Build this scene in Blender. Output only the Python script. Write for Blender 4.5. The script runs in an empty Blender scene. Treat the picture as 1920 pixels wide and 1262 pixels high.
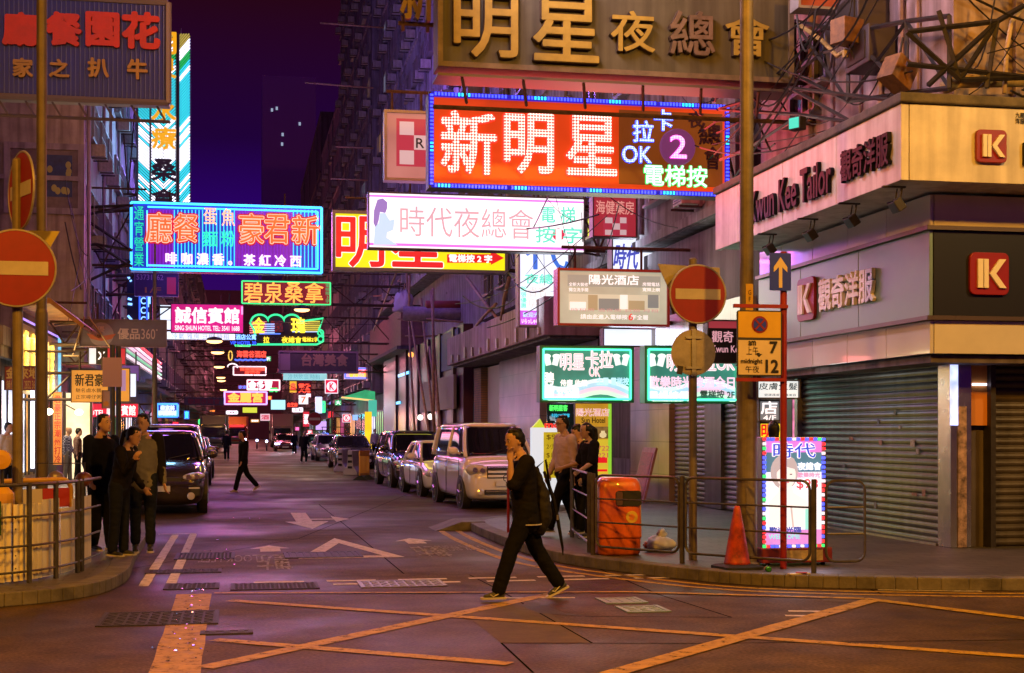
import bpy, math, random
from mathutils import Vector, Matrix
R = math.radians
rnd = random.Random(7)
sc = bpy.context.scene
col = sc.collection

# ------------------------------------------------------------------ camera, sky, exposure
TH = R(10.9); F = 2650.0; CX = 960.0; HY = 809.0; EYE = 1.67
cam_d = bpy.data.cameras.new('camera'); cam = bpy.data.objects.new('camera', cam_d); col.objects.link(cam)
cam.location = (0, 0, EYE); cam.rotation_euler = (R(90), 0, -TH)
cam_d.sensor_width = 36.0; cam_d.lens = 36.0 * F / 1920; cam_d.shift_y = (HY - 631) / 1920.0
cam_d.clip_start = .1; cam_d.clip_end = 2000
sc.camera = cam
w = bpy.data.worlds.new('World'); sc.world = w; w.use_nodes = True
bg = w.node_tree.nodes['Background']
bg.inputs[1].default_value = 1.0
_n = w.node_tree.nodes; _tc = _n.new('ShaderNodeTexCoord'); _sx = _n.new('ShaderNodeSeparateXYZ'); _rp = _n.new('ShaderNodeValToRGB')
w.node_tree.links.new(_tc.outputs['Generated'], _sx.inputs[0]); w.node_tree.links.new(_sx.outputs['Z'], _rp.inputs['Fac']); w.node_tree.links.new(_rp.outputs[0], bg.inputs[0])
for _i, (_p, _c) in enumerate(((0.0, (.040, .004, .070)), (.15, (.022, .0006, .130)), (.20, (.014, .0008, .040)), (.29, (.020, .0018, .008)))):
    if _i < 2: _e = _rp.color_ramp.elements[_i]; _e.position = _p
    else: _e = _rp.color_ramp.elements.new(_p)
    _e.color = (*_c, 1)
_e = _rp.color_ramp.elements.new(.6); _e.color = (.016, .006, .012, 1)
sc.view_settings.view_transform = 'Standard'; sc.view_settings.look = 'None'
sc.view_settings.exposure = 0.0; sc.view_settings.gamma = 1.0
sc.cycles.use_denoising = True
sc.cycles.max_bounces = 6; sc.cycles.diffuse_bounces = 2; sc.cycles.glossy_bounces = 3; sc.cycles.transmission_bounces = 4
sc.cycles.sample_clamp_indirect = 4.0; sc.cycles.caustics_reflective = False; sc.cycles.caustics_refractive = False

def lamp(name, kind, loc, energy, color, size=.2, parent=None, rot=None, sx=None, sy=None, blend=None, angle=None):
    d = bpy.data.lights.new(name, kind); d.energy = energy; d.color = color
    if kind == 'AREA':
        d.shape = 'RECTANGLE'; d.size = sx or size; d.size_y = sy or size
    else: d.shadow_soft_size = size
    if kind == 'SPOT': d.spot_size = angle or R(140); d.spot_blend = blend or .6
    o = bpy.data.objects.new(name, d); col.objects.link(o); o.location = loc
    if rot: o.rotation_euler = rot
    if parent: o.parent = parent
    return o
# sodium street lamps of the crossing street (their heads are above the frame)
SOD = (1.0, .40, .02)
lamp('street_light', 'POINT', (-5.0, 4.5, 10.5), 6600, SOD, .3)
lamp('street_light', 'POINT', (8.0, 3.5, 10.5), 5800, SOD, .3)
lamp('street_light', 'POINT', (16.0, 6.0, 10.5), 2400, (1.0, .68, .28), .3)
lamp('street_light', 'POINT', (1.6, 27.0, 11.5), 700, (1.0, .40, .16), .3)
lamp('street_light', 'POINT', (1.6, 45.0, 11.0), 450, (1.0, .40, .16), .3)
# added pink area lamp, unseen, brightens the fascia and upper wall; no sign hangs there
lamp('fill_light', 'AREA', (3.2, 19.5, 10.2), 560, (1.0, .66, .80), rot=(0, R(-88), 0), sx=1.5, sy=4)
lamp('fill_light', 'POINT', (-3.8, 23.5, 11.5), 130, (.22, .22, 1.0), .4)  # added blue fill, unseen, tints the navy board and the wall beside it
# coloured fill lamps added along the street to tint its fronts and far end
for _x, _y, _z, _e, _c in ((-2.5, 40, 13, 200, (.55, .2, 1.0)), (4.5, 60, 17, 1900, (.34, .14, 1.0)), (-2.5, 72, 15, 1700, (.30, .18, 1.0)), (4, 84, 9, 400, (1, .25, .5)), (-2, 105, 9, 600, (1, .2, .35)), (3, 130, 9, 1300, (1, .22, .4)), (0, 165, 10, 2000, (1, .25, .3)), (0, 220, 10, 4500, (1, .22, .3)), (0, 290, 14, 8000, (1, .25, .3))):
    lamp('fill_light', 'POINT', (_x, _y, _z), _e, _c, .5)

# ------------------------------------------------------------------ pixel -> place
def ray(px, py):
    l = (px - CX) / F; u = (HY - py) / F
    return Vector((math.sin(TH) + l * math.cos(TH), math.cos(TH) - l * math.sin(TH), u))
def atY(px, py, Y):
    d = ray(px, py); return Vector((0, 0, EYE)) + d * (Y / d.y)
def atX(px, py, X):
    d = ray(px, py); return Vector((0, 0, EYE)) + d * (X / d.x)
def gnd(px, py, z=0.0):
    d = ray(px, py); return Vector((0, 0, EYE)) + d * ((z - EYE) / d.z)

# ------------------------------------------------------------------ materials
def C(h):
    v = [int(h[i:i + 2], 16) / 255 for i in (0, 2, 4)]
    return tuple(x / 12.92 if x <= .04045 else ((x + .055) / 1.055) ** 2.4 for x in v)
_m = {}
def mat(name, c=(.2, .2, .2), rough=.55, metal=0.0, noise=0.0, scale=4.0, bump=0.0, spec=.5, coat=0.0, dark=None, stain=0.0):
    if name in _m: return _m[name]
    if isinstance(c, str): c = C(c)
    m = bpy.data.materials.new(name); m.use_nodes = True; nt = m.node_tree; b = nt.nodes['Principled BSDF']
    b.inputs['Roughness'].default_value = rough; b.inputs['Metallic'].default_value = metal
    b.inputs['Specular IOR Level'].default_value = spec; b.inputs['Coat Weight'].default_value = coat
    b.inputs['Base Color'].default_value = (*c, 1)
    if noise or bump:
        tc = nt.nodes.new('ShaderNodeTexCoord'); n = nt.nodes.new('ShaderNodeTexNoise')
        n.inputs['Scale'].default_value = scale; n.inputs['Detail'].default_value = 8; n.inputs['Roughness'].default_value = .65
        nt.links.new(tc.outputs['Object'], n.inputs['Vector'])
        if noise:
            r = nt.nodes.new('ShaderNodeValToRGB'); r.color_ramp.elements[0].position = .32; r.color_ramp.elements[1].position = .68
            d = dark or tuple(x * (1 - noise) for x in c); l = tuple(min(1, x * (1 + noise * .6)) for x in c)
            r.color_ramp.elements[0].color = (*d, 1); r.color_ramp.elements[1].color = (*l, 1)
            nt.links.new(n.outputs['Fac'], r.inputs['Fac']); last = r.outputs['Color']
            if stain:
                mp = nt.nodes.new('ShaderNodeMapping'); mp.inputs['Scale'].default_value = (3.2, 3.2, .22)
                n2 = nt.nodes.new('ShaderNodeTexNoise'); n2.inputs['Scale'].default_value = 1.6; n2.inputs['Detail'].default_value = 6
                nt.links.new(tc.outputs['Object'], mp.inputs[0]); nt.links.new(mp.outputs[0], n2.inputs['Vector'])
                r2 = nt.nodes.new('ShaderNodeValToRGB'); r2.color_ramp.elements[0].position = .35; r2.color_ramp.elements[1].position = .6
                r2.color_ramp.elements[0].color = (1 - stain, 1 - stain * 1.05, 1 - stain * 1.1, 1); r2.color_ramp.elements[1].color = (1, 1, 1, 1)
                nt.links.new(n2.outputs['Fac'], r2.inputs['Fac'])
                mx = nt.nodes.new('ShaderNodeMix'); mx.data_type = 'RGBA'; mx.blend_type = 'MULTIPLY'; mx.inputs['Factor'].default_value = 1
                nt.links.new(last, mx.inputs['A']); nt.links.new(r2.outputs['Color'], mx.inputs['B']); last = mx.outputs['Result']
            nt.links.new(last, b.inputs['Base Color'])
            mr = nt.nodes.new('ShaderNodeMapRange'); mr.inputs['To Min'].default_value = max(.03, rough - .12 * noise * 2); mr.inputs['To Max'].default_value = min(1, rough + .12)
            nt.links.new(n.outputs['Fac'], mr.inputs['Value']); nt.links.new(mr.outputs[0], b.inputs['Roughness'])
        if bump:
            n3 = nt.nodes.new('ShaderNodeTexNoise'); n3.inputs['Scale'].default_value = scale * 6; n3.inputs['Detail'].default_value = 6
            nt.links.new(tc.outputs['Object'], n3.inputs['Vector'])
            bp = nt.nodes.new('ShaderNodeBump'); bp.inputs['Strength'].default_value = bump; bp.inputs['Distance'].default_value = .02
            nt.links.new(n3.outputs['Fac'], bp.inputs['Height']); nt.links.new(bp.outputs[0], b.inputs['Normal'])
    _m[name] = m; return m
def bricks(name, c1, c2, mortar, sx, sz, ms=.012, rough=.5, off=.5, axis='Y', spec=.5, bump=.15):
    """a wall of tiles sx by sz metres; axis = the world axis the wall runs along"""
    if name in _m: return _m[name]
    m = mat(name, c1, rough, spec=spec); nt = m.node_tree; b = nt.nodes['Principled BSDF']
    tc = nt.nodes.new('ShaderNodeTexCoord'); sp = nt.nodes.new('ShaderNodeSeparateXYZ'); cb = nt.nodes.new('ShaderNodeCombineXYZ')
    nt.links.new(tc.outputs['Object'], sp.inputs[0])
    nt.links.new(sp.outputs['X' if axis in 'XG' else 'Y'], cb.inputs[0]); nt.links.new(sp.outputs['Y' if axis == 'G' else 'Z'], cb.inputs[1])
    t = nt.nodes.new('ShaderNodeTexBrick'); t.offset = off; t.inputs['Scale'].default_value = 1
    t.inputs['Brick Width'].default_value = sx; t.inputs['Row Height'].default_value = sz; t.inputs['Mortar Size'].default_value = ms
    t.inputs['Color1'].default_value = (*c1, 1); t.inputs['Color2'].default_value = (*c2, 1); t.inputs['Mortar'].default_value = (*mortar, 1)
    nt.links.new(cb.outputs[0], t.inputs['Vector'])
    n = nt.nodes.new('ShaderNodeTexNoise'); n.inputs['Scale'].default_value = 1.3; n.inputs['Detail'].default_value = 8
    nt.links.new(tc.outputs['Object'], n.inputs['Vector'])
    mr = nt.nodes.new('ShaderNodeMapRange'); mr.inputs['From Min'].default_value = .3; mr.inputs['From Max'].default_value = .7; mr.inputs['To Min'].default_value = .6; mr.inputs['To Max'].default_value = 1.1
    nt.links.new(n.outputs['Fac'], mr.inputs['Value'])
    mx = nt.nodes.new('ShaderNodeMix'); mx.data_type = 'RGBA'; mx.blend_type = 'MULTIPLY'; mx.inputs['Factor'].default_value = 1
    nt.links.new(t.outputs['Color'], mx.inputs['A']); nt.links.new(mr.outputs[0], mx.inputs['B']); nt.links.new(mx.outputs['Result'], b.inputs['Base Color'])
    bp = nt.nodes.new('ShaderNodeBump'); bp.inputs['Strength'].default_value = bump; bp.inputs['Distance'].default_value = .01; bp.invert = True
    nt.links.new(t.outputs['Fac'], bp.inputs['Height']); nt.links.new(bp.outputs[0], b.inputs['Normal'])
    return m
def glow(name, c, s=1.0, var=0.0, scale=2.0):
    """a surface that gives off light"""
    if name in _m: return _m[name]
    if isinstance(c, str): c = C(c)
    m = bpy.data.materials.new(name); m.use_nodes = True; nt = m.node_tree; b = nt.nodes['Principled BSDF']
    b.inputs['Base Color'].default_value = (*[min(.6, x * .5) for x in c], 1); b.inputs['Roughness'].default_value = .35
    b.inputs['Emission Color'].default_value = (*c, 1); b.inputs['Emission Strength'].default_value = s
    if var:
        tc = nt.nodes.new('ShaderNodeTexCoord'); n = nt.nodes.new('ShaderNodeTexNoise'); n.inputs['Scale'].default_value = scale; n.inputs['Detail'].default_value = 3
        nt.links.new(tc.outputs['Object'], n.inputs['Vector'])
        mr = nt.nodes.new('ShaderNodeMapRange'); mr.inputs['From Min'].default_value = .3; mr.inputs['From Max'].default_value = .7
        mr.inputs['To Min'].default_value = s * (1 - var); mr.inputs['To Max'].default_value = s * (1 + var)
        nt.links.new(n.outputs['Fac'], mr.inputs['Value']); nt.links.new(mr.outputs[0], b.inputs['Emission Strength'])
    _m[name] = m; return m
def dots(name, c_in, c_out, s_in, s_out, pitch, rad=.42):
    """rows of small lamps: round dots of light c_in on a field lit c_out"""
    if name in _m: return _m[name]
    m = bpy.data.materials.new(name); m.use_nodes = True; nt = m.node_tree; b = nt.nodes['Principled BSDF']; L = nt.links.new
    tc = nt.nodes.new('ShaderNodeTexCoord')
    v1 = nt.nodes.new('ShaderNodeVectorMath'); v1.operation = 'SCALE'; v1.inputs['Scale'].default_value = 1 / pitch; L(tc.outputs['Object'], v1.inputs[0])
    v2 = nt.nodes.new('ShaderNodeVectorMath'); v2.operation = 'FRACTION'; L(v1.outputs[0], v2.inputs[0])
    v3 = nt.nodes.new('ShaderNodeVectorMath'); v3.operation = 'SUBTRACT'; v3.inputs[1].default_value = (.5, .5, .5); L(v2.outputs[0], v3.inputs[0])
    v4 = nt.nodes.new('ShaderNodeVectorMath'); v4.operation = 'MULTIPLY'; v4.inputs[1].default_value = (1, 0, 1); L(v3.outputs[0], v4.inputs[0])
    v5 = nt.nodes.new('ShaderNodeVectorMath'); v5.operation = 'LENGTH'; L(v4.outputs[0], v5.inputs[0])
    mr = nt.nodes.new('ShaderNodeMapRange'); mr.inputs['From Min'].default_value = rad + .08; mr.inputs['From Max'].default_value = rad - .08; L(v5.outputs['Value'], mr.inputs['Value'])
    mx = nt.nodes.new('ShaderNodeMix'); mx.data_type = 'RGBA'; L(mr.outputs[0], mx.inputs['Factor'])
    mx.inputs['A'].default_value = (*[x * s_out for x in C(c_out)], 1); mx.inputs['B'].default_value = (*[x * s_in for x in C(c_in)], 1)
    L(mx.outputs['Result'], b.inputs['Emission Color']); b.inputs['Emission Strength'].default_value = 1; b.inputs['Base Color'].default_value = (.02, .02, .02, 1)
    _m[name] = m; return m

# ------------------------------------------------------------------ mesh building
class MB:
    def __init__(s): s.v = []; s.f = []
    def add(s, v, f):
        n = len(s.v); s.v += [tuple(p) for p in v]; s.f += [tuple(i + n for i in q) for q in f]; return s
    def box(s, c, d, rz=0.0, M=None):
        x, y, z = d[0] / 2, d[1] / 2, d[2] / 2
        v = [Vector((a * x, b * y, e * z)) for a in (-1, 1) for b in (-1, 1) for e in (-1, 1)]
        if rz: q = Matrix.Rotation(rz, 3, 'Z'); v = [q @ p for p in v]
        if M: v = [M @ p for p in v]
        v = [p + Vector(c) for p in v]
        return s.add(v, [(0, 1, 3, 2), (4, 6, 7, 5), (0, 4, 5, 1), (2, 3, 7, 6), (0, 2, 6, 4), (1, 5, 7, 3)])
    def box2(s, a, b):
        return s.box([(p + q) / 2 for p, q in zip(a, b)], [abs(q - p) for p, q in zip(a, b)])
    def ring(s, rings, cap=True, close=True):
        n = len(rings[0]); v = [p for r in rings for p in r]; f = []
        for i in range(len(rings) - 1):
            for j in range(n if close else n - 1):
                k = (j + 1) % n; f.append((i * n + j, i * n + k, (i + 1) * n + k, (i + 1) * n + j))
        if cap:
            f.append(tuple(reversed(range(n)))); f.append(tuple((len(rings) - 1) * n + j for j in range(n)))
        return s.add(v, f)
    def path(s, pts, r, n=8, cap=True, closed=False):
        pts = [Vector(p) for p in pts]; rs = r if isinstance(r, (list, tuple)) else [r] * len(pts); rings = []; up = None
        m = len(pts)
        for i, p in enumerate(pts):
            if closed: t = (pts[(i + 1) % m] - pts[i - 1])
            else: t = (pts[min(i + 1, m - 1)] - pts[max(i - 1, 0)])
            t = t.normalized() if t.length > 1e-9 else Vector((0, 0, 1))
            if up is None:
                up = Vector((0, 0, 1)) if abs(t.z) < .95 else Vector((0, 1, 0))
            a = t.cross(up); a = a.normalized() if a.length > 1e-6 else t.orthogonal().normalized()
            b = a.cross(t).normalized(); up = b
            rings.append([p + (a * math.cos(2 * math.pi * k / n) + b * math.sin(2 * math.pi * k / n)) * rs[i] for k in range(n)])
        if closed: rings.append(rings[0]); cap = False
        return s.ring(rings, cap)
    def tube(s, a, b, r, n=8, r2=None): return s.path([a, b], [r, r if r2 is None else r2], n)
    def bar(s, a, b, w, h=None):
        """square-section bar"""
        return s.path([a, b], (w if h is None else (w + h) / 2) * .7071, 4)
    def lathe(s, prof, c=(0, 0, 0), axis='Z', n=24):
        rings = []
        for r, z in prof:
            rr = []
            for k in range(n):
                a = 2 * math.pi * k / n; x, y = r * math.cos(a), r * math.sin(a)
                p = (x, y, z) if axis == 'Z' else ((z, x, y) if axis == 'X' else (y, z, x))
                rr.append(Vector(p) + Vector(c))
            rings.append(rr)
        return s.ring(rings)
    def prism(s, poly, y0, y1, plane='XZ'):
        """polygon in a plane, given thickness"""
        f = {'XZ': lambda a, b, t: (a, t, b), 'YZ': lambda a, b, t: (t, a, b), 'XY': lambda a, b, t: (a, b, t)}[plane]
        n = len(poly); v = [f(a, b, y0) for a, b in poly] + [f(a, b, y1) for a, b in poly]
        fs = [tuple(range(n)), tuple(reversed(range(n, 2 * n)))] + [(i, n + i, n + (i + 1) % n, (i + 1) % n) for i in range(n)]
        return s.add(v, fs)
    def ball(s, c, r, n=14, m=9):
        if not isinstance(r, (tuple, list)): r = (r, r, r)
        rings = []
        for i in range(m + 1):
            a = math.pi * i / m; q = max(.02, math.sin(a))
            rings.append([Vector((c[0] + r[0] * q * math.cos(2 * math.pi * k / n), c[1] + r[1] * q * math.sin(2 * math.pi * k / n), c[2] - r[2] * math.cos(a))) for k in range(n)])
        return s.ring(rings)
    def build(s, name, m, parent=None, smooth=False, bevel=0.0, sub=0):
        me = bpy.data.meshes.new(name); me.from_pydata(s.v, [], s.f); me.update()
        o = link(name, me, m, parent, smooth)
        fix_normals(me)
        if bevel:
            b = o.modifiers.new('bevel', 'BEVEL'); b.width = bevel; b.segments = 2; b.limit_method = 'ANGLE'
        if sub:
            q = o.modifiers.new('sub', 'SUBSURF'); q.levels = sub; q.render_levels = sub
        return o
import bmesh
def fix_normals(me):
    bm = bmesh.new(); bm.from_mesh(me); bmesh.ops.recalc_face_normals(bm, faces=bm.faces); bm.to_mesh(me); bm.free()
def link(name, me, m, parent=None, smooth=False):
    o = bpy.data.objects.new(name, me); col.objects.link(o)
    if m is not None and not me.materials: me.materials.append(m)
    if parent is not None: o.parent = parent
    if smooth:
        for p in me.polygons: p.use_smooth = True
    return o
def thing(name, label, cat, loc=(0, 0, 0), rz=0.0, group=None):
    o = bpy.data.objects.new(name, None); col.objects.link(o); o.location = loc; o.rotation_euler = (0, 0, rz); o.empty_display_size = .2
    return tag(o, label, cat, group)
def tag(o, label, cat, group=None):
    o['label'] = label; o['category'] = cat
    if group: o['group'] = group
    return o
def struct(o): o['kind'] = 'structure'; return o
def kids(o): return [c for c in o.children]
def dup(root, loc, rz=None, label=None, group=None, parent=None):
    r = root.copy(); col.objects.link(r); r.location = loc
    if rz is not None: r.rotation_euler = (0, 0, rz)
    if label: r['label'] = label
    if group: r['group'] = group
    if parent is not None: r.parent = parent
    for ch in kids(root):
        c = ch.copy(); col.objects.link(c); c.parent = r
        for g in kids(ch):
            d = g.copy(); col.objects.link(d); d.parent = c
    return r
def evaluated(o):
    """replace an object's mesh by its mesh with all modifiers applied"""
    dg = bpy.context.evaluated_depsgraph_get(); me = bpy.data.meshes.new_from_object(o.evaluated_get(dg))
    o.modifiers.clear(); old = o.data; o.data = me; bpy.data.meshes.remove(old)
    return o
# ------------------------------------------------------------------ lettering
_tc = {}
def glyphs(s, shear=0.0, line=1.0, space=1.0):
    key = (s, shear, line, space)
    if key not in _tc:
        cu = bpy.data.curves.new('lettering', 'FONT'); cu.body = s; cu.size = 1; cu.align_x = 'CENTER'; cu.shear = shear; cu.space_line = line; cu.space_character = space
        cu.resolution_u = 3
        o = bpy.data.objects.new('lettering', cu); col.objects.link(o)
        dg = bpy.context.evaluated_depsgraph_get(); me = bpy.data.meshes.new_from_object(o.evaluated_get(dg))
        v = [x.co.copy() for x in me.vertices]; f = [tuple(p.vertices) for p in me.polygons]
        bpy.data.objects.remove(o); bpy.data.curves.remove(cu); bpy.data.meshes.remove(me)
        if not v: raise ValueError('no glyphs: ' + s)
        xs = [p.x for p in v]; ys = [p.y for p in v]
        x0, x1, y0, y1 = min(xs), max(xs), min(ys), max(ys)
        # boundary edges, for the sides of raised letters
        cnt = {}
        for q in f:
            for i in range(len(q)):
                a, b = q[i], q[(i + 1) % len(q)]; cnt.setdefault((min(a, b), max(a, b)), []).append((a, b))
        bd = [e[0] for e in cnt.values() if len(e) == 1]
        _tc[key] = ([((p.x - (x0 + x1) / 2) / (x1 - x0), (p.y - (y0 + y1) / 2) / (y1 - y0)) for p in v], f, bd, (x1 - x0) / (y1 - y0))
    return _tc[key]
def text(parent, s, x, z, w, h, m, y=-.01, ext=.01, bold=0.0, name='lettering', M=None, shear=0.0, vert=False, line=1.0, space=1.0):
    """letters facing -Y, fitted into a box w by h centred on (x, z), front at y-ext; h None keeps the shape"""
    if vert: s = '\n'.join(s)
    v, f, bd, asp = glyphs(s, shear, line, space)
    if h is None: h = w / asp
    if w is None: w = h * asp
    mb = MB(); offs = [(0, 0)]
    if bold: offs = [(bold * math.cos(a * math.pi / 4), bold * math.sin(a * math.pi / 4)) for a in range(8)]
    for i, (dx, dz) in enumerate(offs):
        yf = y - ext - i * .0007; n = len(v)
        p = [(x + a * w + dx, yf, z + b * h + dz) for a, b in v]
        ff = list(f)
        if ext > .004:
            p += [(x + a * w + dx, y, z + b * h + dz) for a, b in v]
            ff += [(a, b, b + n, a + n) for a, b in bd]
        if M: p = [M @ Vector(q) for q in p]
        mb.add(p, ff)
    me = bpy.data.meshes.new(name); me.from_pydata(mb.v, [], mb.f); me.update()
    return link(name, me, m, parent)
def flat_text(s, cx, cy, w, h, z, m, rz=0.0, name='road_lettering', bold=0.0):
    """painted on the ground"""
    v, f, bd, asp = glyphs(s)
    c, q = math.cos(rz), math.sin(rz); mb = MB(); offs = [(0, 0)] if not bold else [(bold * a, bold * b) for a, b in ((1, 1), (-1, 1), (1, -1), (-1, -1))]
    for i, (dx, dy) in enumerate(offs):
        mb.add([(cx + (a * w + dx) * c - (b * h + dy) * q, cy + (a * w + dx) * q + (b * h + dy) * c, z + i * .0006) for a, b in v], f)
    me = bpy.data.meshes.new(name); me.from_pydata(mb.v, [], mb.f); me.update()
    return link(name, me, m)
# ------------------------------------------------------------------ materials of the place
def asphalt():
    m = mat('asphalt', (.09, .056, .034), .6, spec=.10); nt = m.node_tree; b = nt.nodes['Principled BSDF']; L = nt.links.new; N = nt.nodes.new
    tc = N('ShaderNodeTexCoord'); res = []
    for s, d, lo, hi, a, c in ((.35, 6, .35, .65, .55, 1.15), (2.6, 10, .32, .68, .62, 1.2), (34, 5, .3, .72, .5, 1.5)):
        n = N('ShaderNodeTexNoise'); n.inputs['Scale'].default_value = s; n.inputs['Detail'].default_value = d; L(tc.outputs['Object'], n.inputs['Vector'])
        r = N('ShaderNodeMapRange'); r.inputs['From Min'].default_value = lo; r.inputs['From Max'].default_value = hi; r.inputs['To Min'].default_value = a; r.inputs['To Max'].default_value = c; L(n.outputs['Fac'], r.inputs['Value']); res.append((r.outputs[0], n.outputs['Fac']))
    m1 = N('ShaderNodeMath'); m1.operation = 'MULTIPLY'; L(res[0][0], m1.inputs[0]); L(res[1][0], m1.inputs[1]); m2 = N('ShaderNodeMath'); m2.operation = 'MULTIPLY'; L(m1.outputs[0], m2.inputs[0]); L(res[2][0], m2.inputs[1])
    mx = N('ShaderNodeMix'); mx.data_type = 'RGBA'; mx.blend_type = 'MULTIPLY'; mx.inputs['Factor'].default_value = 1; mx.inputs['A'].default_value = (.090, .056, .029, 1); L(m2.outputs[0], mx.inputs['B']); L(mx.outputs['Result'], b.inputs['Base Color'])
    rr = N('ShaderNodeMapRange'); rr.inputs['From Min'].default_value = .35; rr.inputs['From Max'].default_value = .65; rr.inputs['To Min'].default_value = .42; rr.inputs['To Max'].default_value = .8; L(res[0][1], rr.inputs['Value']); L(rr.outputs[0], b.inputs['Roughness'])
    bp = N('ShaderNodeBump'); bp.inputs['Strength'].default_value = .5; bp.inputs['Distance'].default_value = .012; L(res[2][1], bp.inputs['Height']); L(bp.outputs[0], b.inputs['Normal']); return m
ASPH = asphalt()
def worn(m, lo=.36, hi=.50):
    nt = m.node_tree; b = nt.nodes['Principled BSDF']; tc = nt.nodes.new('ShaderNodeTexCoord'); n = nt.nodes.new('ShaderNodeTexNoise'); n.inputs['Scale'].default_value = 9; n.inputs['Detail'].default_value = 10; n.inputs['Roughness'].default_value = .75
    nt.links.new(tc.outputs['Object'], n.inputs['Vector']); r = nt.nodes.new('ShaderNodeMapRange'); r.inputs['From Min'].default_value = lo; r.inputs['From Max'].default_value = hi; r.inputs['To Min'].default_value = .4; nt.links.new(n.outputs['Fac'], r.inputs['Value']); nt.links.new(r.outputs[0], b.inputs['Alpha']); return m
PAVE = bricks('paving', (.10, .088, .082), (.075, .066, .062), (.03, .027, .026), .40, .20, .012, .55, axis='G')
KERB = mat('kerb_concrete', (.125, .11, .09), .75, noise=.6, scale=3, bump=.4)
YEL = worn(mat('road_paint_yellow', (.42, .25, .010), .65, noise=.35, scale=7, spec=.2))
WHT = worn(mat('road_paint_white', (.62, .55, .50), .65, noise=.25, scale=7, spec=.2), .36, .5)
IRON = mat('cast_iron', (.05, .045, .045), .6, .1, noise=.3, scale=20, bump=.4, spec=.2)
JOINT = mat('tar_joint', (.008, .007, .007), 1.0, spec=0.0)
STEEL = mat('dark_steel', (.055, .05, .05), .5, .6, noise=.3, scale=8)
RUST = mat('rusty_steel', (.12, .07, .045), .75, .3, noise=.5, scale=10)
GALV = mat('galvanised', (.36, .35, .33), .42, .85, noise=.25, scale=6)
CHROME = mat('chrome', (.75, .75, .77), .12, 1.0)
BLACK = mat('black_rubber', (.012, .012, .012), .7)
GLASS = mat('dark_glass', (.008, .008, .012), .06, spec=.8)
CABLE = mat('cable', (.015, .013, .013), .6)
WHITEP = mat('white_panel', (.62, .60, .57), .28, noise=.10, scale=1.5, spec=.6, coat=.3)
BAMBOO = mat('bamboo', (.36, .22, .12), .6, noise=.4, scale=6)

# ------------------------------------------------------------------ ground
def sheet(name, pts, z, m):
    return struct(MB().add([(x, y, z) for x, y in pts], [tuple(range(len(pts)))]).build(name, m))
sheet('road', [(-300, -20), (300, -20), (300, 900), (-300, 900)], 0, ASPH)
def pavement(name, edge, outer, z=.13):
    """kerb line `edge`, back along `outer`; paving, with a kerb stone band and a kerb face"""
    n = len(edge); inn = []
    for i, p in enumerate(edge):
        a = Vector(edge[max(0, i - 1)]); b = Vector(edge[min(n - 1, i + 1)]); t = (b - a).normalized(); q = Vector((t.y, -t.x))
        inn.append(Vector(p) + q * .24)
    struct(MB().add([(p[0], p[1], z) for p in inn] + [(p[0], p[1], z) for p in outer], [tuple(range(n + len(outer)))]).build(name, PAVE))
    mb = MB()
    for i in range(n - 1):
        a, b, c, d = Vector(edge[i]), Vector(edge[i + 1]), inn[i + 1], inn[i]
        k = max(1, int((b - a).length / .9)) if (b - a).length < 30 else 1
        for j in range(k):
            s0, s1 = j / k + (.0015 if k > 1 else 0), (j + 1) / k - (.0015 if k > 1 else 0)
            P = [a.lerp(b, s0), a.lerp(b, s1), d.lerp(c, s1), d.lerp(c, s0)]
            mb.add([(p.x, p.y, zz) for zz in (0, z + .006) for p in P], [(0, 1, 2, 3), (7, 6, 5, 4), (0, 4, 5, 1), (1, 5, 6, 2), (2, 6, 7, 3), (3, 7, 4, 0)])
    struct(mb.build('kerb', KERB, bevel=.012))
def arc(pts, k=4):
    """smooth a polyline (Chaikin)"""
    p = [Vector(q) for q in pts]
    for _ in range(k):
        o = [p[0]]
        for a, b in zip(p, p[1:]):
            o += [a.lerp(b, .25), a.lerp(b, .75)]
        p = o + [p[-1]]
    return [(q.x, q.y) for q in p]
RK = arc([(13, 12.9), (8.0, 13.4), (6.2, 14.05), (5.35, 14.5), (4.75, 15.5), (4.0, 17.2), (3.8, 19.0), (3.75, 22.5), (3.9, 24.6), (5.0, 25.7), (6.45, 26.6), (6.5, 29)], 3)
RK = [(40, 12.2)] + RK + [(6.5, 60), (6.5, 300)]
pavement('pavement', RK, [(40, 300), (40, 60)])
LK = arc([(-3.0, 30), (-3.0, 27.2), (-2.1, 25.6), (-1.4, 24.4), (-1.36, 21), (-1.3, 18), (-1.2, 16.2), (-1.42, 14.7), (-2.3, 13.95), (-4.5, 13.5), (-8, 13.3)], 3)
LK = [(-3.0, 300), (-3.0, 60)] + LK + [(-40, 12.5)]
pavement('pavement', LK, [(-40, 60), (-40, 300)])
def strip(pts, w, z=.004, wob=0.0):
    """quads along a polyline on the ground"""
    mb = MB(); pts = [Vector(p) for p in pts]; L = []; Rr = []
    for i, p in enumerate(pts):
        t = (pts[min(i + 1, len(pts) - 1)] - pts[max(0, i - 1)]).normalized(); q = Vector((t.y, -t.x))
        ww = w * (1 + wob * (rnd.random() - .5))
        L.append((p.x + q.x * ww / 2, p.y + q.y * ww / 2, z)); Rr.append((p.x - q.x * ww / 2, p.y - q.y * ww / 2, z))
    for i in range(len(pts) - 1): mb.add([L[i], L[i + 1], Rr[i + 1], Rr[i]], [(0, 1, 2, 3)])
    return mb
def line(a, b, n): return [tuple(Vector(a).lerp(Vector(b), i / n)) for i in range(n + 1)]
def merge(mbs):
    o = MB()
    for m in mbs: o.add(m.v, m.f)
    return o
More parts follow.
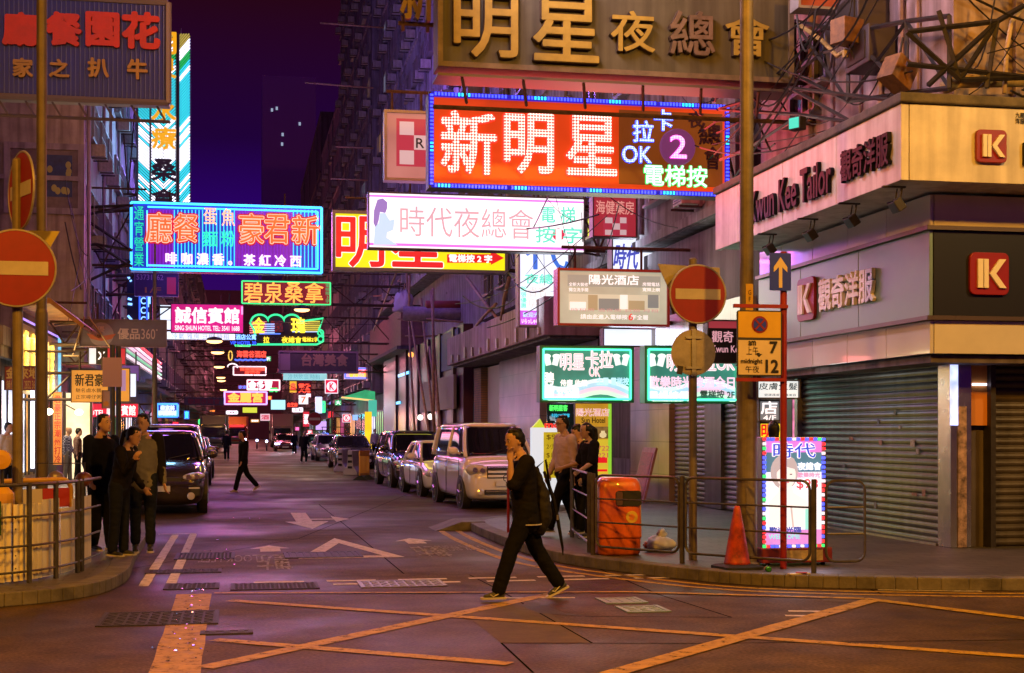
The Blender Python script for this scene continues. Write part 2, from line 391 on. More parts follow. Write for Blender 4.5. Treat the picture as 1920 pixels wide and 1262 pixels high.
# yellow box junction
struct(merge([strip(line((-.43, 6.5), (-.46, 14.85), 12), .36, .004, .12)]).build('yellow_road_marking', YEL))
struct(merge([strip(line((-.25, 10.2), (3.25, 14.3), 12), .17, .0055, .1), strip(line((-.1, 14.2), (5.75, 9.5), 16), .15, .007, .1),
    strip(line((2.3, 9.2), (6.1, 13.0), 12), .18, .0085, .12), strip(line((-.2, 11.55), (1.9, 9.95), 8), .15, .007, .1)]).build('yellow_road_marking', YEL))
struct(merge([strip(line((-.26, 14.86), (4.0, 14.15), 8), .09, .0095, .2), strip(line((4.0, 14.15), (6.1, 13.15), 6), .12, .0095, .2), strip(line((6.1, 13.15), (8.2, 8.5), 8), .16, .0095, .15)]).build('yellow_road_marking', YEL))
# double yellow lines along the kerb of the corner
def offset(pts, d):
    o = []; p = [Vector(q) for q in pts]
    for i in range(len(p)):
        t = (p[min(i + 1, len(p) - 1)] - p[max(0, i - 1)]).normalized(); o.append((p[i].x - t.y * d, p[i].y + t.x * d))
    return o
near = [p for p in RK if p[1] < 26.3 and p[0] < 12]
for d in (.22, .50): struct(strip(offset(near, d), .10, .004, .2).build('yellow_road_marking', YEL))
for x in (-1.02, -.74): struct(strip(line((x, 15.7), (x, 23.4 + (x + 1) * .5), 16), .11, .004, .15).build('white_road_marking', WHT))
struct(strip([(-1.3, 23.62), (-.7, 23.62)], .1, .004).build('white_road_marking', WHT))
# give-way dashes
mb = MB()
for yy in (15.5, 15.85):
    x = .15
    while x < 4.6:
        L = .55; mb.add(strip([(x, yy), (x + L, yy)], .12).v, [(0, 1, 2, 3)]); x += .85 if yy < 15.7 else .8
struct(mb.build('white_road_marking', WHT))
mb = MB()
for a, b in (((2.6, 13.9), (3.3, 13.8)), ((5.0, 12.4), (5.35, 12.3)), ((4.85, 12.1), (5.2, 12.0)), ((6.6, 13.9), (7.6, 13.55))): mb.add(strip([a, b], .09).v, [(0, 1, 2, 3)])
struct(mb.build('white_road_marking', WHT))
# give-way triangle
t0 = [(.75, 18.7), (2.15, 18.7), (1.45, 22.2)]; t1 = [(1.02, 19.0), (1.88, 19.0), (1.45, 21.2)]
mb = MB()
for i in range(3):
    j = (i + 1) % 3; mb.add([(*t0[i], .004), (*t0[j], .004), (*t1[j], .004), (*t1[i], .004)], [(0, 1, 2, 3)])
struct(mb.build('white_road_marking', WHT))
# arrow: straight on towards the junction and a branch to the side
mb = MB()
mb.add([(x, y, .004) for x, y in ((1.02, 29.3), (1.32, 29.3), (1.32, 26.4), (1.02, 26.4))], [(0, 1, 2, 3)])
mb.add([(x, y, .0045) for x, y in ((.82, 26.4), (1.62, 26.4), (1.22, 24.4))], [(0, 1, 2)])
mb.add([(x, y, .0045) for x, y in ((1.32, 27.2), (1.75, 27.2), (1.75, 26.9), (1.32, 26.9))], [(0, 1, 2, 3)])
mb.add([(x, y, .0045) for x, y in ((1.75, 27.9), (1.75, 26.2), (2.05, 27.05))], [(0, 1, 2)])
struct(mb.build('white_road_arrow', WHT))
WHTF = worn(mat('faded_road_paint', (.36, .32, .29), .7, noise=.3, scale=7, spec=.15), .42, .6)
def road_words(x, y, s, w, h, arrow_y):
    struct(flat_text(s, x, y, w, h, .0045, WHTF, math.pi, bold=.006))
    mb = MB(); mb.add([(x - .28, arrow_y, .0045), (x + .28, arrow_y, .0045), (x, arrow_y + .55, .0045)], [(0, 1, 2)])
    mb.add([(x - .14, arrow_y, .004), (x + .14, arrow_y, .004), (x + .14, arrow_y - .5, .004), (x - .14, arrow_y - .5, .004)], [(0, 1, 2, 3)])
    struct(mb.build('white_road_arrow', WHT))
road_words(.42, 18.3, '望左', .42, 2.1, 20.4)
struct(flat_text('LOOK LEFT', -.15, 18.9, .75, 1.0, .0045, WHTF, math.pi))
road_words(2.6, 19.5, '望右', .42, 1.7, 21.4)
struct(flat_text('LOOK RIGHT', 3.1, 20.0, .7, .9, .0045, WHTF, math.pi))
# slab joints
mb = MB()
for pl in ([gnd(598, 946), gnd(655, 991), gnd(757, 1076)], [gnd(655, 991), gnd(845, 996)], [gnd(757, 1076), gnd(880, 1078), gnd(935, 1106), gnd(1110, 1206)],
           [gnd(1085, 1050), gnd(1235, 1115), gnd(1372, 1158)], [gnd(1098, 1156), gnd(1372, 1158)], [gnd(940, 1206), gnd(1330, 1207), gnd(1925, 1200)],
           [gnd(880, 880), gnd(560, 1010), gnd(200, 1075)], [gnd(1620, 1100), gnd(1690, 1130)], [gnd(940, 1206), gnd(1000, 1262)], [gnd(400, 1015), gnd(560, 1010), gnd(650, 1007)]):
    q = strip([(p.x, p.y) for p in pl], .017, .0025); mb.add(q.v, q.f)
struct(mb.build('road_joint', JOINT))
PATCH = mat('asphalt_patch', (.045, .035, .03), .7, noise=.4, scale=5, bump=.3)
P2 = mat('concrete_patch', (.115, .08, .058), .7, noise=.3, scale=3, bump=.3, spec=.1)
sheet('road_patch', [(p.x, p.y) for p in (gnd(1000, 1128), gnd(1060, 1150), gnd(1098, 1156), gnd(1010, 1150), gnd(975, 1135))], .003, PATCH)
sheet('road_patch', [(p.x, p.y) for p in (gnd(870, 1150), gnd(1000, 1128), gnd(1110, 1206), gnd(940, 1206))], .002, P2)
sheet('road_patch', [(p.x, p.y) for p in (gnd(1560, 1115), gnd(1700, 1120), gnd(1705, 1132), gnd(1540, 1128))], .003, P2)
# drops of water that catch the neon
DROP = mat('water_drop', (.01, .01, .012), .06, spec=.9); mb = MB(); _q = random.Random(5)
for _k in range(85):
    if _k < 55: _c = gnd(300 + 85 * _q.random() + (1240 - 0) * 0, 1105 + 140 * _q.random()); _c = Vector((-.45 + _q.gauss(0, .09), _c.y, 0))
    else: _c = gnd(330 + 170 * _q.random(), 965 + 110 * _q.random())
    _s = _q.uniform(.006, .017); mb.add([(_c.x + _s * math.cos(_a * .785) * _q.uniform(.6, 1.2), _c.y + 1.6 * _s * math.sin(_a * .785), .0135 + _q.uniform(-.002, .004)) for _a in range(8)], [tuple(range(8))])
_o = mb.build('water_drops', DROP); _o['kind'] = 'stuff'
# iron covers
def cover(px, py, w, d, label, pat=0, m=None, rz=0.0):
    p = gnd(px, py); t = thing('manhole_cover', label, 'manhole cover', (p.x, p.y, 0), rz)
    fr = MB()
    for s in (-1, 1): fr.box((s * (w / 2 + .02), 0, .007), (.04, d + .08, .012)); fr.box((0, s * (d / 2 + .02), .006), (w, .04, .010))
    fr.build('frame', m or IRON, t)
    mb = MB().box((0, 0, .004), (w, d, .008))
    nx, ny = max(2, int(w / .09)), max(2, int(d / .09))
    for i in range(nx):
        for j in range(ny):
            x = -w / 2 + (i + .5) * w / nx; y = -d / 2 + (j + .5) * d / ny
            if pat == 0: mb.box((x, y, .010), (w / nx * .6, d / ny * .6, .006), rz=.8 * ((i + j) % 2 * 2 - 1))
            elif pat == 1: mb.box((x, y, .010), (w / nx * .45, d / ny * .95, .006))
            else: mb.box((x, y, .010), (w / nx * .8, d / ny * .25, .006), rz=(.6 if (i // 2 + j) % 2 else -.6))
    mb.build('plate', m or IRON, t, bevel=.002)
GREENI = mat('cover_zinc', (.20, .30, .27), .45, .3, noise=.3, scale=10)
BLUEI = mat('worn_iron', (.045, .036, .055), .6, .0, noise=.3, scale=14, bump=.3, spec=.2)
cover(300, 1160, .95, .85, 'dark iron cover crossed by the broad yellow road line', 2)
cover(515, 1100, .85, .55, 'worn iron cover on the dashed line by the kerb end', 0, BLUEI)
cover(752, 1095, .85, .6, 'pale chequered iron cover on the dashed give-way line', 2, mat('pale_iron', (.2, .19, .17), .4, .4, noise=.3, scale=14))
cover(605, 1041, .95, .8, 'shiny iron cover inside the painted triangle', 1, BLUEI)
cover(1165, 1127, .34, .38, 'small zinc cover farther from the yellow lines', 1, GREENI)
cover(1205, 1143, .34, .38, 'small zinc cover close to the yellow cross line', 2, GREENI)
cover(360, 1100, .5, .5, 'iron gully grate at the end of the white lines', 0, BLUEI)
cover(385, 1043, .7, .9, 'iron gully grate beside the white kerb lines', 0, BLUEI)
cover(425, 1187, .35, .12, 'narrow iron slot cover beside the yellow band', 1)
cover(345, 1072, .8, .35, 'iron grate lying across the white double lines', 0, BLUEI)

# ------------------------------------------------------------------ building helpers
def vcorr(mb, x0, x1, z0, z1, y, depth=.02, pitch=.09, horiz=True):
    """a corrugated sheet facing -Y: slats across (horiz) or ribs upright"""
    L = (z1 - z0) if horiz else (x1 - x0); n = max(2, int(L / pitch)); prof = []
    for i in range(n):
        for a, b in ((.0, 0), (.25, .75), (.5, 1), (.75, .75), (.93, .05)):
            prof.append(((i + a) / n * L, -depth * b))
    prof.append((L, 0)); rings = []
    for t, d in prof:
        rings.append([(x0, y + d, z0 + t), (x1, y + d, z0 + t)] if horiz else [(x0 + t, y + d, z0), (x0 + t, y + d, z1)])
    mb.ring(rings, cap=False, close=False); return mb
def facing(axis):
    """matrix that turns a -Y facing build so that it faces: 'L' = -X (toward the street from its +X side), 'R' = +X"""
    return {'L': R(-90), 'R': R(90)}[axis]
_wm = {}
def window_proto(kind, wd, ht, frame_m, pane_m):
    key = (kind, round(wd, 2), round(ht, 2), frame_m.name, pane_m.name)
    if key not in _wm:
        a = MB()
        for s in (-1, 1): a.box((s * (wd / 2 - .03), -.03, 0), (.06, .10, ht)); a.box((0, -.03, s * (ht / 2 - .03)), (wd - .12, .09, .06))
        a.box((0, -.03, 0), (.05, .07, ht - .12))
        if kind == 1: a.box((0, -.03, ht * .2), (wd - .14, .06, .04))
        a.box((0, -.09, -ht / 2 - .05), (wd + .16, .22, .07))
        if kind == 2:
            for i in range(7): a.box((-wd / 2 + (i + .5) * wd / 7, -.2, -.1), (.015, .015, ht * .8))
            for zz in (-.5, -.1, .3): a.box((0, -.2, zz * ht), (wd, .017, .02))
        p = MB().box((0, .0, 0), (wd - .1, .012, ht - .1))
        fo = a.build('window', frame_m); po = p.build('pane', pane_m, fo)
        _wm[key] = (fo.data, po.data); bpy.data.objects.remove(po); bpy.data.objects.remove(fo)
    return _wm[key]
def window(parent, loc, rz, wd, ht, frame_m, pane_m, kind=0):
    a, b = window_proto(kind, wd, ht, frame_m, pane_m)
    fo = bpy.data.objects.new('window', a); col.objects.link(fo); fo.parent = parent; fo.location = loc; fo.rotation_euler = (0, 0, rz)
    po = bpy.data.objects.new('pane', b); col.objects.link(po); po.parent = fo
    return fo
ACM = mat('ac_casing', (.38, .37, .35), .5, noise=.3, scale=6, stain=.4)
_ac = []
def ac_unit(parent, loc, rz, s=1.0):
    if not _ac:
        b = MB().box((0, -.25, 0), (.62, .5, .42)); ob = b.build('air_conditioner', ACM, bevel=.02); evaluated(ob)
        g = MB()
        for i in range(7): g.box((0, -.505, -.15 + i * .05), (.5, .012, .02))
        g.box((-.28, -.3, -.26), (.04, .5, .05)); g.box((.28, -.3, -.26), (.04, .5, .05))
        og = g.build('grille', STEEL); _ac.extend([ob.data, og.data]); bpy.data.objects.remove(ob); bpy.data.objects.remove(og)
    o = bpy.data.objects.new('air_conditioner', _ac[0]); col.objects.link(o); o.parent = parent; o.location = loc; o.rotation_euler = (0, 0, rz); o.scale = (s, s, s)
    g = bpy.data.objects.new('grille', _ac[1]); col.objects.link(g); g.parent = o
PANE = mat('window_pane', (.02, .02, .03), .12, spec=.7)
PLIT = glow('lit_window_warm', 'ffc27a', .8); PLIT2 = glow('lit_window_cool', 'cfe0ff', .6)
FRM = mat('window_frame', (.22, .20, .19), .5, .3)
def block(label, side, y0, y1, h, wall_m, xf, floors0=2, fh=3.1, pitch=2.9, depth=14, lit=.05, z0=4.2, over=0.9, shop=True, ac=.5, pipes=3, kind=1, name='tenement_building'):
    """a tenement along the street; side +1 faces +X (the far left row), -1 faces -X; upper floors overhang the pavement"""
    t = thing(name, label, 'building', (xf, (y0 + y1) / 2, 0)); hl = (y1 - y0) / 2; s = side
    mb = MB().box2((0, -hl + .03, 0), (-s * depth, hl - .03, z0)).box2((s * over, -hl, z0), (-s * depth, hl, h))
    mb.build('wall', wall_m, t)
    tr = MB(); z = z0
    while z < h - 1:
        tr.box((s * (over + .05), 0, z + .12), (.1, 2 * hl - .02, .2)); z += fh * 2
    tr.box((s * (over * .5 - depth * .5), 0, h + .25), (depth + over + .1, 2 * hl, .5)); tr.build('ledge', wall_m, t)
    rz = R(90) if s > 0 else R(-90); z = z0 + 1.6; r = random.Random(int(y0 * 7) + side); n = 0
    while z < h - 1 and n < 96:
        k = int((2 * hl - .8) / pitch)
        for i in range(k):
            y = -hl + (2 * hl) * (i + .5) / k
            pm = PANE if r.random() > lit else (PLIT if r.random() < .6 else PLIT2)
            window(t, (s * (over + .02), y, z), rz, 1.5, 1.35, FRM, pm, r.choice((0, 1, 2)) if kind == 1 else kind); n += 1
            if r.random() < ac: ac_unit(t, (s * (over + .02), y + r.choice((-.45, .45)), z - 1.05), rz)
        z += fh
    pm = MB()
    for i in range(pipes):
        y = -hl + 2 * hl * (i + .5 + r.uniform(-.3, .3)) / pipes
        pm.tube((s * (over + .1), y, z0 + .3), (s * (over + .1), y, h), .06, 6)
        for zz in range(int(z0) + 2, int(h), 3): pm.tube((s * (over + .1), y, zz), (s * (over + .1), y + r.uniform(-1.2, 1.2), zz + .3), .035, 5)
    if pipes: pm.build('drainpipe', mat('drainpipe', (.17, .16, .17), .5, noise=.4, scale=6), t)
    if shop:
        k = max(1, int(2 * hl / 5)); 
        for i in range(k):
            y = -hl + 2 * hl * (i + .5) / k; wd = 2 * hl / k - .7
            f = MB().box((s * .06, y, 1.75), (.1, wd, 2.5)); sh = f.build('shopfront', r.choice(SHOPS), t)
            g = MB()
            for q in range(5): g.box((s * .13, y - wd / 2 + wd * q / 4, 1.7), (.05, .08, 2.6))
            g.box((s * .13, y, 3.05), (.06, wd, .1)); g.build('mullion', STEEL, sh)
    return t
SHOPS = [glow('shop_warm', 'ffb45c', 1.1, .7, .9), glow('shop_white', 'dfe4ff', 1.3, .6, .8), glow('shop_pink', 'ff6fae', .8, .7, .8), mat('shop_dark', (.03, .03, .04), .2), glow('shop_green', 'a8ff9a', .4, .5)]
# ------------------------------------------------------------------ buildings
WALLP = mat('pale_wall', (.34, .31, .33), .75, noise=.3, scale=1.2, stain=.45, bump=.2)
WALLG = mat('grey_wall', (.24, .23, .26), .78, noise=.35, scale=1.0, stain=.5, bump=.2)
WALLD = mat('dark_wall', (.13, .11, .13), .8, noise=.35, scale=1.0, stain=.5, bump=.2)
WALLC = mat('cream_wall', (.42, .38, .30), .75, noise=.3, scale=1.2, stain=.4, bump=.2)
WALLPK = mat('pinkish_wall', (.40, .30, .31), .75, noise=.3, scale=1.2, stain=.45, bump=.2)
SHUT = mat('roller_shutter', (.135, .138, .145), .38, .6, noise=.28, scale=3, stain=.25)
SHUT2 = mat('roller_shutter_brown', (.12, .10, .075), .42, .55, noise=.3, scale=3, stain=.3)

# --- tailor's corner building: shutters, panel bands, overhanging signboard
t = thing('corner_shop_building', 'corner tailor shop with white panel fascia, black band and closed roller shutters', 'building', (9.2, 17.2, 0))
XB, YB = 9.2, 17.2
def L2(x, y, z): return (x - XB, y - YB, z)
# core walls (behind everything)
MB().box2(L2(9.35, 17.4, 0), L2(22, 22.2, 6.0)).build('wall', WALLD, t)
MB().box2(L2(9.35, 17.4, 6.0), L2(22, 24.5, 22)).build('upper_wall', WALLPK, t)
MB().box2(L2(12.2, 16.9, 5.7), L2(22, 17.39, 22)).build('upper_wall', WALLC, t)
# pillar
MB().box2(L2(9.2, 17.2, .13), L2(9.5, 17.55, 2.64)).build('pillar', mat('pillar_steel', (.42, .41, .40), .22, .9, noise=.2, scale=4), t, bevel=.01)
MB().box2(L2(9.3, 17.18, .14), L2(9.42, 17.199, 2.0)).build('pillar_poster', mat('torn_poster', (.35, .25, .27), .6, noise=.9, scale=9), t)
MB().box2(L2(9.52, 17.3, 1.75), L2(9.78, 17.34, 2.6)).build('notice_board', mat('orange_board', (.62, .25, .05), .5), t)
MB().box2(L2(9.56, 17.27, 2.28), L2(9.76, 17.297, 2.31)).build('lamp', glow('white_tube', 'e8e4ff', 3), t)
MB().box2(L2(9.19, 17.185, 1.75), L2(9.3, 17.198, 2.64)).build('lightbox', glow('blue_white_box', 'b8c4ff', 1.6, .5, 5), t)
# shutters: the street side (faces -X) and the crossing street side (faces -Y)
def shutter(parent, x0, x1, z0, z1, loc, rz, m, name='roller_shutter'):
    o = vcorr(MB(), x0, x1, z0, z1, 0, .022, .095).build(name, m, parent); o.location = loc; o.rotation_euler = (0, 0, rz); return o
shutter(t, -4.7, 0, 0, 2.5, L2(9.25, 17.6, .14), R(-90), SHUT)      # rz -90: local +x -> -Y ; from Y 22.3 to 17.6
shutter(t, 0, 9, 0, 2.5, L2(9.85, 17.35, .14), 0, SHUT2)
mb = MB().box2(L2(9.15, 22.3, .13), L2(9.4, 22.42, 2.64)).box2(L2(9.2, 17.6, .131), L2(9.3, 22.3, .16)); mb.build('shutter_guide', GALV, t)
MB().box2(L2(9.78, 17.2, .13), L2(9.85, 17.4, 2.64)).build('shutter_guide', STEEL, t)
_q = random.Random(8)
for _k in range(14): MB().box(L2(9.219, 17.9 + 4.2 * _q.random(), .4 + 1.6 * _q.random()), (.004, _q.uniform(.05, .16), _q.uniform(.03, .10))).build('sticker', mat('old_sticker_%d' % (_k % 3), ((.3, .28, .26), (.25, .12, .12), (.12, .13, .2))[_k % 3], .6, noise=.6, scale=20), t)
# panels: lower strip, band, upper strip at d=.6 out
def frame_run(z0, z1, d, m, name, bev=.006, y_end=22.6, seams=1.25, thick=.05, gap=.006):
    X, Y = 9.2 - d, 17.2 - d; mb = MB(); y = Y
    while y < y_end - .1:
        e = min(y_end, y + seams); mb.box2(L2(X, y + gap, z0), L2(X + thick, e - gap, z1)); y = e
    o1 = mb.build(name, m, t, bevel=bev)
    mb = MB(); x = X + thick + .003
    while x < 20:
        mb.box2(L2(x + gap, Y + .002, z0), L2(x + seams * 1.3 - gap, Y + .05, z1)); x += seams * 1.3
    return o1, mb
GLOSSW = mat('gloss_panel', (.58, .57, .55), .10, noise=.05, scale=1, spec=.9, coat=.6)
METP = mat('brushed_panel', (.24, .36, .27), .32, .7, noise=.06, scale=2)
BANDB = mat('black_panel', (.012, .013, .012), .35)
_, f = frame_run(2.66, 3.08, .6, GLOSSW, 'panel_strip'); f.build('panel_strip', WHITEP, t, bevel=.006)
_, f = frame_run(3.14, 4.22, .62, METP, 'panel_band', seams=2.1); f.build('panel_band', BANDB, t, bevel=.006)
_, f = frame_run(4.28, 4.68, .6, GLOSSW, 'panel_strip'); f.build('panel_strip', WHITEP, t, bevel=.006)
tr = MB()
for z in (3.08, 4.22): tr.box2(L2(8.52, 16.52, z + .003), L2(8.9, 22.6, z + .057)); tr.box2(L2(8.903, 16.521, z + .004), L2(20, 16.9, z + .056))
tr.build('trim', mat('bronze_trim', (.16, .12, .09), .35, .7), t)
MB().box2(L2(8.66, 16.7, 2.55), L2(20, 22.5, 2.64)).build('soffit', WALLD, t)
# overhanging fascia
FP = mat('fascia_panel', (.74, .72, .70), .42, noise=.22, scale=1.6, stain=.28)
_, f = frame_run(4.70, 5.62, 1.38, FP, 'fascia', seams=1.9, thick=.1); f.build('fascia', FP, t, bevel=.006)
MB().box2(L2(7.93, 15.93, 4.72), L2(9.3, 22.6, 4.76)).box2(L2(9.31, 15.93, 4.72), L2(20, 17.3, 4.76)).build('soffit', FP, t)
MB().box2(L2(7.78, 15.76, 5.63), L2(9.6, 22.62, 5.75)).box2(L2(9.61, 15.76, 5.63), L2(20, 17.3, 5.75)).build('coping', KERB, t, bevel=.02)
# writing: street side (faces -X): build facing -Y then turn
DK = mat('dark_letter', (.006, .006, .012), .5, spec=.2); WL = mat('white_letter', (.8, .78, .74), .4); RED = mat('logo_red', (.26, .010, .012), .35)
ML = lambda x, y, z: Matrix.Translation(L2(x, y, z)) @ Matrix.Rotation(R(-90), 4, 'Z')
y1 = 7.82 / math.tan(TH + math.atan((1413 - CX) / F)); y2 = 7.82 / math.tan(TH + math.atan((1565 - CX) / F))
y3 = 7.82 / math.tan(TH + math.atan((1583 - CX) / F)); y4 = 7.82 / math.tan(TH + math.atan((1673 - CX) / F))
text(t, 'Kwun Kee Tailor', 0, 0, y1 - y2, .46, DK, 0, .05, bold=.012, M=ML(7.815, (y1 + y2) / 2, 5.12))
text(t, '觀奇洋服', 0, 0, y3 - y4, .40, DK, 0, .05, bold=.01, M=ML(7.815, (y3 + y4) / 2, 5.14))
def klogo(x, y, z, s, M):
    pts = []; 
    for cx, cz, a0 in ((1, 1, 0), (-1, 1, 90), (-1, -1, 180), (1, -1, 270)):
        for k in range(5):
            a = R(a0 + k * 22.5); pts.append((s * (.36 * cx + .14 * math.cos(a)), s * (.36 * cz + .14 * math.sin(a))))
    mb = MB().prism(pts, -.05, 0); mb.v = [tuple(M @ Vector(p)) for p in mb.v]; lo = mb.build('logo', RED, t, bevel=.008)
    mb = MB()
    for poly in (((-.33, -.34), (-.20, -.34), (-.20, .34), (-.33, .34)), ((-.175, -.34), (-.06, -.34), (-.06, .34), (-.175, .34)),
                 ((-.03, .0), (.22, .34), (.39, .34), (.13, .0), (.40, -.34), (.23, -.34))):
        mb.prism([(a * s, b * s) for a, b in poly], -.085, -.052)
    mb.v = [tuple(M @ Vector(p)) for p in mb.v]; mb.build('logo_letter', WL, lo)
yk = 8.58 / math.tan(TH + math.atan((1516 - CX) / F)); klogo(0, 0, 0, .66, ML(8.575, yk, 3.70))
y5 = 8.58 / math.tan(TH + math.atan((1541 - CX) / F)); y6 = 8.58 / math.tan(TH + math.atan((1643 - CX) / F))
text(t, '觀奇洋服', 0, 0, y5 - y6, .46, WL, 0, .05, bold=.012, M=ML(8.575, (y5 + y6) / 2, 3.70))
MF = lambda p: Matrix.Translation(L2(*p))
p = atY(1857, 275, 15.80); klogo(0, 0, 0, .40, MF((p.x, 15.815, p.z)))
p = atY(1852, 514, 16.58); klogo(0, 0, 0, .54, MF((p.x, 16.58, p.z)))
p = atY(1932, 290, 15.82); text(t, 'K', 0, 0, .2, .26, DK, 0, .04, bold=.012, M=MF((p.x, 15.815, p.z)))
p = atY(1912, 222, 15.82); text(t, '九龍\n洋服', 0, 0, .12, .14, DK, 0, .005, M=MF((p.x, 15.815, p.z)))
# floodlights under the fascia
def floodlight(px, py, Y, label, colr=None):
    X = 8.0; q = atX(px, py, X); g = thing('floodlight', label, 'floodlight', (X, q.y, 4.69), R(-90), 'floodlights under the tailor fascia')
    b = MB().tube((0, 0, 0), (0, 0, -.06), .012, 6).box((0, -.1, -.012), (.05, .3, .02))
    for s in (-1, 1): b.bar((s * .07, -.02, -.02), (s * .07, -.05, -.2), .014)
    b.build('bracket', STEEL, g)
    M = Matrix.Rotation(R(35), 3, 'X')
    h = MB().box((0, 0, 0), (.20, .12, .15), M=M); h.v = [(a, bb - .06, c - .24) for a, bb, c in h.v]; h.build('housing', STEEL, g, bevel=.012)
    l = MB().box((0, -.063, 0), (.16, .006, .11), M=M); l.v = [(a, bb - .06, c - .24) for a, bb, c in l.v]; l.build('lens', GLASS, g)
floodlight(1450, 420, 0, 'black floodlight over the gap by the blue arrow sign'); floodlight(1527, 400, 0, 'black floodlight second from the lamp post under white fascia')
floodlight(1605, 372, 0, 'black floodlight third from the lamp post under white fascia'); floodlight(1690, 345, 0, 'black floodlight at the corner under white fascia')

# --- podium with stone cladding, the hotel poster bay and the closed shop (street side, beyond the corner)
STONE = bricks('stone_cladding', (.40, .32, .31), (.34, .28, .28), (.10, .08, .08), .95, .72, .008, .28, axis='Y', spec=.6, off=0)
BRK = bricks('brown_brick', (.33, .16, .09), (.26, .12, .07), (.12, .10, .09), .26, .09, .012, .7, axis='Y')
t = thing('podium_building', 'stone clad shop building with slab canopy, roller shutter and hotel doorway', 'building', (9.2, 39, 0))
def Lp(x, y, z): return (x - 9.2, y - 39, z)
for a_, b_ in ((Lp(9.2, 29.65, .13), Lp(9.5, 32.75, 4.2)), (Lp(9.2, 43.2, .13), Lp(9.5, 50.2, 4.2)), (Lp(9.2, 25.0, 2.9), Lp(9.45, 29.63, 4.2))): MB().box2(a_, b_).build('cladding', STONE, t)
MB().box2(Lp(9.6, 22.7, 0), Lp(22, 54, 5.9)).build('wall', WALLD, t)
MB().box2(Lp(9.0, 53.0, .13), Lp(9.5, 54.6, 4.1)).build('brick_pillar', BRK, t)
MB().box2(Lp(9.25, 50.3, .13), Lp(9.55, 52.9, 4.1)).build('door', mat('pale_door', (.55, .53, .5), .5), t)
MB().box2(Lp(8.0, 37.0, 4.25), Lp(9.58, 55, 5.3)).build('canopy', WALLPK, t, bevel=.02)
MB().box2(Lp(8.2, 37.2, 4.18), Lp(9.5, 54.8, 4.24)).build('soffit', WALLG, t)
for k in range(11): MB().box2(Lp(7.93, 37.4 + k * 1.6, 4.3), Lp(7.99, 37.6 + k * 1.6, 4.5 + (k % 3) * .1)).build('canopy_bracket', GALV, t)
shutter(t, -4.3, 0, 0, 2.75, Lp(9.3, 25.2, .14), R(-90), SHUT)
mb = MB().box((0, 0, 0), (.09, 1.0, 2.1)); o = mb.build('wicket_door', SHUT, t); o.location = Lp(9.26, 26.8, 1.2)
# lit lobby between stone and poster
MB().box2(Lp(9.45, 36.9, .13), Lp(9.59, 43.1, 4.15)).build('lobby_wall', mat('lobby_dark', (.05, .05, .07), .3), t)
MB().box2(Lp(9.2, 32.78, .14), Lp(9.44, 36.7, 1.0)).build('lobby_step', WALLG, t)
# upper part of the podium block
block('grey tenement above the stone canopy with windows and wires', -1, 26.0, 55.0, 26, WALLG, 10.3, z0=6.0, shop=False, lit=.02, ac=.7, pipes=7)
# --- far-side tenements of this row
block('tall violet lit tenement behind the bamboo scaffolding', -1, 55.5, 92, 36, WALLP, 9.6, z0=9.2, over=.7, shop=True, lit=.03, ac=.8, pipes=8)
block('tall tenement with corner windows beyond the scaffolding', -1, 92.5, 122, 44, WALLG, 9.4, over=.9, lit=.04, ac=.8, pipes=6)
block('narrow tenement with lit shop beyond the corner tenement', -1, 122.5, 150, 30, WALLPK, 9.4, over=1.0, lit=.04, ac=.7)
block('dark tenement with flat roof farther down the street', -1, 150.5, 200, 35, WALLD, 9.4, over=1.0, lit=.03, pitch=4, ac=.4)
block('dark low tenement at the far end of the tailor row', -1, 200.5, 290, 32, WALLD, 9.4, over=1.0, lit=.02, pitch=6, ac=.2)
# --- the other row
block('corner block carrying the dark blue ribbed signboard', 1, 20, 37.6, 20, WALLC, -6.3, z0=4.0, over=.05, lit=.1, ac=.3, pipes=2)
block('yellow lit corner eatery block with lit shopfronts', 1, 38, 48, 3.9, WALLC, -6.2, z0=3.6, over=.2, shop=True, ac=0, pipes=0)
t = thing('corner_tenement', 'pale tenement corner with big square window behind the round road sign', 'building', (-5.0, 48, 0))
MB().box2((0, 0, 3.9), (-12, 9, 24)).build('wall', WALLC, t)
MB().box2((-.9, .3, 0), (-12, 9, 3.88)).build('ground_wall', WALLD, t)
p0 = atY(20, 388, 48); p1 = atY(147, 283, 48)
wd, ht = p1.x - p0.x, p1.z - p0.z; zc = (p0.z + p1.z) / 2; xc = (p0.x + p1.x) / 2 + 5.0
mb = MB()
for s in (-1, 1): mb.box((xc + s * (wd / 2 + .1), -.06, zc), (.2, .12, ht + .4)); mb.box((xc, -.055, zc + s * (ht / 2 + .1)), (wd, .11, .2))
fo = mb.build('window', WALLP, t)
MB().box((xc, -.01, zc), (wd, .02, ht)).build('pane', mat('board_pane', (.16, .13, .13), .4, noise=.3), fo)
MB().box((xc + wd * .22, -.035, zc + .1), (wd * .38, .02, ht * .72)).build('poster', mat('blue_poster', (.02, .05, .16), .5, noise=.5, scale=3), fo)
mb = MB()
for k in range(9): mb.ball((xc + wd * (.06 + .32 * rnd.random()), -.047, zc + .1 + ht * (rnd.random() - .5) * .6), (.09, .004, .12), 8, 5)
mb.build('poster_spots', mat('yellow_spots', (.35, .38, .1), .5), fo)
MB().box((-5, -.05, 4.6), (9.8, .5, .2)).box((-5, -.05, 9.9), (9.8, .2, .15)).build('ledge', WALLP, t)
for k in range(5):
    for yy in (1.6, 4.4, 7.2): window(t, (.02, yy, 6 + k * 3.1), R(90), 1.5, 1.4, FRM, PANE, 2); ac_unit(t, (.02, yy + .4, 5 + k * 3.1), R(90))
for y_ in (.5, 5.8): MB().tube((.1, y_, 4), (.1, y_, 24), .065).build('drainpipe', WALLP, t)
